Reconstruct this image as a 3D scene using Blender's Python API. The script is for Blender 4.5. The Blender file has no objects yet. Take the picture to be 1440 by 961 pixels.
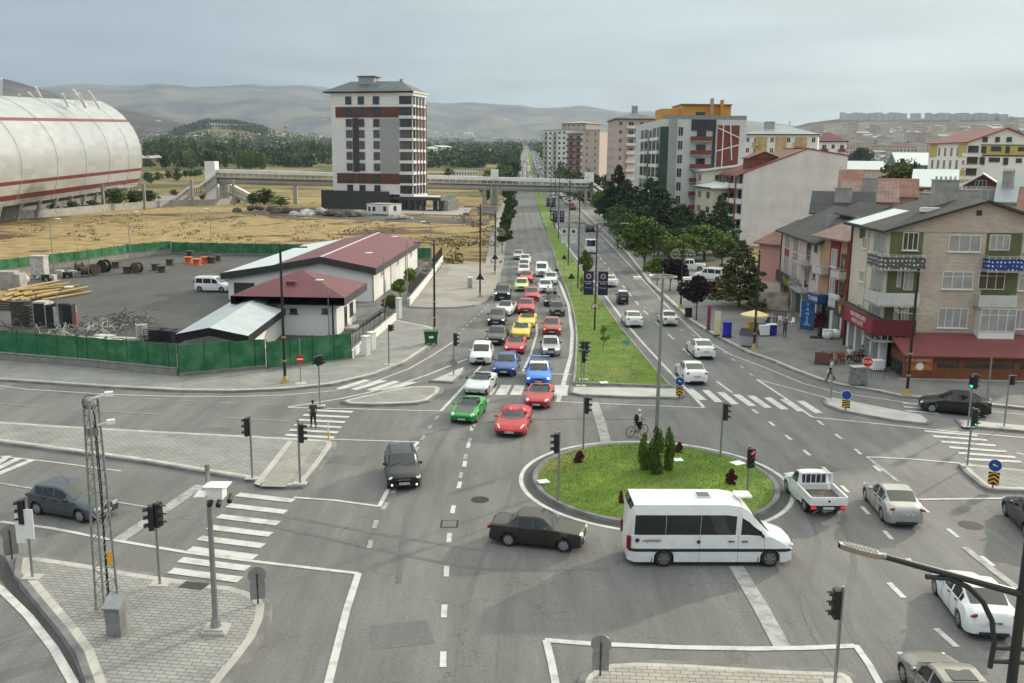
import bpy,math,random
from math import radians as R,sin,cos,pi,hypot,atan2,tan,sqrt
from mathutils import Vector,Matrix,noise
random.seed(7)
sc =bpy.context.scene
COL =sc.collection
# ---------------------------------------------------------------- camera
F =1315.0;W0,H0=1440.0,961.0;CAMZ =16.5;PITCH =math.atan(258/ F);ROLL =R(0.6)
cam =bpy.data.cameras.new('camera');cam.sensor_width =36;cam.lens =F / W0* 36
cam.clip_start =0.5;cam.clip_end =40000
camo =bpy.data.objects.new('camera',cam);COL.objects.link(camo)
RM =Matrix.Rotation(R(90)- PITCH,3,'X') @ Matrix.Rotation(ROLL,3,'Z')
camo.matrix_world =Matrix.Translation((0,0,CAMZ)) @ RM.to_4x4()
sc.camera =camo
# ---------------------------------------------------------------- world, sun, exposure
SUN_AZ,SUN_EL =46.0,18.0
w =bpy.data.worlds.new('World');sc.world =w;w.use_nodes =True
nt =w.node_tree;N =nt.nodes;Lk =nt.links
for n in list(N):N.remove(n)
out =N.new('ShaderNodeOutputWorld');bg =N.new('ShaderNodeBackground')
sky =N.new('ShaderNodeTexSky');sky.sky_type ='NISHITA';sky.sun_disc =False
sky.sun_elevation =R(SUN_EL);sky.sun_rotation =R(SUN_AZ);sky.air_density =1.2;sky.dust_density =2.5
tc =N.new('ShaderNodeTexCoord');sep =N.new('ShaderNodeSeparateXYZ')
Lk.new(tc.outputs['Generated'],sep.inputs[0])
# cloud sheet: direction projected on a high plane so it foreshortens to the horizon
add =N.new('ShaderNodeMath');add.operation ='ADD';add.inputs[1].default_value =0.06
Lk.new(sep.outputs['Z'],add.inputs[0])
mx =N.new('ShaderNodeMath');mx.operation ='MAXIMUM';mx.inputs[1].default_value =0.05
Lk.new(add.outputs[0],mx.inputs[0])
dx =N.new('ShaderNodeMath');dx.operation ='DIVIDE';dy =N.new('ShaderNodeMath');dy.operation ='DIVIDE'
Lk.new(sep.outputs['X'],dx.inputs[0]);Lk.new(mx.outputs[0],dx.inputs[1])
Lk.new(sep.outputs['Y'],dy.inputs[0]);Lk.new(mx.outputs[0],dy.inputs[1])
cmb =N.new('ShaderNodeCombineXYZ');Lk.new(dx.outputs[0],cmb.inputs[0]);Lk.new(dy.outputs[0],cmb.inputs[1])
no =N.new('ShaderNodeTexNoise');no.inputs['Scale'].default_value =0.55;no.inputs['Detail'].default_value =7
no.inputs['Roughness'].default_value =0.55;no.inputs['Distortion'].default_value =0.6
Lk.new(cmb.outputs[0],no.inputs['Vector'])
# brighter veil towards the sun's side
dot =N.new('ShaderNodeVectorMath');dot.operation ='DOT_PRODUCT'
dot.inputs[1].default_value =(sin(R(SUN_AZ)),cos(R(SUN_AZ)),0.25)
Lk.new(tc.outputs['Generated'],dot.inputs[0])
rg =N.new('ShaderNodeMapRange');rg.inputs['From Min'].default_value =0.3;rg.inputs['From Max'].default_value =0.98
rg.interpolation_type ='SMOOTHSTEP'
Lk.new(dot.outputs['Value'],rg.inputs['Value'])
cc =N.new('ShaderNodeMix');cc.data_type ='RGBA'
cc.inputs[6].default_value =(2.25,2.8,3.4,1);cc.inputs[7].default_value =(5.1,5.85,5.6,1)
Lk.new(rg.outputs[0],cc.inputs[0])
cb =N.new('ShaderNodeMapRange');cb.inputs['From Min'].default_value =0.3;cb.inputs['From Max'].default_value =0.72
cb.inputs['To Min'].default_value =0.80;cb.inputs['To Max'].default_value =1.28
Lk.new(no.outputs['Fac'],cb.inputs['Value'])
cm =N.new('ShaderNodeVectorMath');cm.operation ='SCALE'
Lk.new(cc.outputs[2],cm.inputs[0]);Lk.new(cb.outputs[0],cm.inputs['Scale'])
zr =N.new('ShaderNodeMapRange');zr.inputs['From Min'].default_value =0.14;zr.inputs['From Max'].default_value =0.75
zr.inputs['To Min'].default_value =1.0;zr.inputs['To Max'].default_value =4.0;Lk.new(sep.outputs['Z'],zr.inputs['Value'])
cm2=N.new('ShaderNodeVectorMath');cm2.operation ='SCALE';Lk.new(cm.outputs[0],cm2.inputs[0]);Lk.new(zr.outputs[0],cm2.inputs['Scale'])
mixs =N.new('ShaderNodeMix');mixs.data_type ='RGBA';mixs.inputs[0].default_value =0.95
Lk.new(sky.outputs[0],mixs.inputs[6]);wt =N.new('ShaderNodeMix');wt.data_type ='RGBA';wt.inputs[6].default_value =(1,1,1,1);wt.inputs[7].default_value =(1.16,1.0,.80,1)
wz =N.new('ShaderNodeMapRange');wz.inputs['From Min'].default_value =.12;wz.inputs['From Max'].default_value =.4;Lk.new(sep.outputs['Z'],wz.inputs['Value']);Lk.new(wz.outputs[0],wt.inputs[0])
wm =N.new('ShaderNodeVectorMath');wm.operation ='MULTIPLY';Lk.new(cm2.outputs[0],wm.inputs[0]);Lk.new(wt.outputs[2],wm.inputs[1])
Lk.new(wm.outputs[0],mixs.inputs[7])
Lk.new(mixs.outputs[2],bg.inputs['Color']);bg.inputs['Strength'].default_value =0.085
Lk.new(bg.outputs[0],out.inputs[0])
sl =bpy.data.lights.new('sun','SUN');sl.energy =3.0;sl.angle =R(1.2);sl.color =(1.0,0.88,0.72)
so =bpy.data.objects.new('sun',sl);COL.objects.link(so)
sd =Vector((sin(R(SUN_AZ))* cos(R(SUN_EL)),cos(R(SUN_AZ))* cos(R(SUN_EL)),sin(R(SUN_EL))))
so.rotation_euler =sd.to_track_quat('Z','Y').to_euler()
vs =sc.view_settings;vs.view_transform ='Standard';vs.look ='None';vs.exposure =0.55;vs.gamma =1
cy =sc.cycles
cy.use_denoising =True;cy.max_bounces =5;cy.diffuse_bounces =3;cy.glossy_bounces =3;cy.transmission_bounces =3
cy.transparent_max_bounces =8;cy.use_adaptive_sampling =True;cy.volume_bounces =0
cy.volume_step_rate =10;cy.caustics_reflective =False;cy.caustics_refractive =False
# ---------------------------------------------------------------- pixel <-> world
def ray(px,py):
 return RM @ Vector(((px - W0/ 2)/ F,-(py - H0/ 2)/ F,-1)).normalized()
def P(px,py,z=0.0):
 d =ray(px,py);t =(z - CAMZ)/ d.z
 return Vector((d.x * t,d.y * t,z))
def PD(px,D):
 """ground direction of picture column px (near the horizon) at distance D"""
 d =ray(px,230);k =D / hypot(d.x,d.y)
 return Vector((d.x * k,d.y * k,0))
def HT(p,py):
 """height of the point above ground point p seen on picture row py"""
 # row of (p.x,p.y,z): solve by bisection
 lo,hi =-30.0,400.0
 for _ in range(40):
  m =(lo + hi)/ 2
  v =RM.transposed() @ (Vector((p.x,p.y,m))- Vector((0,0,CAMZ)))
  y =H0/ 2- v.y / (-v.z)* F if v.z < -.1 else -1e9
  if y > py:lo =m
  else:hi =m
 return (lo + hi)/ 2
def PX(v):
 q =RM.transposed() @ (Vector(v)- Vector((0,0,CAMZ)))
 return (W0/ 2+ q.x / -q.z * F,H0/ 2- q.y / -q.z * F)
# ---------------------------------------------------------------- terrain
def lerp(a,b,t):return a + (b - a)* t
def interp(tab,x):
 if x <= tab[0][0]:return tab[0][1]
 for (a,u),(b,v) in zip(tab,tab[1:]):
  if x <= b:return u + (v - u)* (x - a)/ (b - a)
 return tab[-1][1]
def sm(t):t =max(0,min(1,t));return t * t * (3- 2* t)
def fbm(x,y,s,o=5):
 return noise.fractal(Vector((x / s,y / s,0.3)),1.0,2.0,o,noise_basis='PERLIN_ORIGINAL')
BASE =[(0,0),(400,0),(500,1.0),(600,4),(760,9),(1000,17),(1500,27),(1930,34),(3000,46),(20000,60)]
def horrow(px):return 222+ (px - 720)* 0.0105
def ridge_tab(pts):return [(atan2(*ray(x,y)[:2]),ray(x,y).z / hypot(*ray(x,y)[:2])) for x,y in pts]
RIDGES =[  # (start, crest, fall, table of crest pixels)
(5200,9500,14000,ridge_tab([(-900,150),(-300,130),(0,124),(60,122),(90,119),(115,117),(150,119),(190,120),(220,117),(245,119),(270,122),(320,120),(350,118),(385,121),(420,119),(450,122),(520,131),(560,138),(590,142),(625,146),(660,144),(700,147),(735,148),(755,152),(785,151),(820,148),(850,154),(875,158),(910,156),(950,162),(1010,168),(1060,171),(1110,176),(1200,185),(1440,190),(2400,190)])),
(2600,4200,6200,ridge_tab([(-900,100),(-300,104),(0,109),(20,113),(45,121),(75,130),(110,143),(150,151),(200,158),(260,170),(330,178),(420,190),(560,196),(700,199),(1000,203),(2400,203)])),
(1500,3300,5200,ridge_tab([(-900,225),(980,222),(1060,200),(1100,184),(1135,174),(1165,170),(1190,167),(1280,167),(1440,166),(1600,160),(2400,150)])),
(1900,2600,3500,ridge_tab([(-900,205),(200,204),(235,192),(262,178),(290,170),(325,171),(360,175),(400,184),(450,198),(520,206),(2400,230)])),
]
def T(x,y):
 D =hypot(x,y)
 b =interp(BASE,D)
 if y < 0 and D > 400:return min(b,40)
 if D < 1400:return b
 az =atan2(x,y)
 best =b
 for (s,c,f,tab) in RIDGES:
  if D <= s or D >= f:continue
  crest =CAMZ + c * interp(tab,az)
  if D < c:
   t =sm((D - s)/ (c - s))* 0.75+ 0.25* (D - s)/ (c - s)
  else:t =1- 0.6* sm((D - c)/ (f - c))
  bb =b + (crest - b)* t
  n =fbm(x,y,900)* 0.16* (crest - b)* min(1,(1- abs(2* t - 1))* 1.6) if D < c else 0
  best =max(best,bb - abs(n)* 1.3)
 return best
def PT(px,py):
 d =ray(px,py);h =hypot(d.x,d.y);D =60.0;o =Vector((0,0,CAMZ))
 while D < 16000:
  q =o + d * (D / h)
  if q.z <= T(q.x,q.y):
   lo,hi =D / 1.01,D
   for _ in range(12):
    m =(lo + hi)/ 2;q =o + d * (m / h)
    if q.z <= T(q.x,q.y):hi =m
    else:lo =m
   return o + d * (hi / h)
  D *= 1.01
 return PD(px,16000)
# ---------------------------------------------------------------- materials
def srgb(h):
 h =h.lstrip('#');c =[int(h[i:i + 2],16)/ 255 for i in (0,2,4)]
 return tuple((v / 12.92 if v < .04045 else ((v + .055)/ 1.055) ** 2.4) for v in c)
MATS ={}
def mat(name,col=(.5,.5,.5),rough=.6,metal=0,var=0.0,scale=3.0,col2=None,bump=0,coat=0,emit=None,estr=1,
  spec=.5,brick=None,wave=None,world=False,alpha=1,trans=0,detail=6,contrast=(.35,.65)):
 if name in MATS:return MATS[name]
 m =bpy.data.materials.new(name);MATS[name]=m;m.use_nodes =True
 t =m.node_tree;n =t.nodes;l =t.links;b =n['Principled BSDF']
 if isinstance(col,str):col =srgb(col)
 if isinstance(col2,str):col2=srgb(col2)
 c4=(*col,1)
 b.inputs['Base Color'].default_value =c4
 b.inputs['Roughness'].default_value =rough;b.inputs['Metallic'].default_value =metal
 b.inputs['Specular IOR Level'].default_value =spec
 if coat:b.inputs['Coat Weight'].default_value =coat;b.inputs['Coat Roughness'].default_value =.05
 if trans:b.inputs['Transmission Weight'].default_value =trans
 if alpha < 1:b.inputs['Alpha'].default_value =alpha
 if emit:b.inputs['Emission Color'].default_value =(*emit,1);b.inputs['Emission Strength'].default_value =estr
 m.diffuse_color =c4
 src =None
 if var or col2 or brick or wave or bump:
  if world:
   g =n.new('ShaderNodeNewGeometry');vec =g.outputs['Position']
  else:
   g =n.new('ShaderNodeTexCoord');vec =g.outputs['Object']
  if not col2:col2=tuple(max(0,c * (1- var)) for c in col);
  colA =tuple(min(1,c * (1+ var * .6)) for c in col)
  nz =n.new('ShaderNodeTexNoise');nz.inputs['Scale'].default_value =scale;nz.inputs['Detail'].default_value =detail
  nz.inputs['Roughness'].default_value =.6;l.new(vec,nz.inputs['Vector'])
  mr =n.new('ShaderNodeMapRange');mr.inputs['From Min'].default_value =contrast[0];mr.inputs['From Max'].default_value =contrast[1]
  l.new(nz.outputs['Fac'],mr.inputs['Value'])
  mixc =n.new('ShaderNodeMix');mixc.data_type ='RGBA';mixc.inputs[6].default_value =(*colA,1);mixc.inputs[7].default_value =(*col2,1)
  l.new(mr.outputs[0],mixc.inputs[0]);src =mixc.outputs[2];hsrc =nz.outputs['Fac']
  if brick:
   bw,bh,mort,mcol,rot =brick
   mp =n.new('ShaderNodeMapping');mp.inputs['Rotation'].default_value =rot if isinstance(rot,tuple) else (0,0,rot)
   l.new(vec,mp.inputs[0])
   br =n.new('ShaderNodeTexBrick');br.inputs['Brick Width'].default_value =bw;br.inputs['Row Height'].default_value =bh
   br.inputs['Mortar Size'].default_value =mort;br.inputs['Scale'].default_value =1;br.inputs['Mortar Smooth'].default_value =.3
   br.inputs['Color1'].default_value =(1,1,1,1);br.inputs['Color2'].default_value =(.82,.82,.82,1)
   br.inputs['Mortar'].default_value =(*mcol,1) if len(mcol) == 3 else mcol
   l.new(mp.outputs[0],br.inputs['Vector'])
   mm =n.new('ShaderNodeMix');mm.data_type ='RGBA';mm.blend_type ='MULTIPLY';mm.inputs[0].default_value =1
   l.new(src,mm.inputs[6]);l.new(br.outputs['Color'],mm.inputs[7]);src =mm.outputs[2]
  if wave:
   ax,per,dark =wave
   sx =n.new('ShaderNodeSeparateXYZ');l.new(vec,sx.inputs[0])
   ml =n.new('ShaderNodeMath');ml.operation ='MULTIPLY';ml.inputs[1].default_value =1/ per
   l.new(sx.outputs[ax],ml.inputs[0])
   fr =n.new('ShaderNodeMath');fr.operation ='FRACT';l.new(ml.outputs[0],fr.inputs[0])
   gt =n.new('ShaderNodeMath');gt.operation ='LESS_THAN';gt.inputs[1].default_value =.18;l.new(fr.outputs[0],gt.inputs[0])
   sc_ =n.new('ShaderNodeMath');sc_.operation ='MULTIPLY';sc_.inputs[1].default_value =dark;l.new(gt.outputs[0],sc_.inputs[0])
   mm =n.new('ShaderNodeMix');mm.data_type ='RGBA';mm.inputs[7].default_value =tuple(c * .35 for c in col)+ (1,)
   l.new(sc_.outputs[0],mm.inputs[0]);l.new(src,mm.inputs[6]);src =mm.outputs[2]
  l.new(src,b.inputs['Base Color'])
  if bump:
   bp =n.new('ShaderNodeBump');bp.inputs['Strength'].default_value =bump;bp.inputs['Distance'].default_value =.05
   l.new(hsrc,bp.inputs['Height']);l.new(bp.outputs[0],b.inputs['Normal'])
 return m
# ---------------------------------------------------------------- mesh collector
class MB:
 def __init__(s):s.v =[];s.f =[];s.m =[];s.M =None;s.cur =0
 def av(s,p):
  p =Vector(p)
  if s.M is not None:p =s.M @ p
  s.v.append(p[:]);return len(s.v)- 1
 def face(s,pts,m=None):
  s.f.append([s.av(p) for p in pts]);s.m.append(s.cur if m is None else m);return s
 def box(s,x0,x1,y0,y1,z0,z1,m=None,skip=''):
  i =[s.av((x,y,z)) for z in (z0,z1) for y in (y0,y1) for x in (x0,x1)]
  for k,q in zip('bdfkrl',((0,2,3,1),(4,5,7,6),(0,1,5,4),(2,6,7,3),(1,3,7,5),(0,4,6,2))):
   if k in skip:continue
   s.f.append([i[j] for j in q]);s.m.append(s.cur if m is None else m)
  return s
 def cyl(s,p0,p1,r0,r1=None,n=8,cap=True,m=None):
  p0,p1=Vector(p0),Vector(p1);r1=r0 if r1 is None else r1
  d =(p1- p0);
  if d.length < 1e-6:return s
  d.normalize();a =d.orthogonal().normalized();b =d.cross(a)
  r =[[s.av(p + (a * cos(2* pi * k / n)+ b * sin(2* pi * k / n))* q) for k in range(n)] for p,q in ((p0,r0),(p1,r1))]
  mi =s.cur if m is None else m
  for k in range(n):
   s.f.append([r[0][k],r[0][(k + 1) % n],r[1][(k + 1) % n],r[1][k]]);s.m.append(mi)
  if cap:
   s.f.append(r[0][::-1]);s.m.append(mi);s.f.append(r[1]);s.m.append(mi)
  return s
 def tube(s,pts,r,n=6,m=None):
  for a,b in zip(pts,pts[1:]):s.cyl(a,b,r,r,n,True,m)
  return s
 def prism(s,poly,z0,z1,m=None,bottom=False,mside=None):
  n =len(poly);ar =sum(poly[k][0]* poly[(k + 1) % n][1]- poly[(k + 1) % n][0]* poly[k][1] for k in range(n))
  if ar < 0:poly =poly[::-1]
  lo =[s.av((p[0],p[1],z0)) for p in poly];hi =[s.av((p[0],p[1],z1)) for p in poly]
  mi =s.cur if m is None else m
  s.f.append(hi);s.m.append(mi)
  if bottom:s.f.append(lo[::-1]);s.m.append(mi)
  for k in range(n):
   s.f.append([lo[k],lo[(k + 1) % n],hi[(k + 1) % n],hi[k]]);s.m.append(mi if mside is None else mside)
  return s
 def sphere(s,c,r,n=8,k=6,m=None,sc3=(1,1,1)):
  c =Vector(c);rows =[]
  for i in range(k + 1):
   th =pi * i / k
   rows.append([s.av(c + Vector((sin(th)* cos(2* pi * j / n)* r * sc3[0],sin(th)* sin(2* pi * j / n)* r * sc3[1],cos(th)* r * sc3[2]))) for j in range(n)])
  for i in range(k):
   for j in range(n):
    s.f.append([rows[i][j],rows[i + 1][j],rows[i + 1][(j + 1) % n],rows[i][(j + 1) % n]]);s.m.append(s.cur if m is None else m)
  return s
 def build(s,name,mats,parent=None,smooth=False,loc=None,label=None):
  me =bpy.data.meshes.new(name);me.from_pydata(s.v,[],s.f)
  if not isinstance(mats,(list,tuple)):mats =[mats]
  for q in mats:me.materials.append(q)
  if len(mats) > 1:me.polygons.foreach_set('material_index',s.m)
  if smooth:me.polygons.foreach_set('use_smooth',[True]* len(s.f));
  me.validate();me.update()
  if smooth and smooth != 2:
   try:me.set_sharp_from_angle(angle=R(38))
   except Exception:pass
  o =bpy.data.objects.new(name,me);COL.objects.link(o)
  if parent is not None:o.parent =parent
  if loc is not None:o.location =loc
  if label:o['label']=label
  return o
def thing(name,label,cat,loc=(0,0,0),rz=0,group=None,scale=None):
 o =bpy.data.objects.new(name,None);COL.objects.link(o);o.empty_display_size =.3
 o.location =loc;o.rotation_euler =(0,0,rz)
 if scale:o.scale =(scale,)* 3 if not isinstance(scale,tuple) else scale
 o['label']=label;o['category']=cat
 if group:o['group']=group
 return o
def tag(o,label,cat,group=None):
 o['label']=label;o['category']=cat
 if group:o['group']=group
 return o
def struct(o,kind='structure'):o['kind']=kind;return o
def copy_tree(o,parent=None,loc=None,rz=None,label=None,scale=None,group=None):
 c =o.copy();COL.objects.link(c)
 if parent is not None:c.parent =parent
 if loc is not None:c.location =loc
 if rz is not None:c.rotation_euler =(0,0,rz)
 if scale is not None:c.scale =(scale,)* 3 if not isinstance(scale,tuple) else scale
 if label:c['label']=label
 if group:c['group']=group
 for ch in KIDS.get(o.name,[]) or o.children:copy_tree(ch,c)
 return c
KIDS ={}
# ================================================================ GROUND
def PP(l,z=0.0):return [P(x,y,z) for x,y in l]
def ground_mat():
 m =bpy.data.materials.new('terrain_ground');m.use_nodes =True
 t =m.node_tree;n =t.nodes;l =t.links;b =n['Principled BSDF'];b.inputs['Roughness'].default_value =.95
 b.inputs['Specular IOR Level'].default_value =.1
 g =n.new('ShaderNodeNewGeometry')
 def nz(scale,detail=8,dist=0):
  x =n.new('ShaderNodeTexNoise');x.inputs['Scale'].default_value =scale;x.inputs['Detail'].default_value =detail
  x.inputs['Roughness'].default_value =.62;x.inputs['Distortion'].default_value =dist;l.new(g.outputs['Position'],x.inputs['Vector']);return x.outputs['Fac']
 def rng(s,a,c,smooth=True):
  x =n.new('ShaderNodeMapRange');x.inputs['From Min'].default_value =a;x.inputs['From Max'].default_value =c
  if smooth:x.interpolation_type ='SMOOTHSTEP'
  l.new(s,x.inputs['Value']);return x.outputs[0]
 def mix(f,A,B):
  x =n.new('ShaderNodeMix');x.data_type ='RGBA';l.new(f,x.inputs[0])
  for k,v in ((6,A),(7,B)):
   if isinstance(v,tuple):x.inputs[k].default_value =(*v,1)
   else:l.new(v,x.inputs[k])
  return x.outputs[2]
 straw =mix(rng(nz(.35),.3,.7),(.44,.33,.155),(.24,.17,.09))
 straw =mix(rng(nz(.045,6,1.0),.52,.60),straw,(.13,.085,.06))
 straw =mix(rng(nz(1.7),.55,.7),straw,(.15,.14,.07))
 green =mix(rng(nz(.02),.4,.62),(.095,.10,.045),(.30,.235,.12))
 hill =mix(rng(nz(.0016,10,.8),.38,.62),(.05,.045,.048),(.19,.15,.10))
 hill =mix(rng(nz(.0032,10),.56,.72),hill,(.07,.075,.05))
 geo =n.new('ShaderNodeVectorMath');geo.operation ='LENGTH';l.new(g.outputs['Position'],geo.inputs[0])
 D =geo.outputs['Value']
 c =mix(rng(D,370,480),straw,green)
 c =mix(rng(D,1900,2900),c,hill)
 l.new(c,b.inputs['Base Color'])
 bp =n.new('ShaderNodeBump');bp.inputs['Strength'].default_value =.5;bp.inputs['Distance'].default_value =.25
 l.new(nz(1.2),bp.inputs['Height']);l.new(bp.outputs[0],b.inputs['Normal'])
 return m
def build_terrain():
 mb =MB();az =[];a =-180.0
 while a < 180:
  az.append(a);a += 0.33 if -44 <= a < 44 else (2 if -60 <= a < 60 else 12)
 rad =[3.0]
 while rad[-1] < 17000:rad.append(rad[-1]* 1.055 if rad[-1] > 350 else rad[-1]* 1.35)
 idx =[]
 for r in rad:
  row =[]
  for q in az:
   x,y =r * sin(R(q)),r * cos(R(q));row.append(mb.av((x,y,T(x,y)- 0.06)))
  idx.append(row)
 n =len(az)
 for i in range(len(rad)- 1):
  for k in range(n):
   mb.f.append([idx[i][k],idx[i][(k + 1) % n],idx[i + 1][(k + 1) % n],idx[i + 1][k]][::-1]);mb.m.append(0)
 mb.f.append(idx[0][::-1]);mb.m.append(0)
 return struct(mb.build('ground',ground_mat(),smooth=2))
build_terrain()
def asphalt(name,base,streak=.12,rot=0.0,warm=0.0,tracks=0):
 m =bpy.data.materials.new(name);m.use_nodes =True
 t =m.node_tree;n =t.nodes;l =t.links;b =n['Principled BSDF'];b.inputs['Roughness'].default_value =.82
 b.inputs['Specular IOR Level'].default_value =.35
 g =n.new('ShaderNodeNewGeometry');mp =n.new('ShaderNodeMapping');mp.inputs['Rotation'].default_value =(0,0,rot)
 mp.inputs['Scale'].default_value =(1,.12,1);l.new(g.outputs['Position'],mp.inputs[0])
 def nz(sc_,vec,d=8):
  x =n.new('ShaderNodeTexNoise');x.inputs['Scale'].default_value =sc_;x.inputs['Detail'].default_value =d;x.inputs['Roughness'].default_value =.6
  l.new(vec,x.inputs['Vector']);return x.outputs['Fac']
 def rng(s,a,c,lo=0,hi=1):
  x =n.new('ShaderNodeMapRange');x.inputs['From Min'].default_value =a;x.inputs['From Max'].default_value =c
  x.inputs['To Min'].default_value =lo;x.inputs['To Max'].default_value =hi;l.new(s,x.inputs['Value']);return x.outputs[0]
 def mul(a,c):
  x =n.new('ShaderNodeMath');x.operation ='MULTIPLY';l.new(a,x.inputs[0]);l.new(c,x.inputs[1]);return x.outputs[0]
 f =mul(rng(nz(.55,mp.outputs[0]),.3,.7,1- streak,1+ streak),rng(nz(.12,g.outputs['Position']),.3,.7,.86,1.14))
 f =mul(f,rng(nz(9,g.outputs['Position'],4),.3,.7,.80,1.16))
 f =mul(f,rng(nz(1.3,mp.outputs[0],5),.35,.65,.90,1.1))
 f =mul(f,rng(nz(.035,g.outputs['Position'],3),.62,.7,1.0,.82))
 f =mul(f,rng(nz(2.2,g.outputs['Position'],2),.66,.72,1.0,.86))
 if tracks:
  sx =n.new('ShaderNodeSeparateXYZ');l.new(g.outputs['Position'],sx.inputs[0]);sn =n.new('ShaderNodeMath');sn.operation ='SINE';sk =n.new('ShaderNodeMath');sk.operation ='MULTIPLY';sk.inputs[1].default_value =2* pi / 1.72;l.new(sx.outputs[0],sk.inputs[0]);l.new(sk.outputs[0],sn.inputs[0]);f =mul(f,rng(sn.outputs[0],-1,1,.90,1.06))
 v =n.new('ShaderNodeTexVoronoi');v.feature ='DISTANCE_TO_EDGE';v.inputs['Scale'].default_value =.085
 wv =n.new('ShaderNodeTexNoise');wv.inputs['Scale'].default_value =.5;wv.inputs['Detail'].default_value =5;l.new(g.outputs['Position'],wv.inputs['Vector'])
 ad =n.new('ShaderNodeVectorMath');ad.operation ='MULTIPLY_ADD';ad.inputs[1].default_value =(5,5,5)
 l.new(wv.outputs['Color'],ad.inputs[0]);l.new(g.outputs['Position'],ad.inputs[2]);l.new(ad.outputs[0],v.inputs['Vector'])
 f =mul(f,rng(v.outputs['Distance'],.0,.0045,.72,1.0))
 sc_ =n.new('ShaderNodeVectorMath');sc_.operation ='SCALE';sc_.inputs[0].default_value =(base * (1+ warm),base,base * (1- warm))
 l.new(f,sc_.inputs['Scale']);l.new(sc_.outputs[0],b.inputs['Base Color'])
 bp =n.new('ShaderNodeBump');bp.inputs['Strength'].default_value =.25;bp.inputs['Distance'].default_value =.02
 l.new(nz(35,g.outputs['Position'],3),bp.inputs['Height']);l.new(bp.outputs[0],b.inputs['Normal'])
 return m
M_asph =asphalt('asphalt',.165,.17,.25,.02)
M_asph2=asphalt('asphalt_avenue',.145,.22,.0,.01,1)
M_asph3=asphalt('asphalt_yard',.085,.10,1.2,.02)
M_gut =asphalt('asphalt_gutter',.06,.1,0,0)
def paver(name,a,bcol,bw,bh,rot,mort=.02,mc=.45):
 return mat(name,a,.9,col2=bcol,scale=.45,brick=(bw,bh,mort,(mc,mc,mc),rot),world=True,bump=.2,detail=9)
M_pave =paver('grey_pavers',(.37,.36,.34),(.27,.265,.255),.42,.21,.12,.022)
M_pave2=paver('grey_pavers_far',(.33,.31,.285),(.25,.24,.22),.5,.25,.4,.02,.6)
M_pave3=paver('pale_pavers',(.46,.42,.36),(.38,.35,.31),.42,.21,.05,.02)
M_tact =paver('ramp_pavers',(.40,.37,.32),(.31,.295,.27),.3,.3,.5,.018,.7)
M_plaza =mat('plaza_concrete',(.33,.31,.28),.9,col2=(.24,.20,.175),scale=.22,world=True,bump=.2,detail=10,contrast=(.42,.7))
M_kerb =mat('kerb_stone',(.34,.33,.31),.85,col2=(.20,.20,.195),scale=1.2,world=True,brick=(1.0,40,.03,(.4,.4,.4),0),detail=8)
M_kdark =mat('kerb_dark',(.12,.12,.12),.85,col2=(.23,.23,.225),scale=.8,world=True,detail=8)
M_strip =mat('pale_edge_strip',(.56,.53,.48),.85,col2=(.44,.42,.38),scale=.9,world=True,brick=(.5,40,.02,(.7,.7,.7),0))
M_conc =mat('pale_concrete',(.47,.455,.43),.85,var=.15,scale=.6,world=True,bump=.1)
M_line =mat('road_paint',(.58,.575,.55),.75,col2=(.34,.335,.325),scale=1.6,world=True,detail=12,contrast=(.47,.72))
M_linew =mat('road_paint_worn',(.40,.395,.38),.8,col2=(.22,.22,.215),scale=2.2,world=True,detail=12,contrast=(.42,.66))
M_grass0=mat('lawn',(.15,.23,.015),.9,col2=(.06,.125,.010),scale=.5,world=True,bump=.6,detail=14,contrast=(.33,.66))
def dryer(m):
 t =m.node_tree;n =t.nodes;l =t.links;b =n['Principled BSDF'];src =b.inputs['Base Color'].links[0].from_socket
 g =n.new('ShaderNodeNewGeometry');z =n.new('ShaderNodeTexNoise');z.inputs['Scale'].default_value =.16;z.inputs['Detail'].default_value =6;l.new(g.outputs['Position'],z.inputs['Vector'])
 r_ =n.new('ShaderNodeMapRange');r_.inputs['From Min'].default_value =.5;r_.inputs['From Max'].default_value =.68;r_.inputs['To Max'].default_value =.6;l.new(z.outputs['Fac'],r_.inputs['Value'])
 x =n.new('ShaderNodeMix');x.data_type ='RGBA';x.inputs[7].default_value =(.20,.17,.05,1);l.new(r_.outputs[0],x.inputs[0]);l.new(src,x.inputs[6]);l.new(x.outputs[2],b.inputs['Base Color']);return m
M_grass =dryer(M_grass0)
# asphalt sheet of the junction, drawn generously: islands and pavements stand on it
junc =PP([(-500,520),(0,532),(330,545),(470,535),(590,490),(640,430),(560,452),(555,432),(690,422),(700,385),(712,330),(716,309),
  (830,309),(880,345),(985,450),(1100,505),(1300,556),(1440,570),(2100,600),(2300,1500),(1500,2600),(200,2600),(-900,1500),(-700,700)])
mb =MB();mb.face([(p.x,p.y,0.0) for p in junc]);struct(mb.build('junction_road',M_asph))
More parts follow.
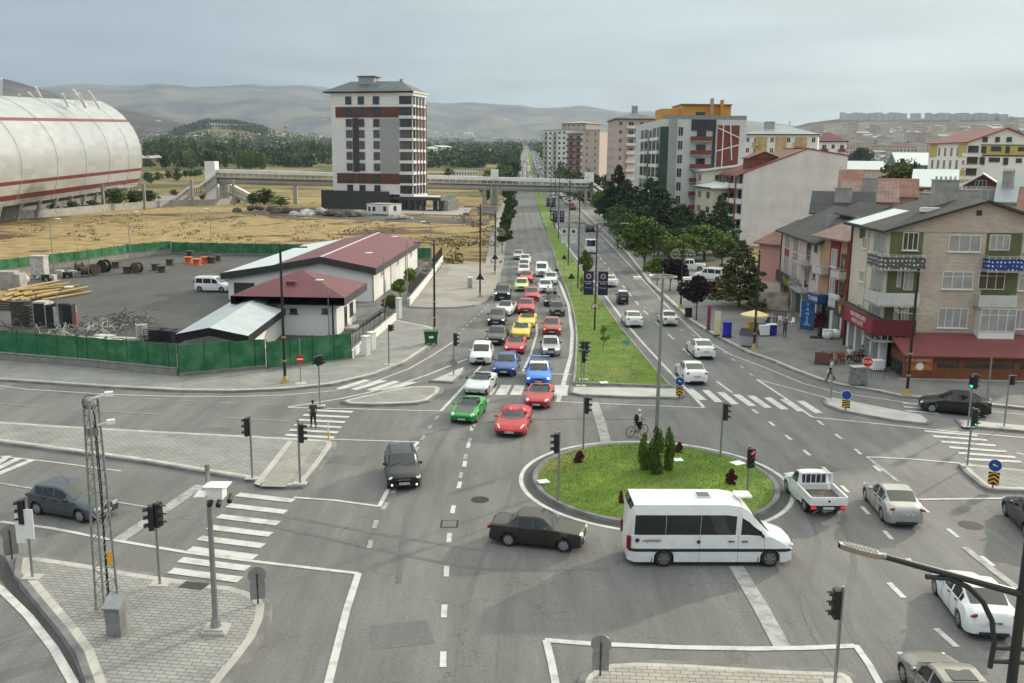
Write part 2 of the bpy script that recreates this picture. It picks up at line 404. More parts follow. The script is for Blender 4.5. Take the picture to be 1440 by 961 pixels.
# ---- the avenue: straight ribbons that follow the terrain
VX =735.5
def ave(s,t):  # s metres right of the axis through the camera foot, t metres out
 d =ray(VX,222);h =hypot(d.x,d.y);ux,uy =d.x / h,d.y / h
 return Vector((ux * t + uy * s,uy * t - ux * s,0))
def ave_st(p):
 d =ray(VX,222);h =hypot(d.x,d.y);ux,uy =d.x / h,d.y / h
 return (p.x * uy - p.y * ux,p.x * ux + p.y * uy)
def ribbon(name,s0,s1,t0,t1,m,dz=0.0,raise_=0):
 mb =MB();ts =[t0]
 while ts[-1] < t1:ts.append(min(t1,ts[-1]+ (20 if ts[-1] < 900 else 60)))
 prev =None
 for t in ts:
  a,b =ave(s0 if not callable(s0) else s0(t),t),ave(s1 if not callable(s1) else s1(t),t)
  za =max(T(a.x,a.y),T(b.x,b.y),0)+ dz
  cur =[mb.av((a.x,a.y,za)),mb.av((b.x,b.y,za))]
  if raise_:
   cur += [mb.av((a.x,a.y,za - raise_)),mb.av((b.x,b.y,za - raise_))]
  if prev:
   mb.f.append([prev[0],prev[1],cur[1],cur[0]]);mb.m.append(0)
   if raise_:
    mb.f.append([prev[2],prev[0],cur[0],cur[2]]);mb.m.append(1);mb.f.append([prev[1],prev[3],cur[3],cur[1]]);mb.m.append(1)
  prev =cur
 return mb.build(name,m)
SL,SM0,SM1,SR =-3.3,5.5,8.45,18.6
print('AVE',[tuple(round(c,2) for c in ave_st(P(*q))) for q in ((708,360),(722,290),(752.5,272.5),(778.75,360),(802.5,360),(880,355),(810,292))])
struct(ribbon('avenue_road',-5.6,20.6,120,2600,M_asph2,.012))
struct(ribbon('avenue_median',SM0,SM1,236,2500,[M_grass,M_kerb],.16,.2))
struct(ribbon('avenue_pavement_left',lambda t:-7.5,-3.4,262,2500,[M_plaza,M_kerb],.15,.2))
struct(ribbon('avenue_pavement_right',18.7,24.0,320,2500,[M_plaza,M_kerb],.15,.2))
# ---- raised slabs
def slab(name,pts,mtop,z=.14,kerb=True,kd=None,inset=.28,strip=None,grass=None):
 """island: kerb ring + paved inside (kerb 2 cm proud)"""
 poly =[(p.x,p.y) for p in PP(pts)]
 n =len(poly);ar =sum(poly[k][0]* poly[(k + 1) % n][1]- poly[(k + 1) % n][0]* poly[k][1] for k in range(n))
 if ar < 0:poly =poly[::-1]
 def off(poly,d):
  o =[]
  for k in range(len(poly)):
   a,b,c =Vector(poly[k - 1]),Vector(poly[k]),Vector(poly[(k + 1) % len(poly)])
   u =(b - a).normalized();v =(c - b).normalized()
   nu,nv =Vector((-u.y,u.x)),Vector((-v.y,v.x));m_ =nu + nv
   if m_.length < .3:m_ =nu
   m_.normalize();q =d / max(.5,m_.dot(nu));o.append((b.x + m_.x * q,b.y + m_.y * q))
  return o
 mb =MB()
 rings =[poly];zz =[z]
 i1=off(poly,inset)
 def ring(a,b,za,zb,mi):
  for k in range(n):
   j =(k + 1) % n
   mb.face([(*a[k],za),(*a[j],za),(*b[j],zb),(*b[k],zb)],mi)
 low =poly;top0=off(poly,.05)
 ring(low,top0,-.01,z,1);ring(top0,i1,z,z,1)
 inner =i1
 if strip:
  i2=off(i1,strip);ring(i1,i2,z,z,2);inner =i2
 mb.face([(*q,z - (.03 if grass else 0)) for q in inner],0)
 if grass:ring(inner,inner,z,z - .03,1)
 return struct(mb.build(name,[mtop,M_kdark if kd else M_kerb,M_strip]))
slab('pavement_by_green_fence',[(-400,520),(-200,529),(0,537),(60,541),(150,547),(250,552),(330,553),(400,550),(470,543),(530,529),(575,511),(605,491),(618,475),(620,468),(614,463),(600,459),(587,457),(559,451),(545,446),(540,440),(480,480),(250,500),(0,490),(-400,480)],M_pave,kd=1,strip=.35)
slab('plaza_left_of_avenue',[(575,433),(600,434.5),(640,434),(668,431),(684,425.5),(695,414),(702,398),(707,378),(710,360),(714,330),(717,308),(700,308),(690,330),(686,352),(682,372),(622,373.5),(600,400)],M_plaza)
slab('teardrop_island',[(478,567),(484,564),(520,555.5),(550,549),(577,545),(600,544.5),(617,545),(624,548),(622,555),(606,566),(585,570),(550,571.5),(520,572),(490,571)],M_pave,kd=1,strip=.3)
slab('corner_island',[(602,538),(642,521),(655,517.5),(652,528),(638,540)],M_conc,kd=1,inset=.2)
slab('long_paved_island',[(-400,560),(-200,578),(0,594),(100,601),(250,609),(405,617),(440,619),(468,621),(474,624),(473,631),(455,657),(436,681),(426,688),(400,688.5),(365,685),(355,679),(300,670),(200,653),(100,639),(0,625.5),(-200,600),(-400,572)],M_pave,kd=1,strip=.3)
slab('signal_corner_island',[(18,812),(22,785),(60,784),(128,794),(194,806),(258,815),(280,818),(308,823),(330,825),(358,833),(376,842),(384,853),(382,875),(370,903),(350,931),(322,966),(280,1020),(160,1080),(130,1000),(105,925),(83,893),(56,860)],M_pave,kd=1,inset=.3,strip=.3)
slab('island_below_roundabout',[(808,975),(812,960),(817,951),(832,940),(856,933),(894,931),(972,934),(1100,942),(1172,944.5),(1188,946),(1206,956),(1216,975),(1200,1050),(820,1050)],M_pave3,kd=1,strip=.2)
slab('right_corner_island',[(1346,656),(1349,653.5),(1358,653.5),(1400,658),(1440,662.5),(1700,692),(1700,728),(1440,694),(1405,693),(1388,691),(1378,686),(1355,667)],M_pave,kd=1,strip=.25)
slab('splitter_island',[(1155,563),(1162,561),(1172,561),(1300,585.5),(1311,595),(1306,599),(1290,598),(1255,594),(1180,580),(1158,571)],M_conc,kd=1,strip=None)
slab('splitter_island_far_right',[(1341,592),(1355,592),(1440,600),(1700,622),(1700,632),(1440,609.5),(1352,601.5)],M_conc,kd=1)
slab('median_crossing_strip',[(800,555),(802,546),(870,546.5),(955,548.5),(964,552),(963,559),(955,562.5),(880,561),(815,558)],M_conc,kd=1)
# median lawn near the junction
medl =[(804,541),(806.5,525),(807.5,510),(809,485),(809,475),(808,457),(803,432),(796,409),(783,377),(778.7,360),(772,338),(764,311)]
medr =[(788,328),(796,345),(804,360),(821,384),(842,417),(872,459),(900,493),(922,520),(946,546)]
med =slab('avenue_lawn',medl + medr,M_grass,z=.17,inset=.22,grass=True)
sw_r =[(812,292),(845,324),(880,357),(911,399),(934,420),(957,441),(969,453),(994,468),(1019,482),(1048,497),(1080,508),(1110,521),(1150,536),(1180,544),(1230,552),(1267,560),(1292,562),(1392,572),(1440,577),(1700,600)]
slab('pavement_right_of_avenue',sw_r + [(1700,500),(1440,470),(1300,440),(1160,400),(1080,380),(1000,345),(930,325),(870,310),(825,289)],mat('grey_pavers_right',(.24,.235,.225),.9,col2=(.17,.165,.16),scale=.35,brick=(.5,.25,.02,(.6,.6,.6),.9),world=True,bump=.2,detail=9),kd=1,strip=.3)
# ---- roundabout: circle fitted to its kerb
import numpy as np
rb =PP([(757,672),(765,657),(790,641),(840,629.5),(925,625),(1000,633),(1060,656),(1084,680),(1088,695),(1082,713),(800,722),(840,733),(868,739)])
A =np.array([[p.x,p.y,1] for p in rb]);bb =np.array([p.x ** 2+ p.y ** 2 for p in rb]);s_ =np.linalg.lstsq(A,bb,rcond=None)[0]
RC =Vector((s_[0]/ 2,s_[1]/ 2));RR =math.sqrt(s_[2]+ RC.x ** 2+ RC.y ** 2)
print('ROUND',RC,RR,[round((Vector((p.x,p.y))- RC).length - RR,2) for p in rb])
mb =MB();n =96
def rp(r,k,z):a =2* pi * k / n;return (RC.x + cos(a)* r,RC.y + sin(a)* r,z)
for k in range(n):
 for (r0,z0,r1,z1,mi) in ((RR + .06,-.01,RR,.16,1),(RR,.16,RR - .25,.16,1),(RR - .25,.16,RR - .3,.1,1)):
  mb.face([rp(r0,k,z0),rp(r0,k + 1,z0),rp(r1,k + 1,z1),rp(r1,k,z1)],mi)
rows =[RR - .3,RR * .8,RR * .55,RR * .3,.01]
for r0,r1 in zip(rows,rows[1:]):
 for k in range(n):
  zz =lambda r:.1+ .5* (1- (r / RR) ** 2)
  mb.face([rp(r0,k,zz(r0)),rp(r0,k + 1,zz(r0)),rp(r1,k + 1,zz(r1)),rp(r1,k,zz(r1))],0)
struct(mb.build('roundabout_lawn',[M_grass,M_kdark],smooth=True))
# ---- painted markings
def polyline(mb,pts,wd,z,closed=False):
 pts =[Vector((p.x,p.y)) for p in pts];n_ =len(pts);L_ =[];Rr =[]
 for k in range(n_):
  a =pts[k - 1] if k or closed else pts[k];b =pts[(k + 1) % n_] if k < n_ - 1 or closed else pts[k]
  d =(b - a).normalized();nn =Vector((-d.y,d.x))* wd / 2;L_.append(pts[k]+ nn);Rr.append(pts[k]- nn)
 for k in range(n_ if closed else n_ - 1):
  j =(k + 1) % n_
  mb.face([(*L_[k],z),(*Rr[k],z),(*Rr[j],z),(*L_[j],z)])
lines =MB();worn =MB();ZL =.0165;
ZC =[0]
def ln(pts,wd=.15,m=None,z=None):
 ZC[0] += 1;polyline(m or lines,PP(pts),wd,ZL + .00012* (ZC[0] % 60))
mb =MB();polyline(mb,[Vector(rp(RR + .62,k,0)) for k in range(n)],.28,.005,True);polyline(lines,[Vector(rp(RR + .62,k,0)) for k in range(n)],.22,.009,True)
mb =MB();polyline(mb,[Vector(rp(RR + .24,k,0)) for k in range(n)],.42,.0045,True);struct(mb.build('roundabout_gutter',M_asph3))
ln([(-200,533),(0,543),(40,548),(150,555),(250,558),(340,558),(400,556),(470,550),(530,536),(575,519),(605,502),(630,486),(640,479)],.15)
ln([(405,573),(430,569),(480,561),(520,552),(570,538),(600,528),(640,512),(657,505)],.2)
ln([(405,573.5),(500,575.5),(620,578.5)],.15);ln([(620,578.5),(655,541),(678,513)],.22);ln([(678,513),(690,493)],.2)
ln([(0,596.5),(250,611.5),(410,619.5)],.12);ln([(440,617.5),(588,622)],.15);ln([(588,622),(577,634)],.22);ln([(546,689),(533,713)],.22)
ln([(413,700),(470,704),(533,712.5)],.18);ln([(0,642),(80,651),(170,663)],.12)
ln([(0,680),(60,690),(160,706),(240,719)],.15,worn);ln([(0,734),(70,743),(160,760),(260,777),(357,790),(504,807)],.22)
ln([(504,807),(487,860),(467,940),(450,1010)],.28)
ln([(167,760),(225,722),(283,683)],.62,worn)
# big curved white line at the bottom left and dark gutter beside it
ln([(-60,790),(0,828),(40,867),(75,912),(103,961),(120,1000)],.3)
ln([(0,792),(30,832),(62,872),(92,918),(118,970)],.8,None) if 0 else None
for a,b in (((2,648),(45,642)),):pass
for q in ([(-20,671),(10,642)],[(0,667),(31,644)],[(-12,660),(10,643)],[(0,669),(46,646)]):pass
for q in ([(-8,655),(12,641.5)],[(-5,660),(28,644.5)],[(-5,668),(46,647)]):ln(q,.42)
# dashes
def dashes(path,on,off_,wd,m=None,z=None,start=0):
 pts =PP(path);seg =[(b - a).length for a,b in zip(pts,pts[1:])];tot =sum(seg)
 def at(d):
  for (a,b),s in zip(zip(pts,pts[1:]),seg):
   if d <= s:return a + (b - a)* (d / s)
   d -= s
  return pts[-1]
 d =start
 while d + on < tot:polyline(m or lines,[at(d),at(d + on)],wd,ZL - .002);d += on + off_
dashes([(616,585),(592,620),(560,680),(528,735),(512,800)],.9,1.35,.22,worn)
dashes([(664,600),(652,660),(637,715),(630,770),(624,870),(622,1000)],1.0,2.4,.22)
dashes([(696,547),(668,595),(655,640),(645,680)],.9,2.2,.2,worn)
ln([(0,568),(60,572)],.1,worn);ln([(145,578.5),(223,583)],.12,worn);ln([(312,587.5),(407,592.5)],.12,worn)
dashes([(150,558),(420,572)],1.2,1.6,.1,worn)
# jam carriageway lines
ln([(702,362),(699,384),(692,413)],.12);ln([(743,500- 61),(754,445),(755,470),(746,500),(735,523)],.2)
ln([(765,368),(788,400),(800,430),(805,470),(803,500),(791,545),(784,566)],.34)
ln([(727,525),(806,527)],.22);ln([(784,565),(800,566),(990,574)],.15)
dashes([(748,368),(750,385),(752,405),(753,425),(754,440)],2.2,2.6,.13,worn)
dashes([(692,425),(660,455),(640,475)],.8,1.4,.18,worn)
ln([(708,368.5),(780,368.5)],.12,worn)
# right carriageway
ln([(782,317),(802,352),(845,408),(880,455),(905,484),(950,532),(990,573.5)],.24)
ln([(812,300),(850,335),(890,378),(935,428),(985,475),(1030,500),(1080,519),(1130,540),(1180,553),(1230,560),(1290,569),(1440,584)],.14)
ln([(1064,534),(1105,561),(1142,587)],.2);ln([(1064,534),(1110,546),(1162,560)],.16);ln([(1142,587),(1240,597),(1345,608),(1440,616)],.2)
ln([(1008,537),(1030,553)],.2)
dashes([(800,310),(850,370),(900,432),(950,480),(990,520),(1008,537)],3.0,4.0,.16)
dashes([(905,432),(960,465),(1010,488),(1062,532)],1.0,1.8,.2,worn)
dashes([(1058,576),(1080,592),(1120,625),(1150,650),(1200,700),(1260,765),(1300,815)],1.0,2.0,.2)
dashes([(1150,592),(1200,630),(1280,700),(1370,775),(1440,830)],1.0,2.0,.2)
dashes([(1250,820),(1300,870),(1340,905),(1400,961)],1.3,2.4,.24)
ln([(1219,643),(1263,678)],.22,worn);ln([(1219,643),(1280,646),(1350,652)],.2);ln([(1290,703),(1440,701),(1600,702)],.2)
ln([(835,566),(845,595),(853,625)],.62,worn)
ln([(1035,797),(1070,855),(1100,911)],.62,worn);ln([(1356,770),(1400,805),(1440,835)],.35,worn)
ln([(768,901),(775,930),(784,975)],.26);ln([(766,901),(830,906),(950,911),(1060,913),(1130,912),(1203,909)],.28);ln([(1203,908),(1222,935),(1244,975)],.24)
ln([(1430,638),(1440,640)],.2)
# zebra crossings: bars given by their end points
def zebra(bars,wd=.5,m=None):
 for a,b in bars:ln([a,b],wd,m)
def bars(a0,a1,b0,b1,n_):
 return [((lerp(a0[0],a1[0],k / (n_ - 1)),lerp(a0[1],a1[1],k / (n_ - 1))),(lerp(b0[0],b1[0],k / (n_ - 1)),lerp(b0[1],b1[1],k / (n_ - 1)))) for k in range(n_)]
zebra(bars((433,577),(401,612),(496,580),(470,616),6),.42)
zebra(bars((240,803),(334,696),(338,816),(413,705),8),.52)
zebra([((476,547.5),(517,535)),((497,548.5),(540,535.5)),((520,549.5),(559,536.5)),((540,550),(582,537.5))],.62)
zebra([((684,556),(693,542)),((704,556),(712,542)),((725,556),(731,542)),((778,556),(781,542)),((790,557),(792,542))],.8)
zebra([((969,547),(989,563)),((992,549),(1011,566)),((1013,552),(1034,569)),((1035,555),(1058,571.5)),((1056,557),(1080,574)),((1079,559.5),(1104,576.5)),((1102,562),(1127,579)),((1125,564),(1152,581.5))],.55)
zebra([((1300,606.5),(1375,613)),((1312,614),(1388,619.5)),((1323,621.5),(1400,627)),((1335,629.5),(1415,635.5)),((1347,637.5),(1428,643.5)),((1358,646),(1436,650))],.4)
zebra([((1270,567),(1310,571)),((1271,572.5),(1312,576)),((1273,578),(1320,582))],.3)
struct(lines.build('road_markings',M_line));struct(worn.build('worn_road_markings',M_linew))
# ramp through the long island, manholes, edging details
def flat(name,pts,m,z):
 mb =MB();mb.face([(*p[:2],z) for p in PP(pts,z)]);return struct(mb.build(name,m))
flat('ramp_paving',[(413,621),(448,622),(402,685),(366,684)],M_tact,.146)
flat('ramp_kerb',[(405,620),(412,621),(365,683),(357,680)],M_conc,.15)
flat('gutter_band',[(-30,760),(8,784),(28,827),(56,861),(83,894),(103,925),(125,985),(112,985),(88,935),(50,878),(0,815),(-30,790)],M_gut,.006)
flat('dropped_kerb_paving',[(262,817),(296,821),(283,830),(250,826)],M_gut,.147)
for (px,py,r) in ((675,703,.45),(1365,739,.55)):
 mb =MB();c =P(px,py);mb.M =Matrix.Translation((c.x,c.y,0))
 mb.prism([(r * cos(2* pi * k / 20),r * sin(2* pi * k / 20)) for k in range(20)],0.0,.008)
 tag(mb.build('manhole_cover',mat('cast_iron',(.05,.048,.045),.7,.6,var=.5,scale=9,world=True)),'round worn manhole cover left of the dark saloon' if px < 700 else 'round worn manhole cover right of the silver saloon','manhole cover')
mb =MB();c =P(632,737);mb.M =Matrix.Translation((c.x,c.y,0));mb.box(-.4,.4,-.45,.45,0,.006,0);mb.box(-.32,.32,-.37,.37,.006,.008,1)
tag(mb.build('inspection_cover',[MATS['cast_iron'],M_asph]),'square inspection cover in the road left of the dark saloon','manhole cover')
# dry lot, yard, driveway and parking sheets
flat('yard_asphalt',[(-300,440),(0,425),(60,380),(240,356),(560,357),(617,378),(560,445),(495,505),(250,518),(0,506),(-300,500)],M_asph3,-.02)
flat('driveway_asphalt',[(495,430),(560,400),(600,431),(570,440),(555,452),(500,470)],M_asph,-.008)
flat('driveway_mouth',[(552,431),(600,430),(665,432),(640,478),(612,470),(585,458),(556,452)],M_asph,-.004)
flat('side_parking_ground',[(1000,395),(965,375),(1010,362),(1180,372),(1190,420),(1120,450),(1010,425)],mat('dusty_lot',(.24,.21,.18),.95,col2=(.16,.14,.12),scale=.4,world=True,detail=9),.16)
# patched and tyre-marked asphalt
M_patch =asphalt('asphalt_patch',.142,.1,0,.0);M_tyre =asphalt('tyre_marked_asphalt',.145,.1,0,.0)
for pts in ([(520,880),(600,872),(612,905),(522,914)],[(905,575),(950,578),(952,590),(903,586)],[(1130,640),(1185,660),(1160,668),(1112,648)],[(290,600),(330,602),(322,608),(284,606)],[(470,640),(520,644),(510,655),(462,650)]):flat('asphalt_patch',pts,M_patch,.0055)
tm =MB();AZ =[.0056]
def arc(pts,wd=.24):
 q =PP(pts);o =[]
 for k in range(len(q)- 1):
  p0,p1,p2,p3=q[max(0,k - 1)],q[k],q[k + 1],q[min(len(q)- 1,k + 2)]
  for u in range(8):u /= 8;o.append(.5* ((2* p1)+ (p2- p0)* u + (2* p0- 5* p1+ 4* p2- p3)* u * u + (3* p1- p0- 3* p2+ p3)* u ** 3))
 AZ[0] += .0006;o.append(q[-1]);polyline(tm,o,wd,AZ[0])
for pts in ([(640,1000),(655,860),(680,780),(720,690),(735,620)],[(700,1000),(708,870),(725,800),(745,740)],[(380,740),(520,770),(680,800),(860,800)],[(376,722),(540,752),(690,776)],[(1190,961),(1130,850),(1150,760),(1110,690),(1020,610)],[(1250,961),(1190,870),(1200,780),(1160,700),(1080,620),(1000,575)],[(400,660),(520,640),(640,600),(760,590),(900,590)],[(560,820),(575,720),(610,640),(640,590)]):arc(pts)
struct(tm.build('tyre_marks',M_tyre))
# ================================================================ VEHICLES
def paint(name,col,metal=.0,rough=.32):
 return mat('paint_' + name,col,rough,metal,coat=.35,spec=.3,var=.06,scale=2.0)
G_glass =mat('car_glass',(.018,.022,.026),.06,0,spec=.9)
G_rub =mat('tyre_rubber',(.022,.022,.022),.85)
G_rim =mat('alloy_rim',(.42,.43,.44),.35,.8)
G_rimd =mat('rim_gap',(.03,.03,.03),.7)
G_plas =mat('black_plastic',(.025,.025,.027),.55)
G_head =mat('headlight_lens',(.62,.66,.70),.12,.2,spec=.9)
G_headon =mat('lit_headlight',(.9,.93,1),.2,emit=(.85,.93,1),estr=1.6)
G_amber =mat('amber_lamp',(.8,.32,.04),.2,emit=(1,.5,.1),estr=.6)
G_tail =mat('tail_lamp',(.20,.006,.010),.3,spec=.4)
G_tailon =mat('lit_tail_lamp',(.6,.02,.02),.2,emit=(1,.05,.04),estr=.35)
G_plate =mat('number_plate',(.62,.63,.63),.5)
G_ink =mat('plate_ink',(.03,.03,.03),.6)
G_seat =mat('seat_cloth',(.05,.045,.045),.8)
G_under =mat('underbody',(.015,.015,.015),.9)
G_chrome =mat('chrome_trim',(.6,.6,.62),.18,1)
KIND ={
'sedan':dict(L=4.45,W=1.76,r=.315,wx=(.82,3.42),top=[(0,.60),(.04,.70),(.3,.80),(1.25,.95),(2.02,1.40),(2.4,1.455),(3.05,1.43),(3.78,1.10),(4.33,1.05),(4.42,.95),(4.45,.62)],belt=[(0,.58),(1.2,.88),(3.8,.98),(4.45,.66)],ws=(1.25,2.02),rw=(3.12,3.78),side=[(1.72,2.42),(2.50,3.16),(3.2,3.42)],wr=.60),
'box':dict(L=4.1,W=1.63,r=.30,wx=(.78,3.2),top=[(0,.62),(.03,.78),(.12,.84),(1.22,.93),(1.72,1.36),(2.0,1.41),(2.85,1.38),(3.28,.99),(4.0,.95),(4.08,.88),(4.1,.6)],belt=[(0,.66),(.1,.80),(1.2,.90),(4.05,.90),(4.1,.66)],ws=(1.22,1.72),rw=(2.9,3.28),side=[(1.56,2.12),(2.18,2.78)],wr=.60,sq=1),
'hatch':dict(L=4.1,W=1.74,r=.31,wx=(.80,3.35),top=[(0,.60),(.04,.72),(.3,.82),(1.12,.97),(1.85,1.42),(2.3,1.48),(3.5,1.43),(3.92,1.02),(4.06,.92),(4.1,.6)],belt=[(0,.60),(1.1,.90),(3.95,1.0),(4.1,.66)],ws=(1.12,1.85),rw=(3.52,3.92),side=[(1.6,2.28),(2.36,2.98),(3.04,3.46)],wr=.62),
'suv':dict(L=4.7,W=1.9,r=.36,wx=(.9,3.7),top=[(0,.75),(.04,.95),(.3,1.02),(1.3,1.12),(1.95,1.60),(2.4,1.68),(4.1,1.62),(4.55,1.15),(4.66,1.0),(4.7,.7)],belt=[(0,.75),(1.2,1.05),(4.55,1.12),(4.7,.8)],ws=(1.3,1.95),rw=(4.14,4.55),side=[(1.75,2.5),(2.58,3.3),(3.36,4.0)],wr=.66),
'wagon':dict(L=4.3,W=1.65,r=.30,wx=(.8,3.25),top=[(0,.62),(.03,.78),(.12,.85),(1.22,.94),(1.75,1.38),(2.0,1.43),(3.85,1.42),(4.18,.98),(4.27,.9),(4.3,.6)],belt=[(0,.66),(.1,.80),(1.2,.90),(4.2,.92),(4.3,.66)],ws=(1.22,1.75),rw=(3.87,4.18),side=[(1.58,2.15),(2.22,2.9),(2.96,3.78)],wr=.62,sq=1),
'coupe':dict(L=4.5,W=1.84,r=.33,wx=(.85,3.5),top=[(0,.55),(.05,.68),(.4,.80),(1.45,.93),(2.15,1.34),(2.5,1.40),(3.0,1.37),(3.85,1.05),(4.3,1.03),(4.45,.95),(4.5,.6)],belt=[(0,.56),(1.3,.86),(3.8,.98),(4.5,.66)],ws=(1.45,2.15),rw=(3.05,3.85),side=[(1.95,2.72),(2.80,3.36)],wr=.58),
'van':dict(L=4.5,W=1.80,r=.32,wx=(.85,3.7),top=[(0,.7),(.04,.85),(.25,.95),(.95,1.12),(1.65,1.74),(2.0,1.82),(4.3,1.80),(4.44,1.12),(4.48,.9),(4.5,.6)],belt=[(0,.7),(.95,1.02),(4.4,1.05),(4.5,.8)],ws=(.95,1.65),rw=(4.3,4.44),side=[(1.35,2.1),(2.2,3.2),(3.3,4.15)],wr=.72,roofband=.18),
'minibus':dict(L=7.0,W=2.02,r=.36,wx=(1.05,5.45),top=[(0,.72),(.03,.95),(.2,1.12),(1.0,1.34),(1.78,2.18),(2.0,2.44),(2.35,2.66),(2.9,2.74),(6.78,2.74),(6.93,2.5),(6.98,1.2),(7.0,.6)],belt=[(0,.72),(1.0,1.28),(2.0,1.36),(6.9,1.36),(7.0,.9)],ws=(1.0,1.78),rw=(6.78,6.93),side=[(1.42,2.30),(2.52,3.98),(3.99,5.41),(5.42,6.72)],wr=.80,roofband=.47,band=(.66,.80)),
'cab':dict(L=4.45,W=1.66,r=.31,wx=(.78,3.5),top=[(0,.62),(.04,.78),(.25,.88),(1.0,1.02),(1.62,1.50),(1.85,1.56),(2.3,1.55),(2.42,1.02),(2.5,.62)],belt=[(0,.6),(1.0,.92),(2.4,.98),(2.5,.66)],ws=(1.0,1.62),rw=(2.32,2.42),side=[(1.4,2.18)],wr=.62,cut=2.5),
'roadster':dict(L=4.12,W=1.75,r=.31,wx=(.82,3.22),top=[(0,.50),(.05,.60),(.35,.70),(1.45,.88),(1.9,.90),(2.75,.92),(2.95,.98),(3.5,.95),(4.0,.90),(4.1,.80),(4.12,.5)],belt=[(0,.52),(1.3,.84),(3.6,.90),(4.12,.6)],ws=None,rw=None,side=[],wr=.6,open=(1.50,2.72),scr=(1.28,1.82,1.22)),
'super':dict(L=4.57,W=1.95,r=.345,wx=(.98,3.63),top=[(0,.42),(.06,.52),(.5,.66),(1.35,.82),(1.8,.88),(2.6,.92),(2.85,1.06),(3.4,1.02),(4.3,.98),(4.5,.88),(4.57,.5)],belt=[(0,.44),(.9,.78),(1.6,.80),(3.6,.92),(4.57,.6)],ws=None,rw=None,side=[],wr=.55,open=(1.72,2.62),scr=(1.30,2.02,1.19)),
}
class Body:
 def __init__(s,k):
  s.k =k;s.hw =k['W']/ 2;s.L =k['L'];s.roofH =max(z for x,z in k['top']);s.rb =k.get('roofband',.085)
 def sec(s,x):
  k =s.k;hw =s.hw;L_ =k.get('cut',s.L);sq =k.get('sq')
  zt =interp(k['top'],x);zs =min(interp(k['belt'],x),zt - .02)
  e =min(x,L_ - x if not k.get('cut') else 9);tp =1- (.10 if sq else .17)* (1- min(1,e / .45)) ** 2
  h =hw * tp;sill =.20+ (.06* (1- min(1,e / .3)))
  zb =sill
  for xw in k['wx']:
   ra =k['r']+ .055
   if abs(x - xw) < ra:zb =max(zb,k['r']+ sqrt(ra * ra - (x - xw) ** 2))
  a,b =k.get('band',(.40,.62));z2=max(a,zb + .01);z3=max(b,z2+ .02);z3=min(z3,zs - .03);z2=min(z2,z3- .01);zb =min(zb,z2- .005)
  fl =0
  for xw in k['wx']:fl =max(fl,1- abs(x - xw)/ .55)
  fl =.022* max(0,fl)
  c =max(0,min(1,(zt - zs - .05)/ (s.roofH - interp(k['belt'],x)- .05))) if k['ws'] else 0
  wr =k['wr']/ .88* .80* hw / (k['W']/ 2)
  w6=lerp(h * .86,hw * k['wr']/ .62* .80,c);z6=lerp(zs + (zt - zs)* .55,zt - s.rb,c)
  w7=lerp(h * .70,w6- .06,c);z7=lerp(zs + (zt - zs)* .85,zt - min(.03,s.rb * .3),c)
  if s.rb > .3:w7=lerp(h * .70,w6- .10,c);z7=lerp(z7,zt - .07,c)
  pts =[(h * .86,zb - .0),(h * .965,zb),(h * (1.0)+ fl,z2),(h * 1.0+ fl,z3),(h * .955,zs),(h * .935,zs + .012),(w6,z6),(w7,z7),(w7* .55,zt - .006),(0,zt)]
  if k.get('open') and k['open'][0]- .001 <= x <= k['open'][1]+ .001:
   pts[7]=(h * .74,zs + .01);pts[6]=(h * .84,zs + .02);pts[8]=(h * .70,.42);pts[9]=(0,.42)
  o =[]
  for y,z in pts:
   xx =x
   if x < .5:xx += (1- x / .5)* (.05 if sq else .16)* (y / hw) ** 2+ (1- x / .5)* .03* max(0,(.45- z))* 0
   if L_ - x < .4 and not k.get('cut'):xx -= (1- (L_ - x)/ .4)* .09* (y / hw) ** 2
   o.append((xx,y,z))
  return o
 def stations(s,step):
  k =s.k;L_ =k.get('cut',s.L);xs ={0.0,L_}
  for x,z in k['top']+ k['belt']:xs.add(x)
  for xw in k['wx']:
   ra =k['r']+ .055
   for q in (-1,-.97,-.86,-.6,-.3,0,.3,.6,.86,.97,1):xs.add(xw + q * ra)
   xs.add(xw - ra - .01);xs.add(xw + ra + .01)
  for a,b in k['side']:xs |= {a,b}
  if k.get('open'):xs |= {k['open'][0],k['open'][1],k['open'][0]- .02,k['open'][1]+ .02}
  xs =sorted(x for x in xs if 0 <= x <= L_);o =[xs[0]]
  for x in xs[1:]:
   if x - o[-1] < .006:continue
   while x - o[-1] > step * 1.4:o.append(o[-1]+ step)
   o.append(x)
  return o
def text_mesh(s,size,name,m,parent,M,ext=.004,align='CENTER',label=None):
 """lettering as a thin mesh: built once as a font object and converted"""
 cu =bpy.data.curves.new(name,'FONT');cu.body =s;cu.size =size;cu.extrude =ext;cu.align_x =align;cu.align_y ='CENTER';cu.resolution_u =2
 o =bpy.data.objects.new(name,cu);COL.objects.link(o)
 dg =bpy.context.evaluated_depsgraph_get();me =bpy.data.meshes.new_from_object(o.evaluated_get(dg))
 bpy.data.objects.remove(o);me.materials.clear();me.materials.append(m);me.transform(M)
 q =bpy.data.objects.new(name,me);COL.objects.link(q)
 if parent is not None:q.parent =parent
 return q
WHEELS ={}
